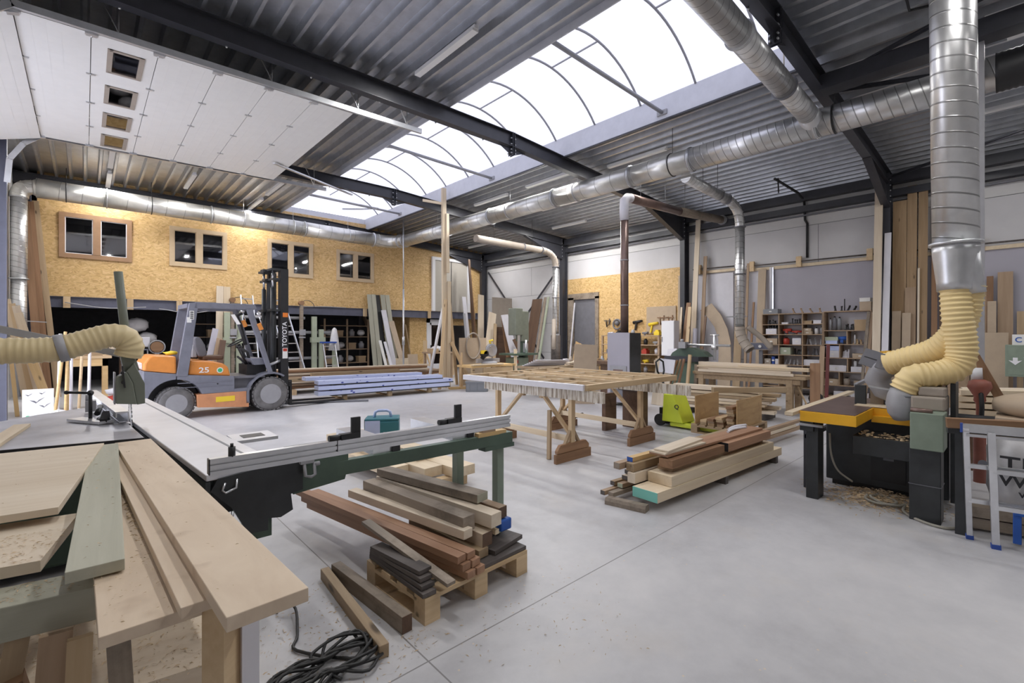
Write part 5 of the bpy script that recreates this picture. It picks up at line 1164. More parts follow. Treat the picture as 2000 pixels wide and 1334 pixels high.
# wall linings: grey sheets, white sheets, timber rail with blocks
def sheet(name, label, mt, y0, y1, z0, z1, x=14.06): m = MB(); m.box(x, x+.04, y0, y1, z0, z1); return tag(m.build(name, mt), label, 'panel')
sheet('wall_sheet', 'large plain grey sheet on right wall above the tool shelves', 'board_grey', 2.40, 4.74, .3, 3.40)
sheet('wall_sheet', 'plain grey sheet on right wall behind the wide drop pipe', 'board_grey', -.6, 1.95, .3, 3.38)
sheet('wall_sheet', 'white sheet on right wall behind the arched template', 'board_white', 5.75, 6.82, .3, 3.40)
sheet('wall_sheet', 'white strip sheet between the grey sheet and drop pipe', 'board_white', 4.76, 5.45, .3, 3.45)
for k, (y0, y1, z) in enumerate(((2.35, 5.35, 3.50), (5.7, 6.95, 3.57), (-.6, 2.0, 3.47))):
    r = wthing('wall_rail', ('timber rail with dark cable on right wall over the grey sheet', 'timber rail on right wall over the arched template', 'timber rail on right wall behind the steel tube')[k], 'rail', (14.0, y0, z))
    m = MB(); m.box(14.02, 14.10, y0, y1, z-.13, z-.05); m.build('rail_board', 'pine_pale', r)
    m = MB(); m.tube([(13.99, y0, z), (13.99, y1, z+.02)], .02, 6); m.build('rail_cable', 'dark_weathered', r)
    for y in ([2.5, 4.02, 5.2], [6.75], [.62])[k]: m = MB(); m.box(13.95, 14.04, y-.06, y+.06, z-.14, z+.14); m.build('rail_block', 'pine', r)
# boards leaning right of the first column
for n_, y, w, zt, mt, lb, ft, *xt_ in (('board', 1.93, .25, 4.66, 'knotty_dark', 'tall knotty pine board just right of the dark column', .3), ('board', 1.71, .17, 4.97, 'knotty_dark', 'tall narrow golden board second from dark column', .28), ('board', 1.52, .16, 4.95, 'knotty_dark', 'tall brown board third from dark column, behind the drop pipe', .3), ('board', 1.325, .10, 4.64, 'brown', 'slim dark board fourth from dark column', .25), ('board', 1.19, .12, 4.5, 'brown_dark', 'dark brown board behind the drop pipe', .25),
      ('board', 1.96, .16, 2.1, 'mdf', 'short tan board in front of the tall knotty board', .2, 13.76), ('board', 1.775, .15, 2.05, 'mdf', 'short tan board in front of the golden board', .2, 13.68), ('batten', 1.58, .035, 3.05, 'planed', 'thin pale batten between the two tall brown boards', .2, 13.80), ('board', 1.72, .19, 2.63, 'tan', 'medium brown board in front of the tall golden board', .2, 13.80),
      ('board', .47, .10, 2.78, 'brown', 'dark narrow board right of the steel tube', .2), ('board', .25, .22, 2.85, 'tan', 'broad grey brown board standing right of the steel tube', .2), ('board', .60, .16, 2.48, 'tan', 'brown board half hidden behind the steel tube', .25), ('board', .44, .13, 2.25, 'mdf', 'short tan board over the dark narrow board', .2, 13.86), ('board', .03, .12, 2.03, 'oak', 'brown board beside the pale green cabinet carton', .25)):
    lean(n_, lb, 'board', mt, y, w, zt, *xt_, foot=ft)
m = MB(); m.box(13.55, 13.58, .20, .74, 0, 1.6); tag(m.build('sheet', 'mdf'), 'brown sheet standing low behind the pale green cabinet', 'panel')
m = MB(); m.box(13.66, 13.69, .76, 1.10, 0, 1.9); tag(m.build('sheet', 'tan'), 'reddish brown sheet behind the wide drop pipe hoses', 'panel')
# boards leaning left of the column, beside the shelves
lean('board', 'tall whitish board leaning on the column beside the tool shelves', 'board', 'planed', 2.255, .15, 4.96, 13.60, .45)
lean('board', 'tall whitish board shorter of the pair by the column', 'board', 'board_white', 2.10, .12, 3.9, 13.66, .55)
lean('batten', 'grey batten leaning in front of the tool shelves end', 'board', 'weathered', 2.42, .06, 2.1, 13.45, .25, dy=.12); lean('batten', 'second grey batten leaning in front of the tool shelves end', 'board', 'tan', 2.36, .06, 2.08, 13.47, .25, dy=.1)
# ---- tool shelves
def shelving(label, y0, y1, rows, divs, zt):
    t = wthing('tool_shelf', label, 'shelf', (13.75, (y0+y1)/2, 0)); x0, x1 = 13.55, 13.94
    for y in (y0, y1): m = MB(); m.box(x0, x1, y-.012, y+.012, 0, zt); m.build('side', 'tan', t)
    m = MB(); m.box(x1-.01, x1, y0, y1, .1, zt); m.build('back', 'board_white', t)
    m = MB(); m.box(x0, x1, y0, y1, zt, zt+.022); m.build('top', 'tan', t)
    for z in rows: m = MB(); m.box(x0, x1-.012, y0+.012, y1-.012, z-.018, z); m.build('shelf', 'tan', t)
    for y, z0, z1 in divs: m = MB(); m.box(x0+.01, x1-.012, y-.01, y+.01, z0, z1); m.build('divider', 'tan', t)
R1 = [1.84, 1.575, 1.305, 1.04, .78, .5, .2]; R2 = [1.67, 1.335, 1.0, .665, .33, .06]
shelving('open tool shelves with three columns right of the blue control panel', 3.37, 4.78, R1, [(3.82, .2, 2.1), (4.37, .2, 2.1)], 2.10)
shelving('open tool shelves with two columns next to the tall whitish boards', 2.40, 3.355, R2, [(2.87, 1.335, 1.65), (3.02, 1.0, 1.315), (2.86, .665, .98), (3.03, .33, .645)], 2.12)
def item(kind, y, z, w, h, d, mt, label, cat, x=13.6):
    if kind == 'box':
        t = wthing('storage_box', label, cat, (x+d/2, y, z)); m = MB(); m.box(x, x+d, y-w/2, y+w/2, z+.001, z+h*.86); m.build('box_body', mt, t); m = MB(); m.box(x-.006, x+d+.006, y-w/2-.006, y+w/2+.006, z+h*.86, z+h); m.build('lid', mt, t)
    elif kind == 'bin':
        t = wthing('parts_bin', label, cat, (x+d/2, y, z)); m = MB(); m.box(x, x+d, y-w/2, y+w/2, z+.001, z+h); m.build('bin_body', mt, t); m = MB(); m.box(x-.004, x, y-.03, y+.03, z+h*.4, z+h*.6); m.build('label_card', 'paper', t)
    elif kind == 'tool':
        t = wthing('power_tool', label, cat, (x+d/2, y, z)); m = MB(); m.cyl((x+.08, y-w/2, z+h*.7), (x+.08, y+w/2, z+h*.7), h*.28, h*.2, 10); m.bar((x+.08, y+w*.1, z+.002), (x+.08, y+w*.05, z+h*.75), .05, .06); m.build('tool_body', mt, t); m = MB(); m.cyl((x+.08, y+w/2, z+h*.7), (x+.08, y+w/2+.05, z+h*.7), .012, n=6); m.box(x+.04, x+.14, y+w*.0, y+w*.25, z+.001, z+.035); m.build('tool_tip', 'black', t)
    elif kind == 'can':
        t = wthing('can', label, cat, (x, y, z)); m = MB(); m.lathe([(w/2, .001), (w/2, h*.85), (w*.35, h*.95), (w*.3, h)], TR(x+.1, y, z), 12); m.build('can_body', mt, t); m = MB(); m.cyl((x+.1, y, z+h), (x+.1, y, z+h+.03), w*.22, n=8); m.build('cap', 'black', t)
    else:
        R = random.Random(int(y*1000+z*100))
        for k in range(4):
            yy = y-w/2+w*(k+.5)/4; a = V((x+R.uniform(.06, .16), yy, z+.022)); e = a+V((R.uniform(.0, .06), R.uniform(-.3, .3)*w/4, h*R.uniform(.45, .8))); m = MB(); m.bar(a, e, .03, .03); m.cyl(e, e+V((0, .0, .03)), .022, n=8); m.box(a.x-.03, a.x+.03, a.y-.02, a.y+.02, z+.001, z+.03)
            tag(m.build('hand_tool', mt), '%s of four %s' % (ORD[k], label), 'tool', label)
A = 'on the three column shelves'; Bc = 'on the two column shelves'
C1, C2, C3 = 4.57, 4.10, 3.60
for a in (('bin', C1, R1[1], .26, .15, .25, 'board_white', 'white crate on second shelf of the column by the control panel', 'crate'), ('heap', C1, R1[1]+.15, .22, .09, .2, 'black', 'dark tools on the white crate by the control panel', 'tools'), ('bin', C1, R1[2]+.0, .30, .16, .3, 'mdf', 'tan box with dark slot below the white crate %s' % A, 'box'),
          ('bin', C1+.09, R1[4], .16, .14, .3, 'mdf_grey', 'grey box at workbench height left of the blue folder', 'box'), ('bin', C1-.05, R1[4], .07, .20, .25, 'blue', 'upright blue folder between two grey boxes on shelves', 'folder'), ('bin', C1-.15, R1[4], .10, .14, .3, 'board_white', 'pale box right of the blue folder on shelves', 'box'),
          ('box', C2+.14, R1[0], .15, .05, .2, 'board_white', 'flat white box on the top shelf of middle column', 'box'), ('heap', C2-.10, R1[0], .2, .14, .2, 'ink_dark', 'black tools on top shelf of the middle column', 'tools'), ('tool', C2+.10, R1[1], .2, .16, .2, 'red', 'red power tool on second shelf of middle column', 'power tool'), ('tool', C2-.12, R1[1], .22, .10, .2, 'red', 'long red tool beside the red power tool', 'power tool'),
          ('can', C2+.13, R1[2], .15, .17, .2, 'red', 'red round can on third shelf of middle column', 'can'), ('bin', C2-.14, R1[2], .2, .17, .2, 'board_white', 'white crate beside the red round can', 'crate'), ('bin', C2+.13, R1[3], .25, .19, .3, 'green_board', 'pale green box on fourth shelf of middle column', 'box'), ('heap', C2-.15, R1[3], .2, .16, .2, 'black', 'dark tools beside the pale green box', 'tools'), ('heap', C2, R1[4], .4, .14, .2, 'grey', 'loose grey tools on fifth shelf of middle column', 'tools'),
          ('box', C3+.12, R1[0], .19, .08, .2, 'cardboard', 'low cardboard tray on top shelf of third column', 'box'), ('box', C3-.1, R1[0], .17, .09, .2, 'board_white', 'white box on top shelf of third column', 'box'), ('bin', C3+.12, R1[1], .20, .075, .2, 'mdf', 'lower of two stacked tan boxes in the third column', 'box'), ('bin', C3+.13, R1[1]+.078, .18, .075, .2, 'mdf', 'upper of two stacked tan boxes in the third column', 'box'),
          ('can', C3-.06, R1[1], .09, .15, .2, 'white', 'white can on second shelf of third column', 'can'), ('can', C3-.17, R1[1], .07, .17, .2, 'grey', 'grey can beside the white can in third column', 'can'), ('heap', C3, R1[2], .42, .2, .25, 'grey', 'grey tools on third shelf of third column', 'tools'), ('heap', C3-.03, R1[3], .42, .18, .25, 'mid_grey', 'dark tools on fourth shelf of third column', 'tools'), ('bin', C3, R1[4], .40, .15, .3, 'board_white', 'long white box on fifth shelf of third column', 'box'), ('heap', C1, R1[0], .2, .1, .2, 'black', 'dark hand tools on top shelf by the control panel', 'tools'),
          ('can', 3.24, R2[0], .06, .28, .2, 'grey', 'tall grey spray can %s, first of three' % Bc, 'can'), ('can', 3.15, R2[0], .09, .32, .2, 'mid_grey', 'tall grey spray can %s, second of three' % Bc, 'can'), ('can', 3.05, R2[0], .09, .30, .2, 'grey_plastic', 'tall grey spray can %s, third of three' % Bc, 'can'), ('heap', 2.85, R2[0], .2, .14, .25, 'black', 'dark tools on top shelf between spray cans and cardboard box', 'tools'), ('box', 2.59, R2[0], .28, .25, .3, 'cardboard', 'large brown cardboard box on top row of the two column shelves', 'box'),
          ('box', 3.2, R2[1], .24, .08, .2, 'film_blue', 'light blue flat case on second row left', 'case'), ('box', 3.2, R2[1]+.082, .27, .09, .22, 'green_board', 'pale green case lying on the light blue flat case', 'case'), ('tool', 2.98, R2[1], .22, .2, .2, 'blue_paint', 'bright blue power tool on second row of the two column shelves', 'power tool'), ('heap', 2.65, R2[1], .3, .13, .25, 'pine', 'wooden hand tools on second row right', 'tools'), ('can', 2.74, R2[1], .04, .23, .2, 'white', 'thin white tube on second row right', 'can'),
          ('bin', 3.17, R2[2], .28, .17, .3, 'board_white', 'white crate on third row of the two column shelves', 'crate'), ('box', 3.17, R2[2]+.172, .28, .11, .3, 'film_blue', 'light blue box on the white crate of third row', 'box'), ('heap', 2.92, R2[2], .13, .2, .2, 'board_white', 'white scraps in the narrow third row gap', 'scraps'), ('bin', 2.62, R2[2], .30, .11, .3, 'mdf', 'tan tray on third row right', 'box'), ('bin', 3.10, R2[3], .42, .15, .3, 'board_white', 'long white perforated crate on fourth row', 'crate'), ('bin', 2.62, R2[3], .36, .13, .3, 'board_white', 'shorter white perforated crate on fourth row', 'crate'), ('can', 2.73, R2[3]+.13, .07, .14, .25, 'white', 'white bottle standing on the shorter perforated crate', 'bottle'),
          ('bin', 3.2, R2[4], .30, .14, .3, 'mdf', 'tan tray on fifth row left', 'box'), ('bin', 2.60, R2[4], .28, .13, .3, 'mdf', 'tan tray on fifth row right', 'box'), ('can', 2.9, R2[4], .14, .17, .25, 'mdf_grey', 'grey jar between tan trays of fifth row', 'jar'), ('bin', 2.8, R2[5], .7, .12, .3, 'board_white', 'white board on the lowest row of two column shelves', 'box')): item(*a)
item('bin', C1+.02, 2.123, .36, .13, .3, 'grey_plastic', 'dark grey case on top of the three column shelves', 'case'); item('heap', 3.75, 2.123, .8, .12, .3, 'tan', 'sticks and tools lying on top of the three column shelves', 'tools'); item('heap', 2.95, 2.143, .5, .12, .3, 'black', 'black tools lying on top of the two column shelves', 'tools')
item('box', 2.52, 2.143, .22, .20, .3, 'mdf', 'tan box on top of the shelves beside tall boards', 'box'); item('box', 2.53, 2.345, .2, .09, .3, 'paper', 'white flat box on the tan box atop the shelves', 'box')
m = MB(); m.cyl((13.9, 2.99, 2.143), (13.9, 2.99, 2.45), .012, n=6); m.box(13.85, 13.95, 2.94, 3.04, 2.143, 2.16); tag(m.build('rod_stand', 'black'), 'thin black rod standing on top of the tool shelves', 'rod')
cp = wthing('control_unit', 'grey blue control panel with knobs facing the workbench', 'control panel', (12.6, 4.5, 1.2)); m = MB(); m.box(12.5, 12.62, 4.20, 4.72, 1.18, 1.37); m.build('panel_case', 'mdf_grey', cp); m = MB(); m.box(12.49, 12.5, 4.22, 4.70, 1.20, 1.35); q = m.build('panel_face', 'steel_blue', cp)
for y in (4.64, 4.45): m = MB(); m.cyl((12.49, y, 1.27), (12.46, y, 1.27), .035, n=12); m.build('knob', 'paper', q)
m = MB(); m.box(12.54, 12.6, 4.42, 4.5, 0, 1.18); m.build('panel_post', 'mid_grey', cp)
plank('board', 'dark red plank leaning on the two column shelves', 'board', 'old_red', (13.1, 3.18, 0), (13.42, 3.22, 1.32), .07, .03, (0, 1, 0)); plank('board', 'tan plank leaning beside the dark red plank', 'board', 'tan', (13.15, 3.32, 0), (13.42, 3.34, 1.28), .10, .025, (0, 1, 0))
# ---- between the columns: arched template, boards, pipes
def arch_board():
    m = MB(); P = []
    for i in range(15): a = math.radians(0+60*i/14); P.append((-1.05+1.42*math.cos(a)*1.0+.0, 1.30+1.25*math.sin(a)))
    outer = [(.37, 0)]+P[:13]; r = []
    for x, z in outer: r.append((x, z))
    apex = (-.30, 2.52); left = [(-.62, 2.28)]
    inner = [(-.30, 2.0), (-.12, 1.75), (.02, 1.4), (.06, 1.0), (.06, 0)]
    poly = [(.36, 0), (.36, .9), (.33, 1.35), (.22, 1.75), (.02, 2.15), (-.28, 2.52), (-.62, 2.32), (-.36, 2.08), (-.16, 1.80), (-.03, 1.45), (.0, 1.0), (.0, 0)]
    M = Matrix(((0, .10, -1, 13.62), (-1, 0, 0, 6.02), (0, .995, 0, 0), (0, 0, 0, 1)))
    m.prism(poly, .025, M); return m.build('arched_template', 'mdf')
tag(arch_board(), 'tan pointed arch template board leaning on the white wall sheet', 'template')
for n_, y, w, zt, mt, lb, ft, xt in (('beam', 6.72, .15, 5.08, 'planed', 'very tall pale beam leaning on wall by the second column', .5, 13.9), ('beam', 6.52, .10, 3.95, 'tan', 'brown beam beside the very tall pale beam', .4, 13.95), ('board', 6.95, .14, 2.55, 'brown', 'dark brown board standing before the second column', .6, 13.75), ('board', 6.75, .10, 2.4, 'pine', 'pale edged board beside the dark brown standing board', .4, 13.42), ('board', 7.16, .06, 2.42, 'planed', 'slim pale board crossing before the OSB tool wall end', .25, 13.7),
      ('board', 5.50, .20, 3.51, 'oak', 'waney edged golden board left of the silver branch pipe', .35, 13.98), ('board', 4.915, .20, 3.39, 'mdf', 'plain tan board right of the silver branch pipe', .3, 13.98), ('board', 5.13, .05, 2.48, 'brown', 'dark slim board between the tan board and branch pipe', .4, 13.95), ('batten', 4.72, .05, 3.43, 'board_white', 'white batten standing at the grey wall sheet edge', .03, 14.03), ('batten', 4.66, .04, 3.43, 'alu', 'metal profile standing by the white batten', .03, 14.03), ('board', 5.30, .06, 3.6, 'tan', 'slim brown board behind the silver branch pipe', .3, 14.0), ('board', 6.35, .06, 2.1, 'brown_dark', 'short dark board beside the arched template', .5, 13.6)):
    lean(n_, lb, 'board', mt, y, w, zt, xt, ft)
m = MB(); m.cyl((13.3, 6.62, .0), (13.45, 6.6, 1.75), .07, n=14); tag(m.build('pipe_length', 'board_grey'), 'grey pipe length standing among boards by second column', 'pipe')
m = MB(); m.prism([(0, 0), (.28, .02), (.30, .32), (.02, .30)], .02, Matrix(((0, .1, -1, 12.6), (-1, 0, 0, 7.05), (0, 1, 0, .85), (0, 0, 0, 1)))); m.box(12.55, 12.9, 6.7, 7.1, 0, .85); tag(m.build('panel_offcut', 'board_white'), 'small white board propped at the foot of standing boards', 'panel')
# green bench machine with round head, and drill column
gm = wthing('mortiser', 'green bench machine with steel arm before the arched template', 'machine', (11.2, 5.2, 0))
m = MB(); m.prism([(-.55, .0), (.45, .0), (.30, .12), (.0, .22), (-.28, .22), (-.5, .08)], .3, TR(11.2, 5.62, 1.02, 0) @ Matrix.Rotation(-PI/2, 4, 'Z') @ XZ); m.build('green_base', 'green', gm)
m = MB(); m.box(10.95, 11.5, 5.3, 6.2, .9, 1.02); m.build('bed', 'steel_dark', gm); m = MB(); m.box(11.0, 11.4, 5.4, 6.1, 0, .9); m.build('stand', 'green', gm)
m = MB(); m.box(11.1, 11.3, 5.72, 5.90, 1.22, 1.38); m.cyl((11.2, 5.85, 1.38), (11.2, 5.85, 1.45), .04, n=10); m.build('motor_head', 'grey', gm)
m = MB(); m.cyl((11.2, 5.7, 1.31), (11.2, 4.65, 1.30), .03, n=12); m.build('arm', 'galv_plain', gm); m = MB(); m.cyl((11.2, 5.02, .95), (11.2, 5.02, 1.55), .035, n=12); m.cyl((11.2, 5.08, 1.25), (11.2, 4.96, 1.25), .06, n=12); m.cyl((11.2, 5.12, 1.55), (11.2, 4.92, 1.55), .02, n=8); m.build('drill_column', 'galv_plain', gm)
# ---- OSB tool wall with dark door
m = MB(); holed(m, 0, 1, 0, 1, [], 0, 1); m = MB()
def ywall(b, x0, x1, y0, y1, z0, z1, h):
    a, c, d, e = h; b.box(x0, x1, y0, a, z0, z1); b.box(x0, x1, c, y1, z0, z1); b.box(x0, x1, a, c, e, z1)
ywall(m, 14.03, 14.09, 7.40, 12.17, 0, 3.73, (10.72, 11.79, 0, 2.94)); tag(m.build('osb_panel', 'osb'), 'golden OSB panelling with dark door on the right wall', 'panelling')
dr3 = struct(thing('door_3', 'dark grey door in the OSB panelling', 'door', (14.0, 0, 0))); m = MB(); m.box(.05, .09, 10.72, 11.79, 0, 2.94); m.build('door_leaf', 'mid_grey', dr3); m = MB(); m.box(-.02, .04, 10.58, 10.74, 0, 3.0); m.box(-.02, .04, 11.77, 12.05, 0, 3.0); m.box(-.02, .04, 10.58, 12.05, 2.92, 3.15); m.build('door_frame', 'weathered', dr3)
m = MB(); m.box(.0, .05, 10.85, 10.9, 1.0, 1.2); m.build('handle', 'galv_plain', dr3)
sheet('wall_sheet', 'weathered board square fixed on the OSB panelling', 'mdf', 7.52, 8.58, 1.6, 2.5, 13.985)
lean('board', 'pale tan strip standing at the end of the OSB panelling', 'board', 'mdf', 7.36, .14, 3.45, 14.02, .15)
lean('batten', 'pale pipe leaning in front of the dark door', 'pipe', 'board_white', 11.66, .05, 2.8, 13.95, .4)
wc = wthing('wall_cupboard', 'tall narrow white cupboard in front of the OSB panelling', 'cupboard', (13.1, 7.25, .9)); m = MB(); m.box(13.0, 13.3, 7.04, 7.46, .93, 1.99); m.build('cupboard_body', 'board_white', wc, bevel=.006); m = MB(); m.box(12.985, 13.0, 7.05, 7.45, .95, 1.97); q = m.build('door', 'white', wc); m = MB(); m.box(12.97, 12.985, 7.42, 7.435, 1.35, 1.5); m.build('handle', 'mid_grey', q); m = MB(); m.box(13.05, 13.25, 7.1, 7.4, 0, .93); m.build('cupboard_stand', 'brown_dark', wc)
# tool rack and hanging tools
rk = wthing('tool_rack', 'rack crowded with small tools between stove and white cupboard', 'rack', (13.5, 8.4, 0))
for z in (.35, .65, .95, 1.25, 1.55): m = MB(); m.box(13.25, 13.9, 7.7, 9.9, z-.03, z); m.build('rack_shelf', 'tan', rk)
for y in (7.72, 8.4, 9.1, 9.88): m = MB(); m.box(13.27, 13.33, y-.03, y+.03, 0, 1.55); m.build('rack_post', 'tan', rk)
R_ = random.Random(31)
for k in range(25):
    y, z = 7.85+.45*(k % 5)+R_.uniform(-.05, .05), (.35, .65, .95, 1.25, 1.55)[k//5 % 5] if k < 25 else 1.55
    m = MB(); c = ('mid_grey', 'grey', 'black', 'board_white', 'red', 'mdf', 'ink_yellow')[k % 7]
    if k % 3 == 0: m.cyl((13.4, y-.12, z+.07), (13.4, y+.08, z+.07), .05, .035, 10); m.bar((13.4, y, z), (13.4, y+.02, z+.1), .04, .05)
    elif k % 3 == 1: m.lathe([(.06, 0), (.07, .13), (.04, .16), (.035, .19)], TR(13.42, y, z+.001), 10)
    else: m.box(13.3, 13.5, y-.1, y+.08, z+.001, z+.12); m.box(13.32, 13.48, y-.06, y+.04, z+.12, z+.17)
    tag(m.build(('power_tool', 'can', 'storage_box')[k % 3], c), '%s, %s from the stove end, %s shelf of the crowded tool rack' % (('power tool', 'can', 'small case')[k % 3], ORD[4-k % 5], ('lowest', 'second', 'middle', 'fourth', 'top')[k//5 % 5]), ('tool', 'can', 'case')[k % 3], 'things on the crowded rack')
for k, (y, z, c) in enumerate(((10.2, 2.05, 'dark_weathered'), (9.75, 2.0, 'mid_grey'), (8.95, 1.98, 'black'), (8.35, 1.9, 'ink_yellow'), (8.05, 2.1, 'brown'), (7.75, 2.1, 'brown'))):
    m = MB(); 
    if k in (0, 4, 5): m.tube([(13.98, y-.12, z+.1), (13.98, y-.1, z-.1), (13.98, y, z-.2), (13.98, y+.03, z+.05)], .022, 6); m.bar((13.98, y-.16, z+.02), (13.98, y+.12, z+.03), .03, .03)
    elif k == 1: m.tube([(13.97, y+.17*math.cos(a), z-.06+.17*math.sin(a)) for a in [2*PI*i/16 for i in range(16)]], .03, 6, closed=True); m.ball((13.97, y, z-.02), .09, 8)
    else: m.cyl((13.96, y+.12, z), (13.96, y-.22, z+.06), .06, .04, 8); m.bar((13.96, y, z), (13.96, y+.05, z-.26), .06, .05)
    tag(m.build('hanging_tool', c), '%s tool hanging on the OSB panelling, counted from the dark door' % ORD[k], 'tool')
# ---- stove and its flue
sv = wthing('wood_stove', 'tall grey blue steel stove with brown flue pipe', 'stove', (8.85, 5.98, 0))
bx('stove_body', 'machine_black', 8.64, 9.08, 5.71, 6.27, .06, 1.60, par=sv, bevel=.006); bx('front_plate', 'board_grey', 8.625, 8.64, 5.705, 6.275, .08, 1.605, par=sv); d = bx('fire_door', 'grey', 8.60, 8.625, 5.77, 6.2, .55, .88, par=sv, bevel=.006); bx('door_window', 'brown_pipe', 8.592, 8.60, 5.86, 6.1, .60, .80, par=d); bx('ash_drawer', 'mid_grey', 8.60, 8.625, 5.8, 6.18, .2, .45, par=sv)
for x in (8.68, 9.0):
    for y in (5.76, 6.2): bx('stove_leg', 'black', x, x+.05, y, y+.05, 0, .06, par=sv)
m = MB(); m.tube([(8.85, 5.98, 1.6), (8.85, 5.98, 4.1)], .088, 16); m.build('flue_pipe', 'brown_pipe', sv)
m = MB(); m.tube([(8.85, 5.98, 4.1), (8.83, 5.98, 4.3), (8.85, 5.98, 4.55), (8.95, 5.98, 4.62), (9.1, 5.98, 4.64)], .10, 16); m.build('flue_elbow', 'board_white', sv)
m = MB(); m.tube([(9.1, 5.98, 4.64), (11.3, 5.98, 4.74)], .10, 16); m.build('flue_section', 'brown_pipe', sv); m = MB(); m.tube([(11.3, 5.98, 4.74), (13.85, 5.98, 4.94)], .11, 16); m.build('flue_section', 'weathered', sv)
for k in range(5): m = MB(); m.lathe([(.12+.02*(k % 2), 0), (.12, .04)], frame((13.75+.06*k, 5.98, 4.94), (13.9+.06*k, 5.98, 4.95)) @ Matrix.Rotation(PI/2, 4, 'Y'), 18); m.build('wall_ring', 'grey', sv)
for z in (2.2, 3.2, 4.1): m = MB(); m.cyl((8.85, 5.98, z), (8.85, 5.98, z+.025), .095, n=18); m.build('flue_joint', 'grey', sv)
for x in (9.5, 10.6, 11.6, 12.6): m = MB(); m.cyl((x, 5.98, 4.7+.04*(x-9)), (x, 5.98, zdeck(x)), .007, n=6); m.build('flue_hanger', 'grey', sv)
# ================================================================ IN FRONT OF AND UNDER THE OSB ROOM
for x, w, zt, mt, lb, dx in ((3.14, .19, 3.10, 'planed', 'tall pale board leaning on OSB wall behind forklift, first of two', -.06), (3.33, .18, 3.09, 'pine_pale', 'tall pale board leaning on OSB wall behind forklift, second of two', -.02)):
    plank('board', lb, 'board', mt, (x+dx, 17.0, 0), (x, 17.09, zt), w, .03, (1, 0, 0))
for k, (x0, x1, zt, mt, lb) in enumerate(((2.55, 2.95, 1.75, 'board_grey', 'grey slab leaning behind the forklift seat'), (2.72, 3.02, 1.45, 'tan', 'brown board leaning behind the forklift seat'), (2.85, 3.08, 1.4, 'brown_dark', 'dark board leaning behind the forklift seat'))):
    plank('board', lb, 'board', mt, (x0, 16.3-.14*k, 0), (x1, 16.3-.14*k+.22*zt, zt), .16, .04, (1, 0, 0))
# clamping frame: pale green posts joined by pipes with screw clamps
cf_ = wthing('clamping_frame', 'pale green clamping frame of posts and pipes under the OSB beam', 'clamp frame', (4.9, 16.6, 0))
for x, zt in ((3.30, 2.27), (5.98, 2.21), (6.22, 1.76), (3.62, 2.42)):
    m = MB(); m.box(x-.08, x+.08, 16.86, 16.98, 0, zt); p_ = m.build('post', 'green_board', cf_, bevel=.005)
    m = MB(); m.box(x-.12, x+.12, 16.81, 17.0, 1.30, 1.48); m.build('clamp_block', 'green_board', p_)
for z, x0, x1 in ((1.65, 3.55, 6.65), (.75, 3.55, 6.65), (2.15, 3.55, 5.7)): m = MB(); m.cyl((x0, 17.04, z), (x1, 17.04, z), .05, n=12); m.build('pipe', 'grey', cf_)
for x, z in ((3.45, 2.62), (4.65, 2.6), (5.55, 2.62)):
    m = MB(); m.box(x-.05, x+.05, 16.88, 16.98, .0, z); q = m.build('clamp_bar', 'weathered', cf_)
    m = MB(); m.cyl((x, 16.85, z+.05), (x, 17.05, z+.05), .08, n=10); m.build('clamp_head', 'brown', q); m = MB(); m.tube([(x+.25*math.cos(a)+.18, 16.9, z-.1+.25*math.sin(a)) for a in [PI*i/10 for i in range(11)]], .012, 6); m.build('air_hose', 'dark_weathered', q)
    m = MB(); m.box(x-.08, x+.10, 16.80, 16.90, 1.55, 1.75); m.cyl((x, 16.85, 1.45), (x, 16.85, 1.5), .11, n=12); m.build('gauge_block', 'grey', q)
def ladder(label, p, q, w, n, side, feet='black'):
    t = wthing('ladder', label, 'ladder', tuple(p)); p, q, s = V(p), V(q), V(side).normalized()
    for k in (0, 1): m = MB(); m.bar(p+s*w*k, q+s*w*k, .03, .075, side); m.build('stile', 'alu', t)
    for i in range(n): c = p.lerp(q, (i+.6)/n); m = MB(); m.bar(c, c+s*w, .03, .03); m.build('rung', 'alu', t)
    return t
ladder('long aluminium ladder leaning on the OSB wall right of the mast', (5.25, 15.3, 0), (4.86, 16.62, 2.80), -.50, 10, (1, .1, 0))
ladder('aluminium ladder leaning on the OSB wall left of the mast', (3.62, 15.7, 0), (3.63, 16.72, 2.82), .34, 10, (1, 0, 0))
sl_ = ladder('small step ladder with blue top below the OSB beam', (6.02, 15.7, 0), (5.97, 16.1, 1.30), .40, 4, (1, 0, 0)); m = MB(); m.box(5.93, 6.42, 16.0, 16.25, 1.28, 1.33); m.build('top_step', 'blue', sl_)
m = MB(); m.box(6.42, 6.55, 16.3, 16.42, 0, 1.62); tag(m.build('post', 'green_board'), 'pale green post draped with a cloth', 'post')
m = MB(); m.lathe([(.02, 1.82), (.08, 1.76), (.13, 1.5), (.17, 1.2), (.20, 1.02)], TR(6.48, 16.36, 0), 9); tag(m.build('cloth', 'plastic_bag'), 'grey cloth hanging over the pale green post', 'cloth')
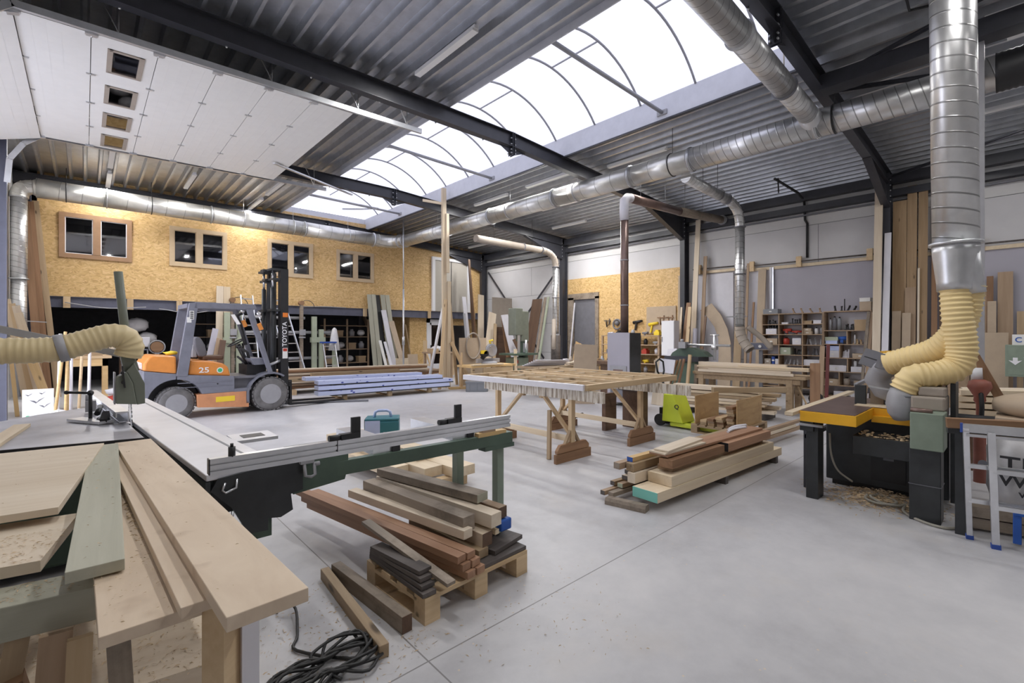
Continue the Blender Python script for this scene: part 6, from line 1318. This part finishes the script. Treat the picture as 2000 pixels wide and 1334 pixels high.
# tall green grey boards before the store
for x, dx, w, zt, y, mt, lb in ((8.12, -.02, .17, 3.13, 16.9, 'grey_green', 'pale green tall board, first of row before the stairs'), (8.30, .0, .17, 3.14, 16.9, 'grey_green', 'pale green tall board, second of row before the stairs'), (8.49, .02, .18, 3.13, 16.95, 'black', 'black strip board between the pale green tall boards'), (8.68, .06, .18, 3.15, 16.9, 'grey_green', 'pale green tall board just right of black strip'), (8.88, .10, .18, 3.15, 16.9, 'grey_green', 'pale green tall board, outermost towards the stairs'),
      (8.60, .20, .20, 2.53, 16.65, 'board_white', 'white topped grey board leaning on the pale green ones'), (8.85, .28, .22, 2.1, 16.5, 'mdf', 'tan board leaning lowest before the pale green ones'), (8.25, .03, .10, 1.35, 16.25, 'paper', 'short white stick before the pale green boards'), (8.45, .05, .10, 1.3, 16.25, 'board_white', 'second short white stick before the pale green boards')):
    plank('board', lb, 'board', mt, (x+dx, y-.45, 0), (x, y+.2, zt), w, .03, (1, 0, 0))
for k, (x, y, w, h, mt) in enumerate(((8.5, 15.2, .50, .72, 'pine_pale'), (9.0, 15.3, .42, .85, 'mdf'), (10.3, 15.0, .62, .66, 'pine'))): plank('panel_offcut', '%s square offcut standing behind the long brown board stack' % ('pale', 'tan', 'pinkish')[k], 'panel', mt, (x-w/2, y, h/2), (x+w/2, y, h/2), h, .02, (0, .1, 1))
# long stack of brown boards on the floor
R_ = random.Random(17)
for lay in range(7):
    for c in range(3):
        y = 13.1+.30*c; x0 = 3.5+R_.uniform(-.3, .3); x1 = 8.3+R_.uniform(-.7, .4)
        plank('board', '%s board up, %s row, of the long brown stack behind wrapped profiles' % (ORD[lay], ('front', 'middle', 'rear')[c]), 'board', ('brown', 'reddish', 'tan', 'oak', 'planed', 'weathered')[(lay*2+c*5) % 6], (x0, y+R_.uniform(-.012, .012), .162+.072*lay), (x1, y-.35+R_.uniform(-.012, .012), .162+.068*lay), .26, .055, group='long brown board stack')
for k, x in enumerate((4.0, 5.6, 7.3)): plank('bearer', '%s bearer under the long brown board stack' % ORD[k], 'bearer', 'pine', (x, 12.7, .065), (x+.1, 13.9, .065), .1, .13)
for k, (x0, x1, y, z) in enumerate(((3.4, 5.2, 12.72, .40), (5.5, 7.6, 12.62, .34), (4.4, 6.9, 12.70, .50))): plank('beam', '%s golden beam on the front of the long brown stack' % ('forklift side', 'post side', 'upper')[k], 'beam', 'oak', (x0, y, z), (x1, y-.15, z), .12, .10)
# wrapped profiles on a pallet
pallet('pallet', 'pallet under the blue wrapped profiles', TR(4.55, 10.95, 0, -.05), 2.4, .8, 5, 3, 'pine')
def film():
    m, nt, b = newmat('printed_film')
    vo = nd(nt, 'ShaderNodeTexVoronoi'); vo.inputs['Scale'].default_value = 1; lk(nt, coords(nt, (5.5, 9, 9)), vo.inputs['Vector'])
    r = ramp(nt, vo.outputs['Distance'], [(.15, (.07, .10, .42)), (.20, (.60, .66, .90))]); lk(nt, r.outputs[0], b.inputs['Base Color']); b.inputs['Roughness'].default_value = .3
film()
for k, (x0, x1, y, z, mt) in enumerate(((3.95, 7.45, 11.05, .19, 'printed_film'), (3.98, 7.6, 11.12, .31, 'printed_film'), (4.0, 7.3, 11.18, .43, 'printed_film'), (3.85, 6.9, 11.58, .50, 'printed_film'))):
    o = wthing('wrapped_profile', '%s blue film wrapped profile on the pallet' % ('lowest', 'second', 'third', 'rearmost top')[k], 'profile', (x0, y, z), 0, 'film wrapped profiles')
    M = frame((x0, y, z), (x1, y-.20, z-.01*k)); L = x1-x0; m = MB(); m.box(0, L, -.16, .16, -.035, .05, M); m.build('film', mt, o)
    m = MB(); m.box(.3, L+.02, -.165, .15, -.06, -.036, M); m.build('seal_strip', 'machine_black', o)
m = MB(); m.bar((3.2, 11.2, .02), (4.9, 10.35, .02), .05, .03); tag(m.build('steel_bar', 'mid_grey'), 'steel bar lying on the floor before the wrapped profiles', 'bar')
# timber mast with props
tw = wthing('timber_mast', 'tall pale timber mast with splayed props reaching the roof rafter', 'timber mast', (7.86, 11.56, 0))
for nm, p, q, w, t, sd in (('mast', (7.86, 11.56, 0), (7.84, 11.58, 5.9), .13, .08, (1, 0, 0)), ('mast_splice', (7.95, 11.50, 0), (7.99, 11.52, 3.15), .12, .05, (1, 0, 0)), ('upper_splice', (7.93, 11.5, 3.4), (7.93, 11.52, 5.15), .09, .05, (1, 0, 0)), ('prop', (7.50, 11.3, 0), (7.85, 11.5, 2.6), .09, .04, (1, 0, 0)), ('prop', (8.62, 12.0, 0), (8.02, 11.6, 2.9), .09, .04, (1, 0, 0)), ('prop', (8.75, 11.4, 0), (8.02, 11.45, 1.35), .11, .04, (1, 0, 1)), ('prop', (7.62, 11.45, 0), (7.82, 11.5, 2.2), .08, .04, (1, 0, 0)), ('top_arm', (7.2, 11.7, 5.45), (7.9, 11.6, 5.45), .07, .04, (0, 0, 1))):
    plank(nm, None, None, 'pine_pale' if nm != 'prop' else 'pine', p, q, w, t, sd, parent=tw)
plank('foot_plate', None, None, 'pine_yellow', (7.7, 11.1, .03), (8.2, 10.9, .03), .2, .06, parent=tw)
plank('stick', 'thin T topped stick standing beside the timber mast', 'stick', 'pine', (8.05, 11.0, 0), (8.07, 11.0, 1.05), .04, .04, (1, 0, 0))
m = MB(); m.cyl((7.58, 12.05, .0), (8.15, 11.95, 2.75), .045, n=12); tag(m.build('white_pipe', 'white'), 'long white tube leaning against the timber mast', 'tube')
gc = thing('crate', 'grey plastic crate on floor beside the timber mast', 'crate', (8.05, 10.25, 0), -.72)
m = MB(); M0 = Matrix(); 
for a in ((-.30, .30, -.20, .20, 0, .012), (-.30, -.285, -.20, .20, 0, .26), (.285, .30, -.20, .20, 0, .26), (-.30, .30, -.20, -.185, 0, .26), (-.30, .30, .185, .20, 0, .26)): m.box(*a)
m.build('crate_body', 'grey_plastic', gc); m = MB(); m.box(-.32, .32, -.22, .22, .24, .275); m.build('rim', 'grey_plastic', gc)
m = MB(); [m.box(x-.01, x+.01, -.212, -.2, .03, .24) for x in (-.2, 0, .2)]; m.build('rib', 'grey_plastic', gc); m = MB(); m.bar((-.1, 0, .20), (.2, .1, .29), .05, .03); tag(m.build('offcut', 'tan', None, gc.matrix_basis), 'brown offcut sticking out of the grey plastic crate', 'offcut')
# mitre saw on its bench
mb = wthing('bench', 'low pale bench carrying the mitre saw', 'bench', (8.9, 10.9, 0)); m = MB(); m.box(8.05, 9.75, 10.5, 11.2, .62, .68); m.build('bench_top', 'pine_yellow', mb); 
for x in (8.12, 9.6):
    for y in (10.55, 11.1): m = MB(); m.box(x, x+.08, y, y+.08, 0, .62); m.build('leg', 'pine', mb)
m = MB(); m.box(8.5, 9.6, 10.52, 10.56, .15, .6); m.build('front_board', 'pine', mb)
ms = wthing('mitre_saw', 'grey and yellow mitre saw on the low bench', 'mitre saw', (8.9, 10.8, .68)); m = MB(); m.lathe([(.24, .0), (.24, .06), (.2, .09), (.0, .09)], TR(8.95, 10.8, .682), 20); m.box(8.55, 9.4, 10.85, 10.95, .73, .85); m.build('saw_base', 'grey', ms)
m = MB(); m.cyl((9.02, 10.76, 1.10), (9.02, 10.84, 1.10), .20, n=22); m.build('blade_cover', 'grey', ms); m = MB(); m.cyl((9.02, 10.74, 1.08), (9.02, 10.755, 1.08), .16, n=22); m.build('saw_blade', 'chrome', ms); m = MB(); m.bar((8.7, 10.85, .85), (9.0, 10.85, 1.15), .08, .1); m.cyl((8.75, 10.7, 1.0), (8.75, 10.9, 1.0), .09, n=12); m.build('saw_arm', 'black', ms); m = MB(); m.box(8.66, 8.78, 10.7, 10.86, 1.0, 1.1); m.tube([(9.0, 10.8, 1.28), (8.95, 10.8, 1.38), (9.08, 10.8, 1.4)], .03, 8); m.build('saw_handle', 'ink_yellow', ms)
plank('board', 'pale boards edge lying on the low bench front', 'board', 'pine_pale', (8.1, 10.55, .70), (9.2, 10.5, .70), .14, .03)
m = MB(); m.box(8.45, 9.5, 11.62, 11.66, 0, 1.47); tp = m.build('template_board', 'mdf'); tag(tp, 'tan board with round ring hung in front, behind the mitre saw', 'board'); m = MB(); m.tube([(8.95+.27*math.cos(a), 11.59, 1.22+.40*math.sin(a)) for a in [2*PI*i/28 for i in range(28)]], .022, 8, closed=True); tag(m.build('ring_template', 'mdf_grey'), 'oval ring template hanging on the tan board', 'template')
plank('stick', 'pale post upright beside the low mitre saw bench', 'post', 'pine_pale', (9.85, 10.6, 0), (9.87, 10.65, 1.12), .09, .05, (1, 0, 0))
# band saw
bs = wthing('band_saw', 'grey green band saw with green table in far corner', 'band saw', (10.25, 10.9, 0)); m = MB(); m.box(10.02, 10.34, 10.8, 11.15, 1.55, 2.41); m.box(10.34, 10.66, 10.85, 11.15, 1.35, 2.33); m.build('upper_wheel_case', 'green_grey', bs, bevel=.02); m = MB(); m.box(10.45, 10.66, 10.9, 11.12, .5, 1.5); m.build('saw_frame', 'green', bs); m = MB(); m.box(9.95, 10.6, 10.8, 11.2, .02, .84); m.build('lower_wheel_case', 'green_pale', bs, bevel=.02)
m = MB(); m.box(9.76, 10.76, 10.55, 11.3, .92, .98); tb_ = m.build('table', 'green', bs); m = MB(); m.box(10.1, 10.2, 10.78, 10.8, 1.0, 1.55); m.cyl((10.38, 10.7, .98), (10.38, 10.7, 1.4), .04, n=10); m.build('blade_guide', 'alu', bs); m = MB(); m.box(10.05, 10.13, 10.79, 10.80, .66, .76); m.build('stop_switch', 'red', bs); m = MB(); m.box(10.4, 10.55, 10.78, 10.85, 1.0, 1.3); m.build('fence', 'grey', bs)
# boards in the far corner
for x, dx, w, z, y, t, mt, lb in ((12.0, -.05, .18, 3.2, 16.2, .03, 'board_white', 'white board upright at the foot of dark corner column'), (12.35, -.1, .10, 4.85, 16.3, .05, 'brown_dark', 'very tall dark pole leaning in far corner, first'), (12.5, -.02, .08, 4.2, 16.4, .05, 'brown', 'very tall brown pole leaning in far corner, second'), (12.30, -.5, .28, 3.25, 15.4, .03, 'planed', 'pale board leaning high in the far corner'), (12.1, -.85, .34, 2.45, 14.4, .04, 'planed', 'wide pale plank leaning steeply in the far corner'), (12.55, .25, .34, 2.38, 14.2, .04, 'board_white', 'wide white plank leaning in the far corner'), (12.75, -.15, .18, 2.3, 14.5, .04, 'brown', 'brown board between the two wide leaning planks'), (12.55, .35, .2, 1.4, 13.6, .04, 'brown_dark', 'short dark board leaning by the band saw'), (11.5, -.2, .10, 2.45, 15.5, .04, 'grey', 'metal edged dark panel before the corner column'), (11.9, -.6, .12, 2.0, 14.0, .05, 'oak', 'brown plank leaning behind the ring template')):
    plank('board', lb, 'board', mt, (x+dx, y-.6, 0), (x, y, z), w, t, (1, -.1, 0))
m = MB(); m.box(12.6, 13.7, 15.0, 15.04, 1.9, 3.15, None); m.m = 0; tag(m.build('sheet', 'mdf_grey'), 'large brown grey sheet standing high in the far corner', 'panel')
m = MB(); m.box(12.7, 13.6, 14.95, 15.4, 0, 1.9); tag(m.build('cabinet', 'brown_dark'), 'dark cabinet beneath the large brown grey sheet', 'cabinet')
for k, (x, y, w, zt, mt, lb) in enumerate(((13.7, 13.6, .55, 3.05, 'brown_dark', 'broad very dark board leaning on the right wall near the corner column'), (13.75, 13.15, .12, 3.1, 'weathered', 'slim grey board beside the broad very dark board'), (13.72, 12.98, .10, 3.1, 'green_board', 'slim pale board beside the slim grey board'))): lean('board', lb, 'board', mt, y, w, zt, 13.88, .7)
m = MB(); m.prism([(0, 0), (.75, 0), (.75, .6), (.70, 1.15), (.05, 1.4)], .03, Matrix(((0, .2, -1, 13.0), (-1, 0, 0, 11.1), (0, .95, 0, .0), (0, 0, 0, 1)))); tag(m.build('panel_offcut', 'plywood_warm'), 'slanted plywood offcut before the dark door', 'panel')
m = MB(); m.cyl((12.5, 11.35, 0), (12.5, 11.35, 1.55), .17, n=16); tag(m.build('dust_bin', 'dark_weathered'), 'dark round dust bin under the grey branch duct in the corner', 'bin')
# cluttered bench between band saw and stove
ub = wthing('workbench', 'cluttered bench between the band saw and the stove', 'workbench', (9.6, 8.3, 0)); m = MB(); m.box(8.2, 11.0, 7.9, 8.8, .70, .76); m.build('bench_top', 'oak', ub)
for x in (8.3, 10.8):
    for y in (8.0, 8.65): m = MB(); m.box(x, x+.09, y, y+.09, 0, .70); m.build('leg', 'oak', ub)
for k in range(7): plank('slat', '%s white slat of the fanned bundle on cluttered bench' % ORD[k], 'slat', 'board_white', (8.25+.02*k, 8.62-.06*k, .775+.025*k), (9.35, 8.2-.02*k, .775+.02*k), .07, .018, group='fanned white slats')
R_ = random.Random(77)
for k in range(16):
    x, y = 9.4+.2*(k % 8)+R_.uniform(-.04, .04), 8.05+.5*(k//8)
    z = .762; m = MB()
    if k % 4 == 0: m.bar((x-.1, y, z+.04), (x+.35, y+.1, z+.05), .12, .06); nm, c = 'offcut', 'planed'
    elif k % 4 == 1: m.cyl((x, y-.05, z+.06), (x+.2, y, z+.06), .05, .03, 10); m.bar((x+.05, y, z), (x+.06, y, z+.08), .04, .05); nm, c = 'power_tool', 'mid_grey'
    elif k % 4 == 2: m.box(x-.08, x+.12, y-.06, y+.06, z, z+.11); m.box(x-.05, x+.09, y-.04, y+.04, z+.11, z+.14); nm, c = 'storage_box', ('cardboard', 'board_white')[k//8]
    else: m.lathe([(.06, 0), (.07, .12), (.03, .15), (.03, .2)], TR(x, y, z), 10); nm, c = 'bottle', ('grey', 'mdf_grey')[k//8]
    tag(m.build(nm, c), '%s, %s along the cluttered bench from the band saw, %s row' % ({'offcut': 'pale offcut', 'power_tool': 'grey power tool', 'storage_box': 'small box', 'bottle': 'grey bottle'}[nm], ORD[k % 8], ('front', 'rear')[k//8]), {'offcut': 'offcut', 'power_tool': 'tool', 'storage_box': 'box', 'bottle': 'bottle'}[nm])
o = plank('board', 'beige board standing upright left of the stove', 'board', 'mdf', (8.30, 6.7, .0), (8.35, 6.66, 1.34), .52, .03, (.75, -.65, 0))
vb = wthing('vise', 'red iron vise behind the beige upright board', 'vise', (10.4, 7.2, .9)); m = MB(); m.box(10.3, 10.6, 7.05, 7.35, .95, 1.15); m.cyl((10.4, 7.2, .881), (10.4, 7.2, .95), .08, n=10); m.build('vise_body', 'red_vice', vb); m = MB(); m.box(9.9, 10.9, 6.9, 7.6, .85, .92); m.build('x', 'brown_dark'); 
bpy.data.objects.remove(bpy.data.objects['x']); m = MB(); m.box(9.9, 10.9, 6.9, 7.6, .80, .88); m.box(10.0, 10.8, 7.0, 7.5, 0, .8); tag(m.build('tool_chest', 'brown_dark'), 'dark chest under the red iron vise', 'chest')
# ---- store under the upper room
for k, (x0, x1, y, lb) in enumerate(((2.4, 4.9, 19.2, 'store rack behind the forklift'), (6.9, 8.7, 18.6, 'store rack behind the cloth draped post'))):
    r = wthing('store_rack', 'shadowy ' + lb, 'rack', ((x0+x1)/2, y, 0))
    for z in (.45, 1.0, 1.5, 1.95): m = MB(); m.box(x0, x1, y-.2, y+.25, z-.03, z); m.build('rack_shelf', 'tan', r)
    for x in (x0, (x0+x1)/2, x1): m = MB(); m.box(x-.03, x+.03, y-.23, y-.17, 0, 2.2); m.build('rack_post', 'tan', r)
    for i in range(12):
        x = x0+.2+(x1-x0-.4)*(i % 4)/3+random.uniform(-.06, .06); z = (.45, 1.0, 1.5)[i//4]; m = MB()
        if i % 3 == 0: m.box(x-.15, x+.15, y-.15, y+.15, z+.001, z+.24); m.box(x-.16, x+.16, y-.16, y+.16, z+.2, z+.25); nm, c = 'storage_box', ('cardboard', 'mdf', 'board_white')[i % 3]
        elif i % 3 == 1: m.lathe([(.10, 0), (.12, .2), (.06, .25), (.06, .3)], TR(x, y, z+.001), 12); nm, c = 'can', 'grey'
        else: m.ball((x, y, z+.15), .14, 8, (1.2, 1, .9), jit=.12); nm, c = 'sack', 'plastic_bag'
        tag(m.build(nm, c), '%s, %s along the %s shelf of the %s' % ({'storage_box': 'box', 'can': 'grey can', 'sack': 'pale sack'}[nm], ORD[i % 4], ('lowest', 'middle', 'upper')[i//4], lb), {'storage_box': 'box', 'can': 'can', 'sack': 'sack'}[nm], 'stored goods under the OSB room')
for k, (x, z, s) in enumerate(((1.15, 1.86, .26), (.9, 1.45, .22), (1.4, 1.46, .22))): m = MB(); m.ball((x, 18.0, z), s, 14, (1.1, .9, .8), jit=.10); tag(m.build('plastic_sack', 'plastic_bag'), 'crumpled clear plastic sack in the store above forklift counterweight, %s' % ('upper', 'lower left', 'lower right')[k], 'sack')
m = MB(); m.box(.7, 1.7, 17.7, 18.4, 1.18, 1.24); m.box(.75, .82, 17.75, 17.82, 0, 1.2); m.box(1.6, 1.67, 17.75, 17.82, 0, 1.2); m.box(1.6, 1.67, 18.3, 18.37, 0, 1.2); m.box(.75, .82, 18.3, 18.37, 0, 1.2); tag(m.build('table', 'brown_dark'), 'shadowy table holding the plastic sacks', 'table')
wt = wthing('white_box', 'pale plastic tub on its side under the plastic sacks', 'tub', (1.3, 17.6, .9)); m = MB(); m.box(1.05, 1.42, 17.45, 17.68, 1.2, 1.5); m.build('tub_body', 'board_white', wt, bevel=.02)
rl = wthing('cable_reel', 'round cable reel standing left of the forklift guard', 'reel', (1.58, 17.4, 1.2)); m = MB(); m.tube([(1.58+.19*math.cos(a), 17.4, 1.2+.19*math.sin(a)) for a in [2*PI*i/24 for i in range(24)]], .02, 8, closed=True); m.build('reel_rim', 'grey', rl); m = MB(); m.cyl((1.58, 17.36, 1.2), (1.58, 17.46, 1.2), .16, n=18); m.build('reel_drum', 'brown', rl); m = MB(); m.bar((1.45, 17.4, 0), (1.56, 17.4, 1.1), .04, .04); m.bar((1.7, 17.4, 0), (1.6, 17.4, 1.1), .04, .04); m.build('reel_stand', 'grey', rl)
tc = wthing('tool_cart', 'dark blue metal cart with trays left of the cable reel', 'cart', (1.05, 17.2, 0)); 
for z in (.75, .95, 1.12): m = MB(); m.box(.75, 1.35, 17.0, 17.35, z, z+.03); m.build('tray', 'steel_blue', tc)
for x in (.77, 1.33): m = MB(); m.bar((x, 17.05, 0), (x, 17.05, 1.15), .03, .03); m.build('cart_post', 'grey', tc)
for k, (p, q) in enumerate((((-.4, 17.12, 2.42), (1.3, 17.1, 2.36)), ((1.6, 17.12, 2.33), (3.2, 17.12, 2.4)), ((5.6, 17.12, 2.55), (7.2, 17.1, 2.58)))):
    m = MB(); m.tube(spline([p, ((p[0]+q[0])/2, p[1], p[2]-(.12, .1, -.04)[k]), q], 8), .014, 6); tag(m.build('hanging_cable', 'grey'), '%s pale cable sagging along the steel beam under the OSB' % ORD[k], 'cable')
# OSB stair enclosure, door and stairs
m = MB(); ywall2 = m; m.box(10.15, 11.0, 17.55, 17.6, 0, 2.4); m.box(12.0, 13.8, 17.55, 17.6, 2.0, 2.4); m.box(13.3, 13.8, 17.55, 17.6, 0, 2.0); m.box(10.15, 10.2, 17.6, 20, 0, 2.4); struct(m.build('wall_stair', 'osb'))
d4 = struct(thing('door_4', 'white framed door in the OSB stair wall', 'door', (10.98, 17.5, 0))); m = MB(); m.box(0, .16, 0, .1, 0, 2.25); m.box(.84, 1.0, 0, .1, 0, 2.25); m.box(0, 1.0, 0, .1, 2.1, 2.25); m.build('door_frame', 'white', d4); m = MB(); m.box(.16, .24, .02, .08, 0, 2.1); m.box(.76, .84, .02, .08, 0, 2.1); m.box(.16, .84, .02, .08, 2.0, 2.1); m.box(.16, .84, .02, .08, 0, .3); q = m.build('door_leaf', 'white', d4); m = MB(); m.box(.24, .76, .04, .05, .3, 2.0); m.build('pane', 'glass', q); m = MB(); m.box(.19, .21, -.03, .02, 1.0, 1.12); m.build('handle', 'black', q)
st_ = wthing('stairs', 'wooden stairs climbing behind the thin steel prop', 'stairs', (10.0, 18.3, 0))
for k in range(9): m = MB(); m.box(9.25, 10.1, 17.6+.27*k, 17.9+.27*k, .22+.25*k, .26+.25*k); m.build('tread', 'tan', st_)
for x in (9.23, 10.1): plank('stringer', None, None, 'tan', (x, 17.4, 0), (x, 20.0, 2.4), .25, .04, (0, -.7, 1), parent=st_)
plank('stair_rail', None, None, 'oak', (10.12, 17.3, .35), (9.9, 17.45, 2.0), .05, .04, parent=st_)
pp = wthing('steel_prop', 'thin steel prop standing full height before the OSB wall', 'prop', (8.43, 15, 0)); m = MB(); m.cyl((8.43, 15, 0), (8.43, 15, 3.2), .032, n=12); m.build('outer_tube', 'galv_plain', pp); m = MB(); m.cyl((8.43, 15, 3.2), (8.43, 15, 5.72), .024, n=12); m.build('inner_tube', 'galv_plain', pp); m = MB(); m.cyl((8.43, 15, 1.2), (8.43, 15, 1.5), .05, n=12); m.build('adjusting_nut', 'galv_plain', pp)
ez = wthing('easel', 'pale wooden easel stand behind the long brown stack', 'easel', (9.6, 15.4, 0)); 
for p, q, w in (((9.5, 15.4, 0), (9.62, 15.5, 1.0), .06), ((9.95, 15.4, 0), (9.66, 15.5, 1.0), .06), ((9.64, 15.5, .6), (9.64, 15.5, 1.35), .16)): plank('easel_leg' if w < .1 else 'easel_head', None, None, 'pine', p, q, w, .04, (1, 0, 0), parent=ez)
plank('stick', 'crooked pale stick standing behind the easel', 'stick', 'pine_pale', (9.5, 16.9, .0), (9.55, 16.95, 2.2), .04, .03) 
wsx = wthing('side_table', 'small bench with white plastic heap before the white door', 'table', (9.4, 14.3, 0)); m = MB(); m.box(8.95, 9.95, 14.0, 14.6, .9, .95); m.build('table_top', 'tan', wsx)
for x in (9.0, 9.85):
    for y in (14.05, 14.5): m = MB(); m.box(x, x+.06, y, y+.06, 0, .9); m.build('leg', 'tan', wsx)
m = MB(); m.ball((9.4, 14.25, 1.06), .20, 10, (1.6, 1, .55), jit=.2); tag(m.build('plastic_heap', 'plastic_bag'), 'white crumpled plastic on the small bench before the door', 'plastic')
m = MB(); m.box(8.98, 9.3, 14.05, 14.3, .952, 1.08); tag(m.build('storage_box', 'cardboard'), 'cardboard box on the small bench beside white plastic', 'box')
m = MB(); m.box(13.55, 13.8, 16.2, 16.5, 0, .01); bpy.data.objects.remove(m.build('x', 'black'))
# ================================================================ LEFT SIDE BY THE DOOR
for k, (p, q, w, mt, lb) in enumerate((((-.80, 16.3, 0), (-1.10, 16.75, 4.85), .14, 'brown', 'very tall dark brown plank leaning by the drop pipe, first'), ((-.66, 16.3, 0), (-1.02, 16.85, 4.9), .13, 'brown', 'very tall dark brown plank leaning by the drop pipe, second'), ((-.50, 16.3, 0), (-.93, 16.95, 4.95), .12, 'oak', 'very tall golden plank leaning outermost by the drop pipe'), ((-.58, 16.5, 0), (-1.0, 17.0, 4.8), .12, 'brown_dark', 'very tall dark plank leaning behind the golden one'))): plank('plank', lb, 'board', mt, (p[0], 16.15+.08*k, 0), (q[0], 16.72+.08*k, q[2]), w, .04, (1, 0, 0))
for k, (x0, x1, z, w, mt) in enumerate(((-.86, -1.20, 2.3, .10, 'pine_pale'), (-.74, -1.12, 2.2, .10, 'pine'), (-.62, -1.05, 2.15, .12, 'planed'), (-.50, -1.0, 2.0, .12, 'pine_pale'), (-.48, -.95, 1.6, .14, 'pine_yellow'), (-.95, -1.1, 1.5, .06, 'pine_yellow'))): plank('plank', '%s pale plank of the fan leaning beside the garage door post' % ORD[k], 'board', mt, (x0, 13.6-.14*k, 0), (x1, 13.6-.14*k+.3*z, z), w, .035, (1, 0, 0))
sb = thing('sign_board', 'white board painted with dark birds and a green line leaning on planks', 'sign', (-.60, 11.9, 0), .05); m = MB(); m.box(-.22, .18, 0, .03, 0, .58); m.build('sign_panel', 'paper', sb)
m = MB()
for x, z, s in ((-.02, .36, 1), (.08, .27, .8), (-.12, .48, .5), (.05, .5, .5)): m.prism([(-.09*s, .03*s), (-.03*s, .02*s), (0, -.01), (.03*s, .03*s), (.10*s, .07*s), (.02*s, .0), (-.01, -.03*s)], .004, Matrix.Translation((x-.02, -.004, z)) @ XZ)
m.build('bird_mark', 'mid_grey', sb); m = MB(); m.box(-.10, .12, -.003, 0, .07, .10); m.cyl((-.15, -.003, .085), (-.15, .0, .085), .035, n=14); m.build('green_mark', 'ink_green', sb)
tl = wthing('table', 'pale wooden table with a carton by the garage door', 'table', (-.05, 13.6, 0)); m = MB(); m.box(-.32, .42, 13.1, 13.9, 1.06, 1.12); m.build('table_top', 'pine', tl); m = MB(); m.box(-.30, .36, 13.14, 13.18, .90, 1.06); m.build('apron', 'pine_yellow', tl)
for x in (-.30, .27):
    for y in (13.14, 13.76): m = MB(); m.box(x, x+.09, y, y+.09, 0, 1.06); m.build('leg', 'pine_yellow', tl)
ct = wthing('carton', 'beige carton with white label on the pale wooden table', 'box', (.05, 13.5, 1.12)); m = MB(); m.box(-.22, .28, 13.25, 13.65, 1.121, 1.52); m.build('carton_body', 'cardboard', ct); m = MB(); m.box(-.12, .05, 13.245, 13.25, 1.25, 1.42); m.build('label_sheet', 'paper', ct)
dw_ = wthing('cordless_tool', 'yellow and pale cordless tool hanging by the carton', 'power tool', (.42, 13.3, 1.3)); m = MB(); m.box(.34, .52, 13.25, 13.4, 1.42, 1.5); m.build('tool_head', 'ink_yellow', dw_); m = MB(); m.bar((.43, 13.3, 1.13), (.42, 13.3, 1.43), .09, .09); m.build('tool_grip', 'pine_pale', dw_)
for k, (u0, v0_, u1, v1, mt) in enumerate(((118, 652, 112, 815, 'white'), (140, 652, 138, 815, 'board_white'), (163, 646, 152, 812, 'pine'), (128, 648, 104, 812, 'pine_yellow'), (176, 662, 172, 800, 'board_white'), (132, 690, 127, 812, 'pine_yellow'))):
    a, c = ay(u1, v1, 11-.05*k), ay(u0, v0_, 11.1); a.z = 0; m = MB(); m.cyl(a, c, .022, n=10); tag(m.build('pole', mt), '%s pole of the handles standing behind saw table, counted from the bird sign' % ORD[k], 'pole', 'poles behind the saw table')
for k, (x, y, s) in enumerate(((-.32, 10.6, .17), (-.08, 10.5, .17), (.10, 10.7, .15))): m = MB(); m.ball((x, y, s*.95), s, 12, (1.1, 1, 1.0), jit=.1); tag(m.build('plastic_sack', 'paper'), 'white plastic sack on the floor behind saw table, %s from the bird sign' % ORD[k], 'sack')
m = MB(); m.ball((.42, 12.5, .17), .17, 12, (1.3, 1, .9), jit=.06); tag(m.build('red_sack', 'red'), 'red sack on floor beside the pale wooden table', 'sack'); m = MB(); m.ball((.45, 12.55, .40), .12, 10, (1.4, 1, .6), jit=.15); tag(m.build('cloth', 'plastic_bag'), 'grey cloth lying on the red sack', 'cloth')
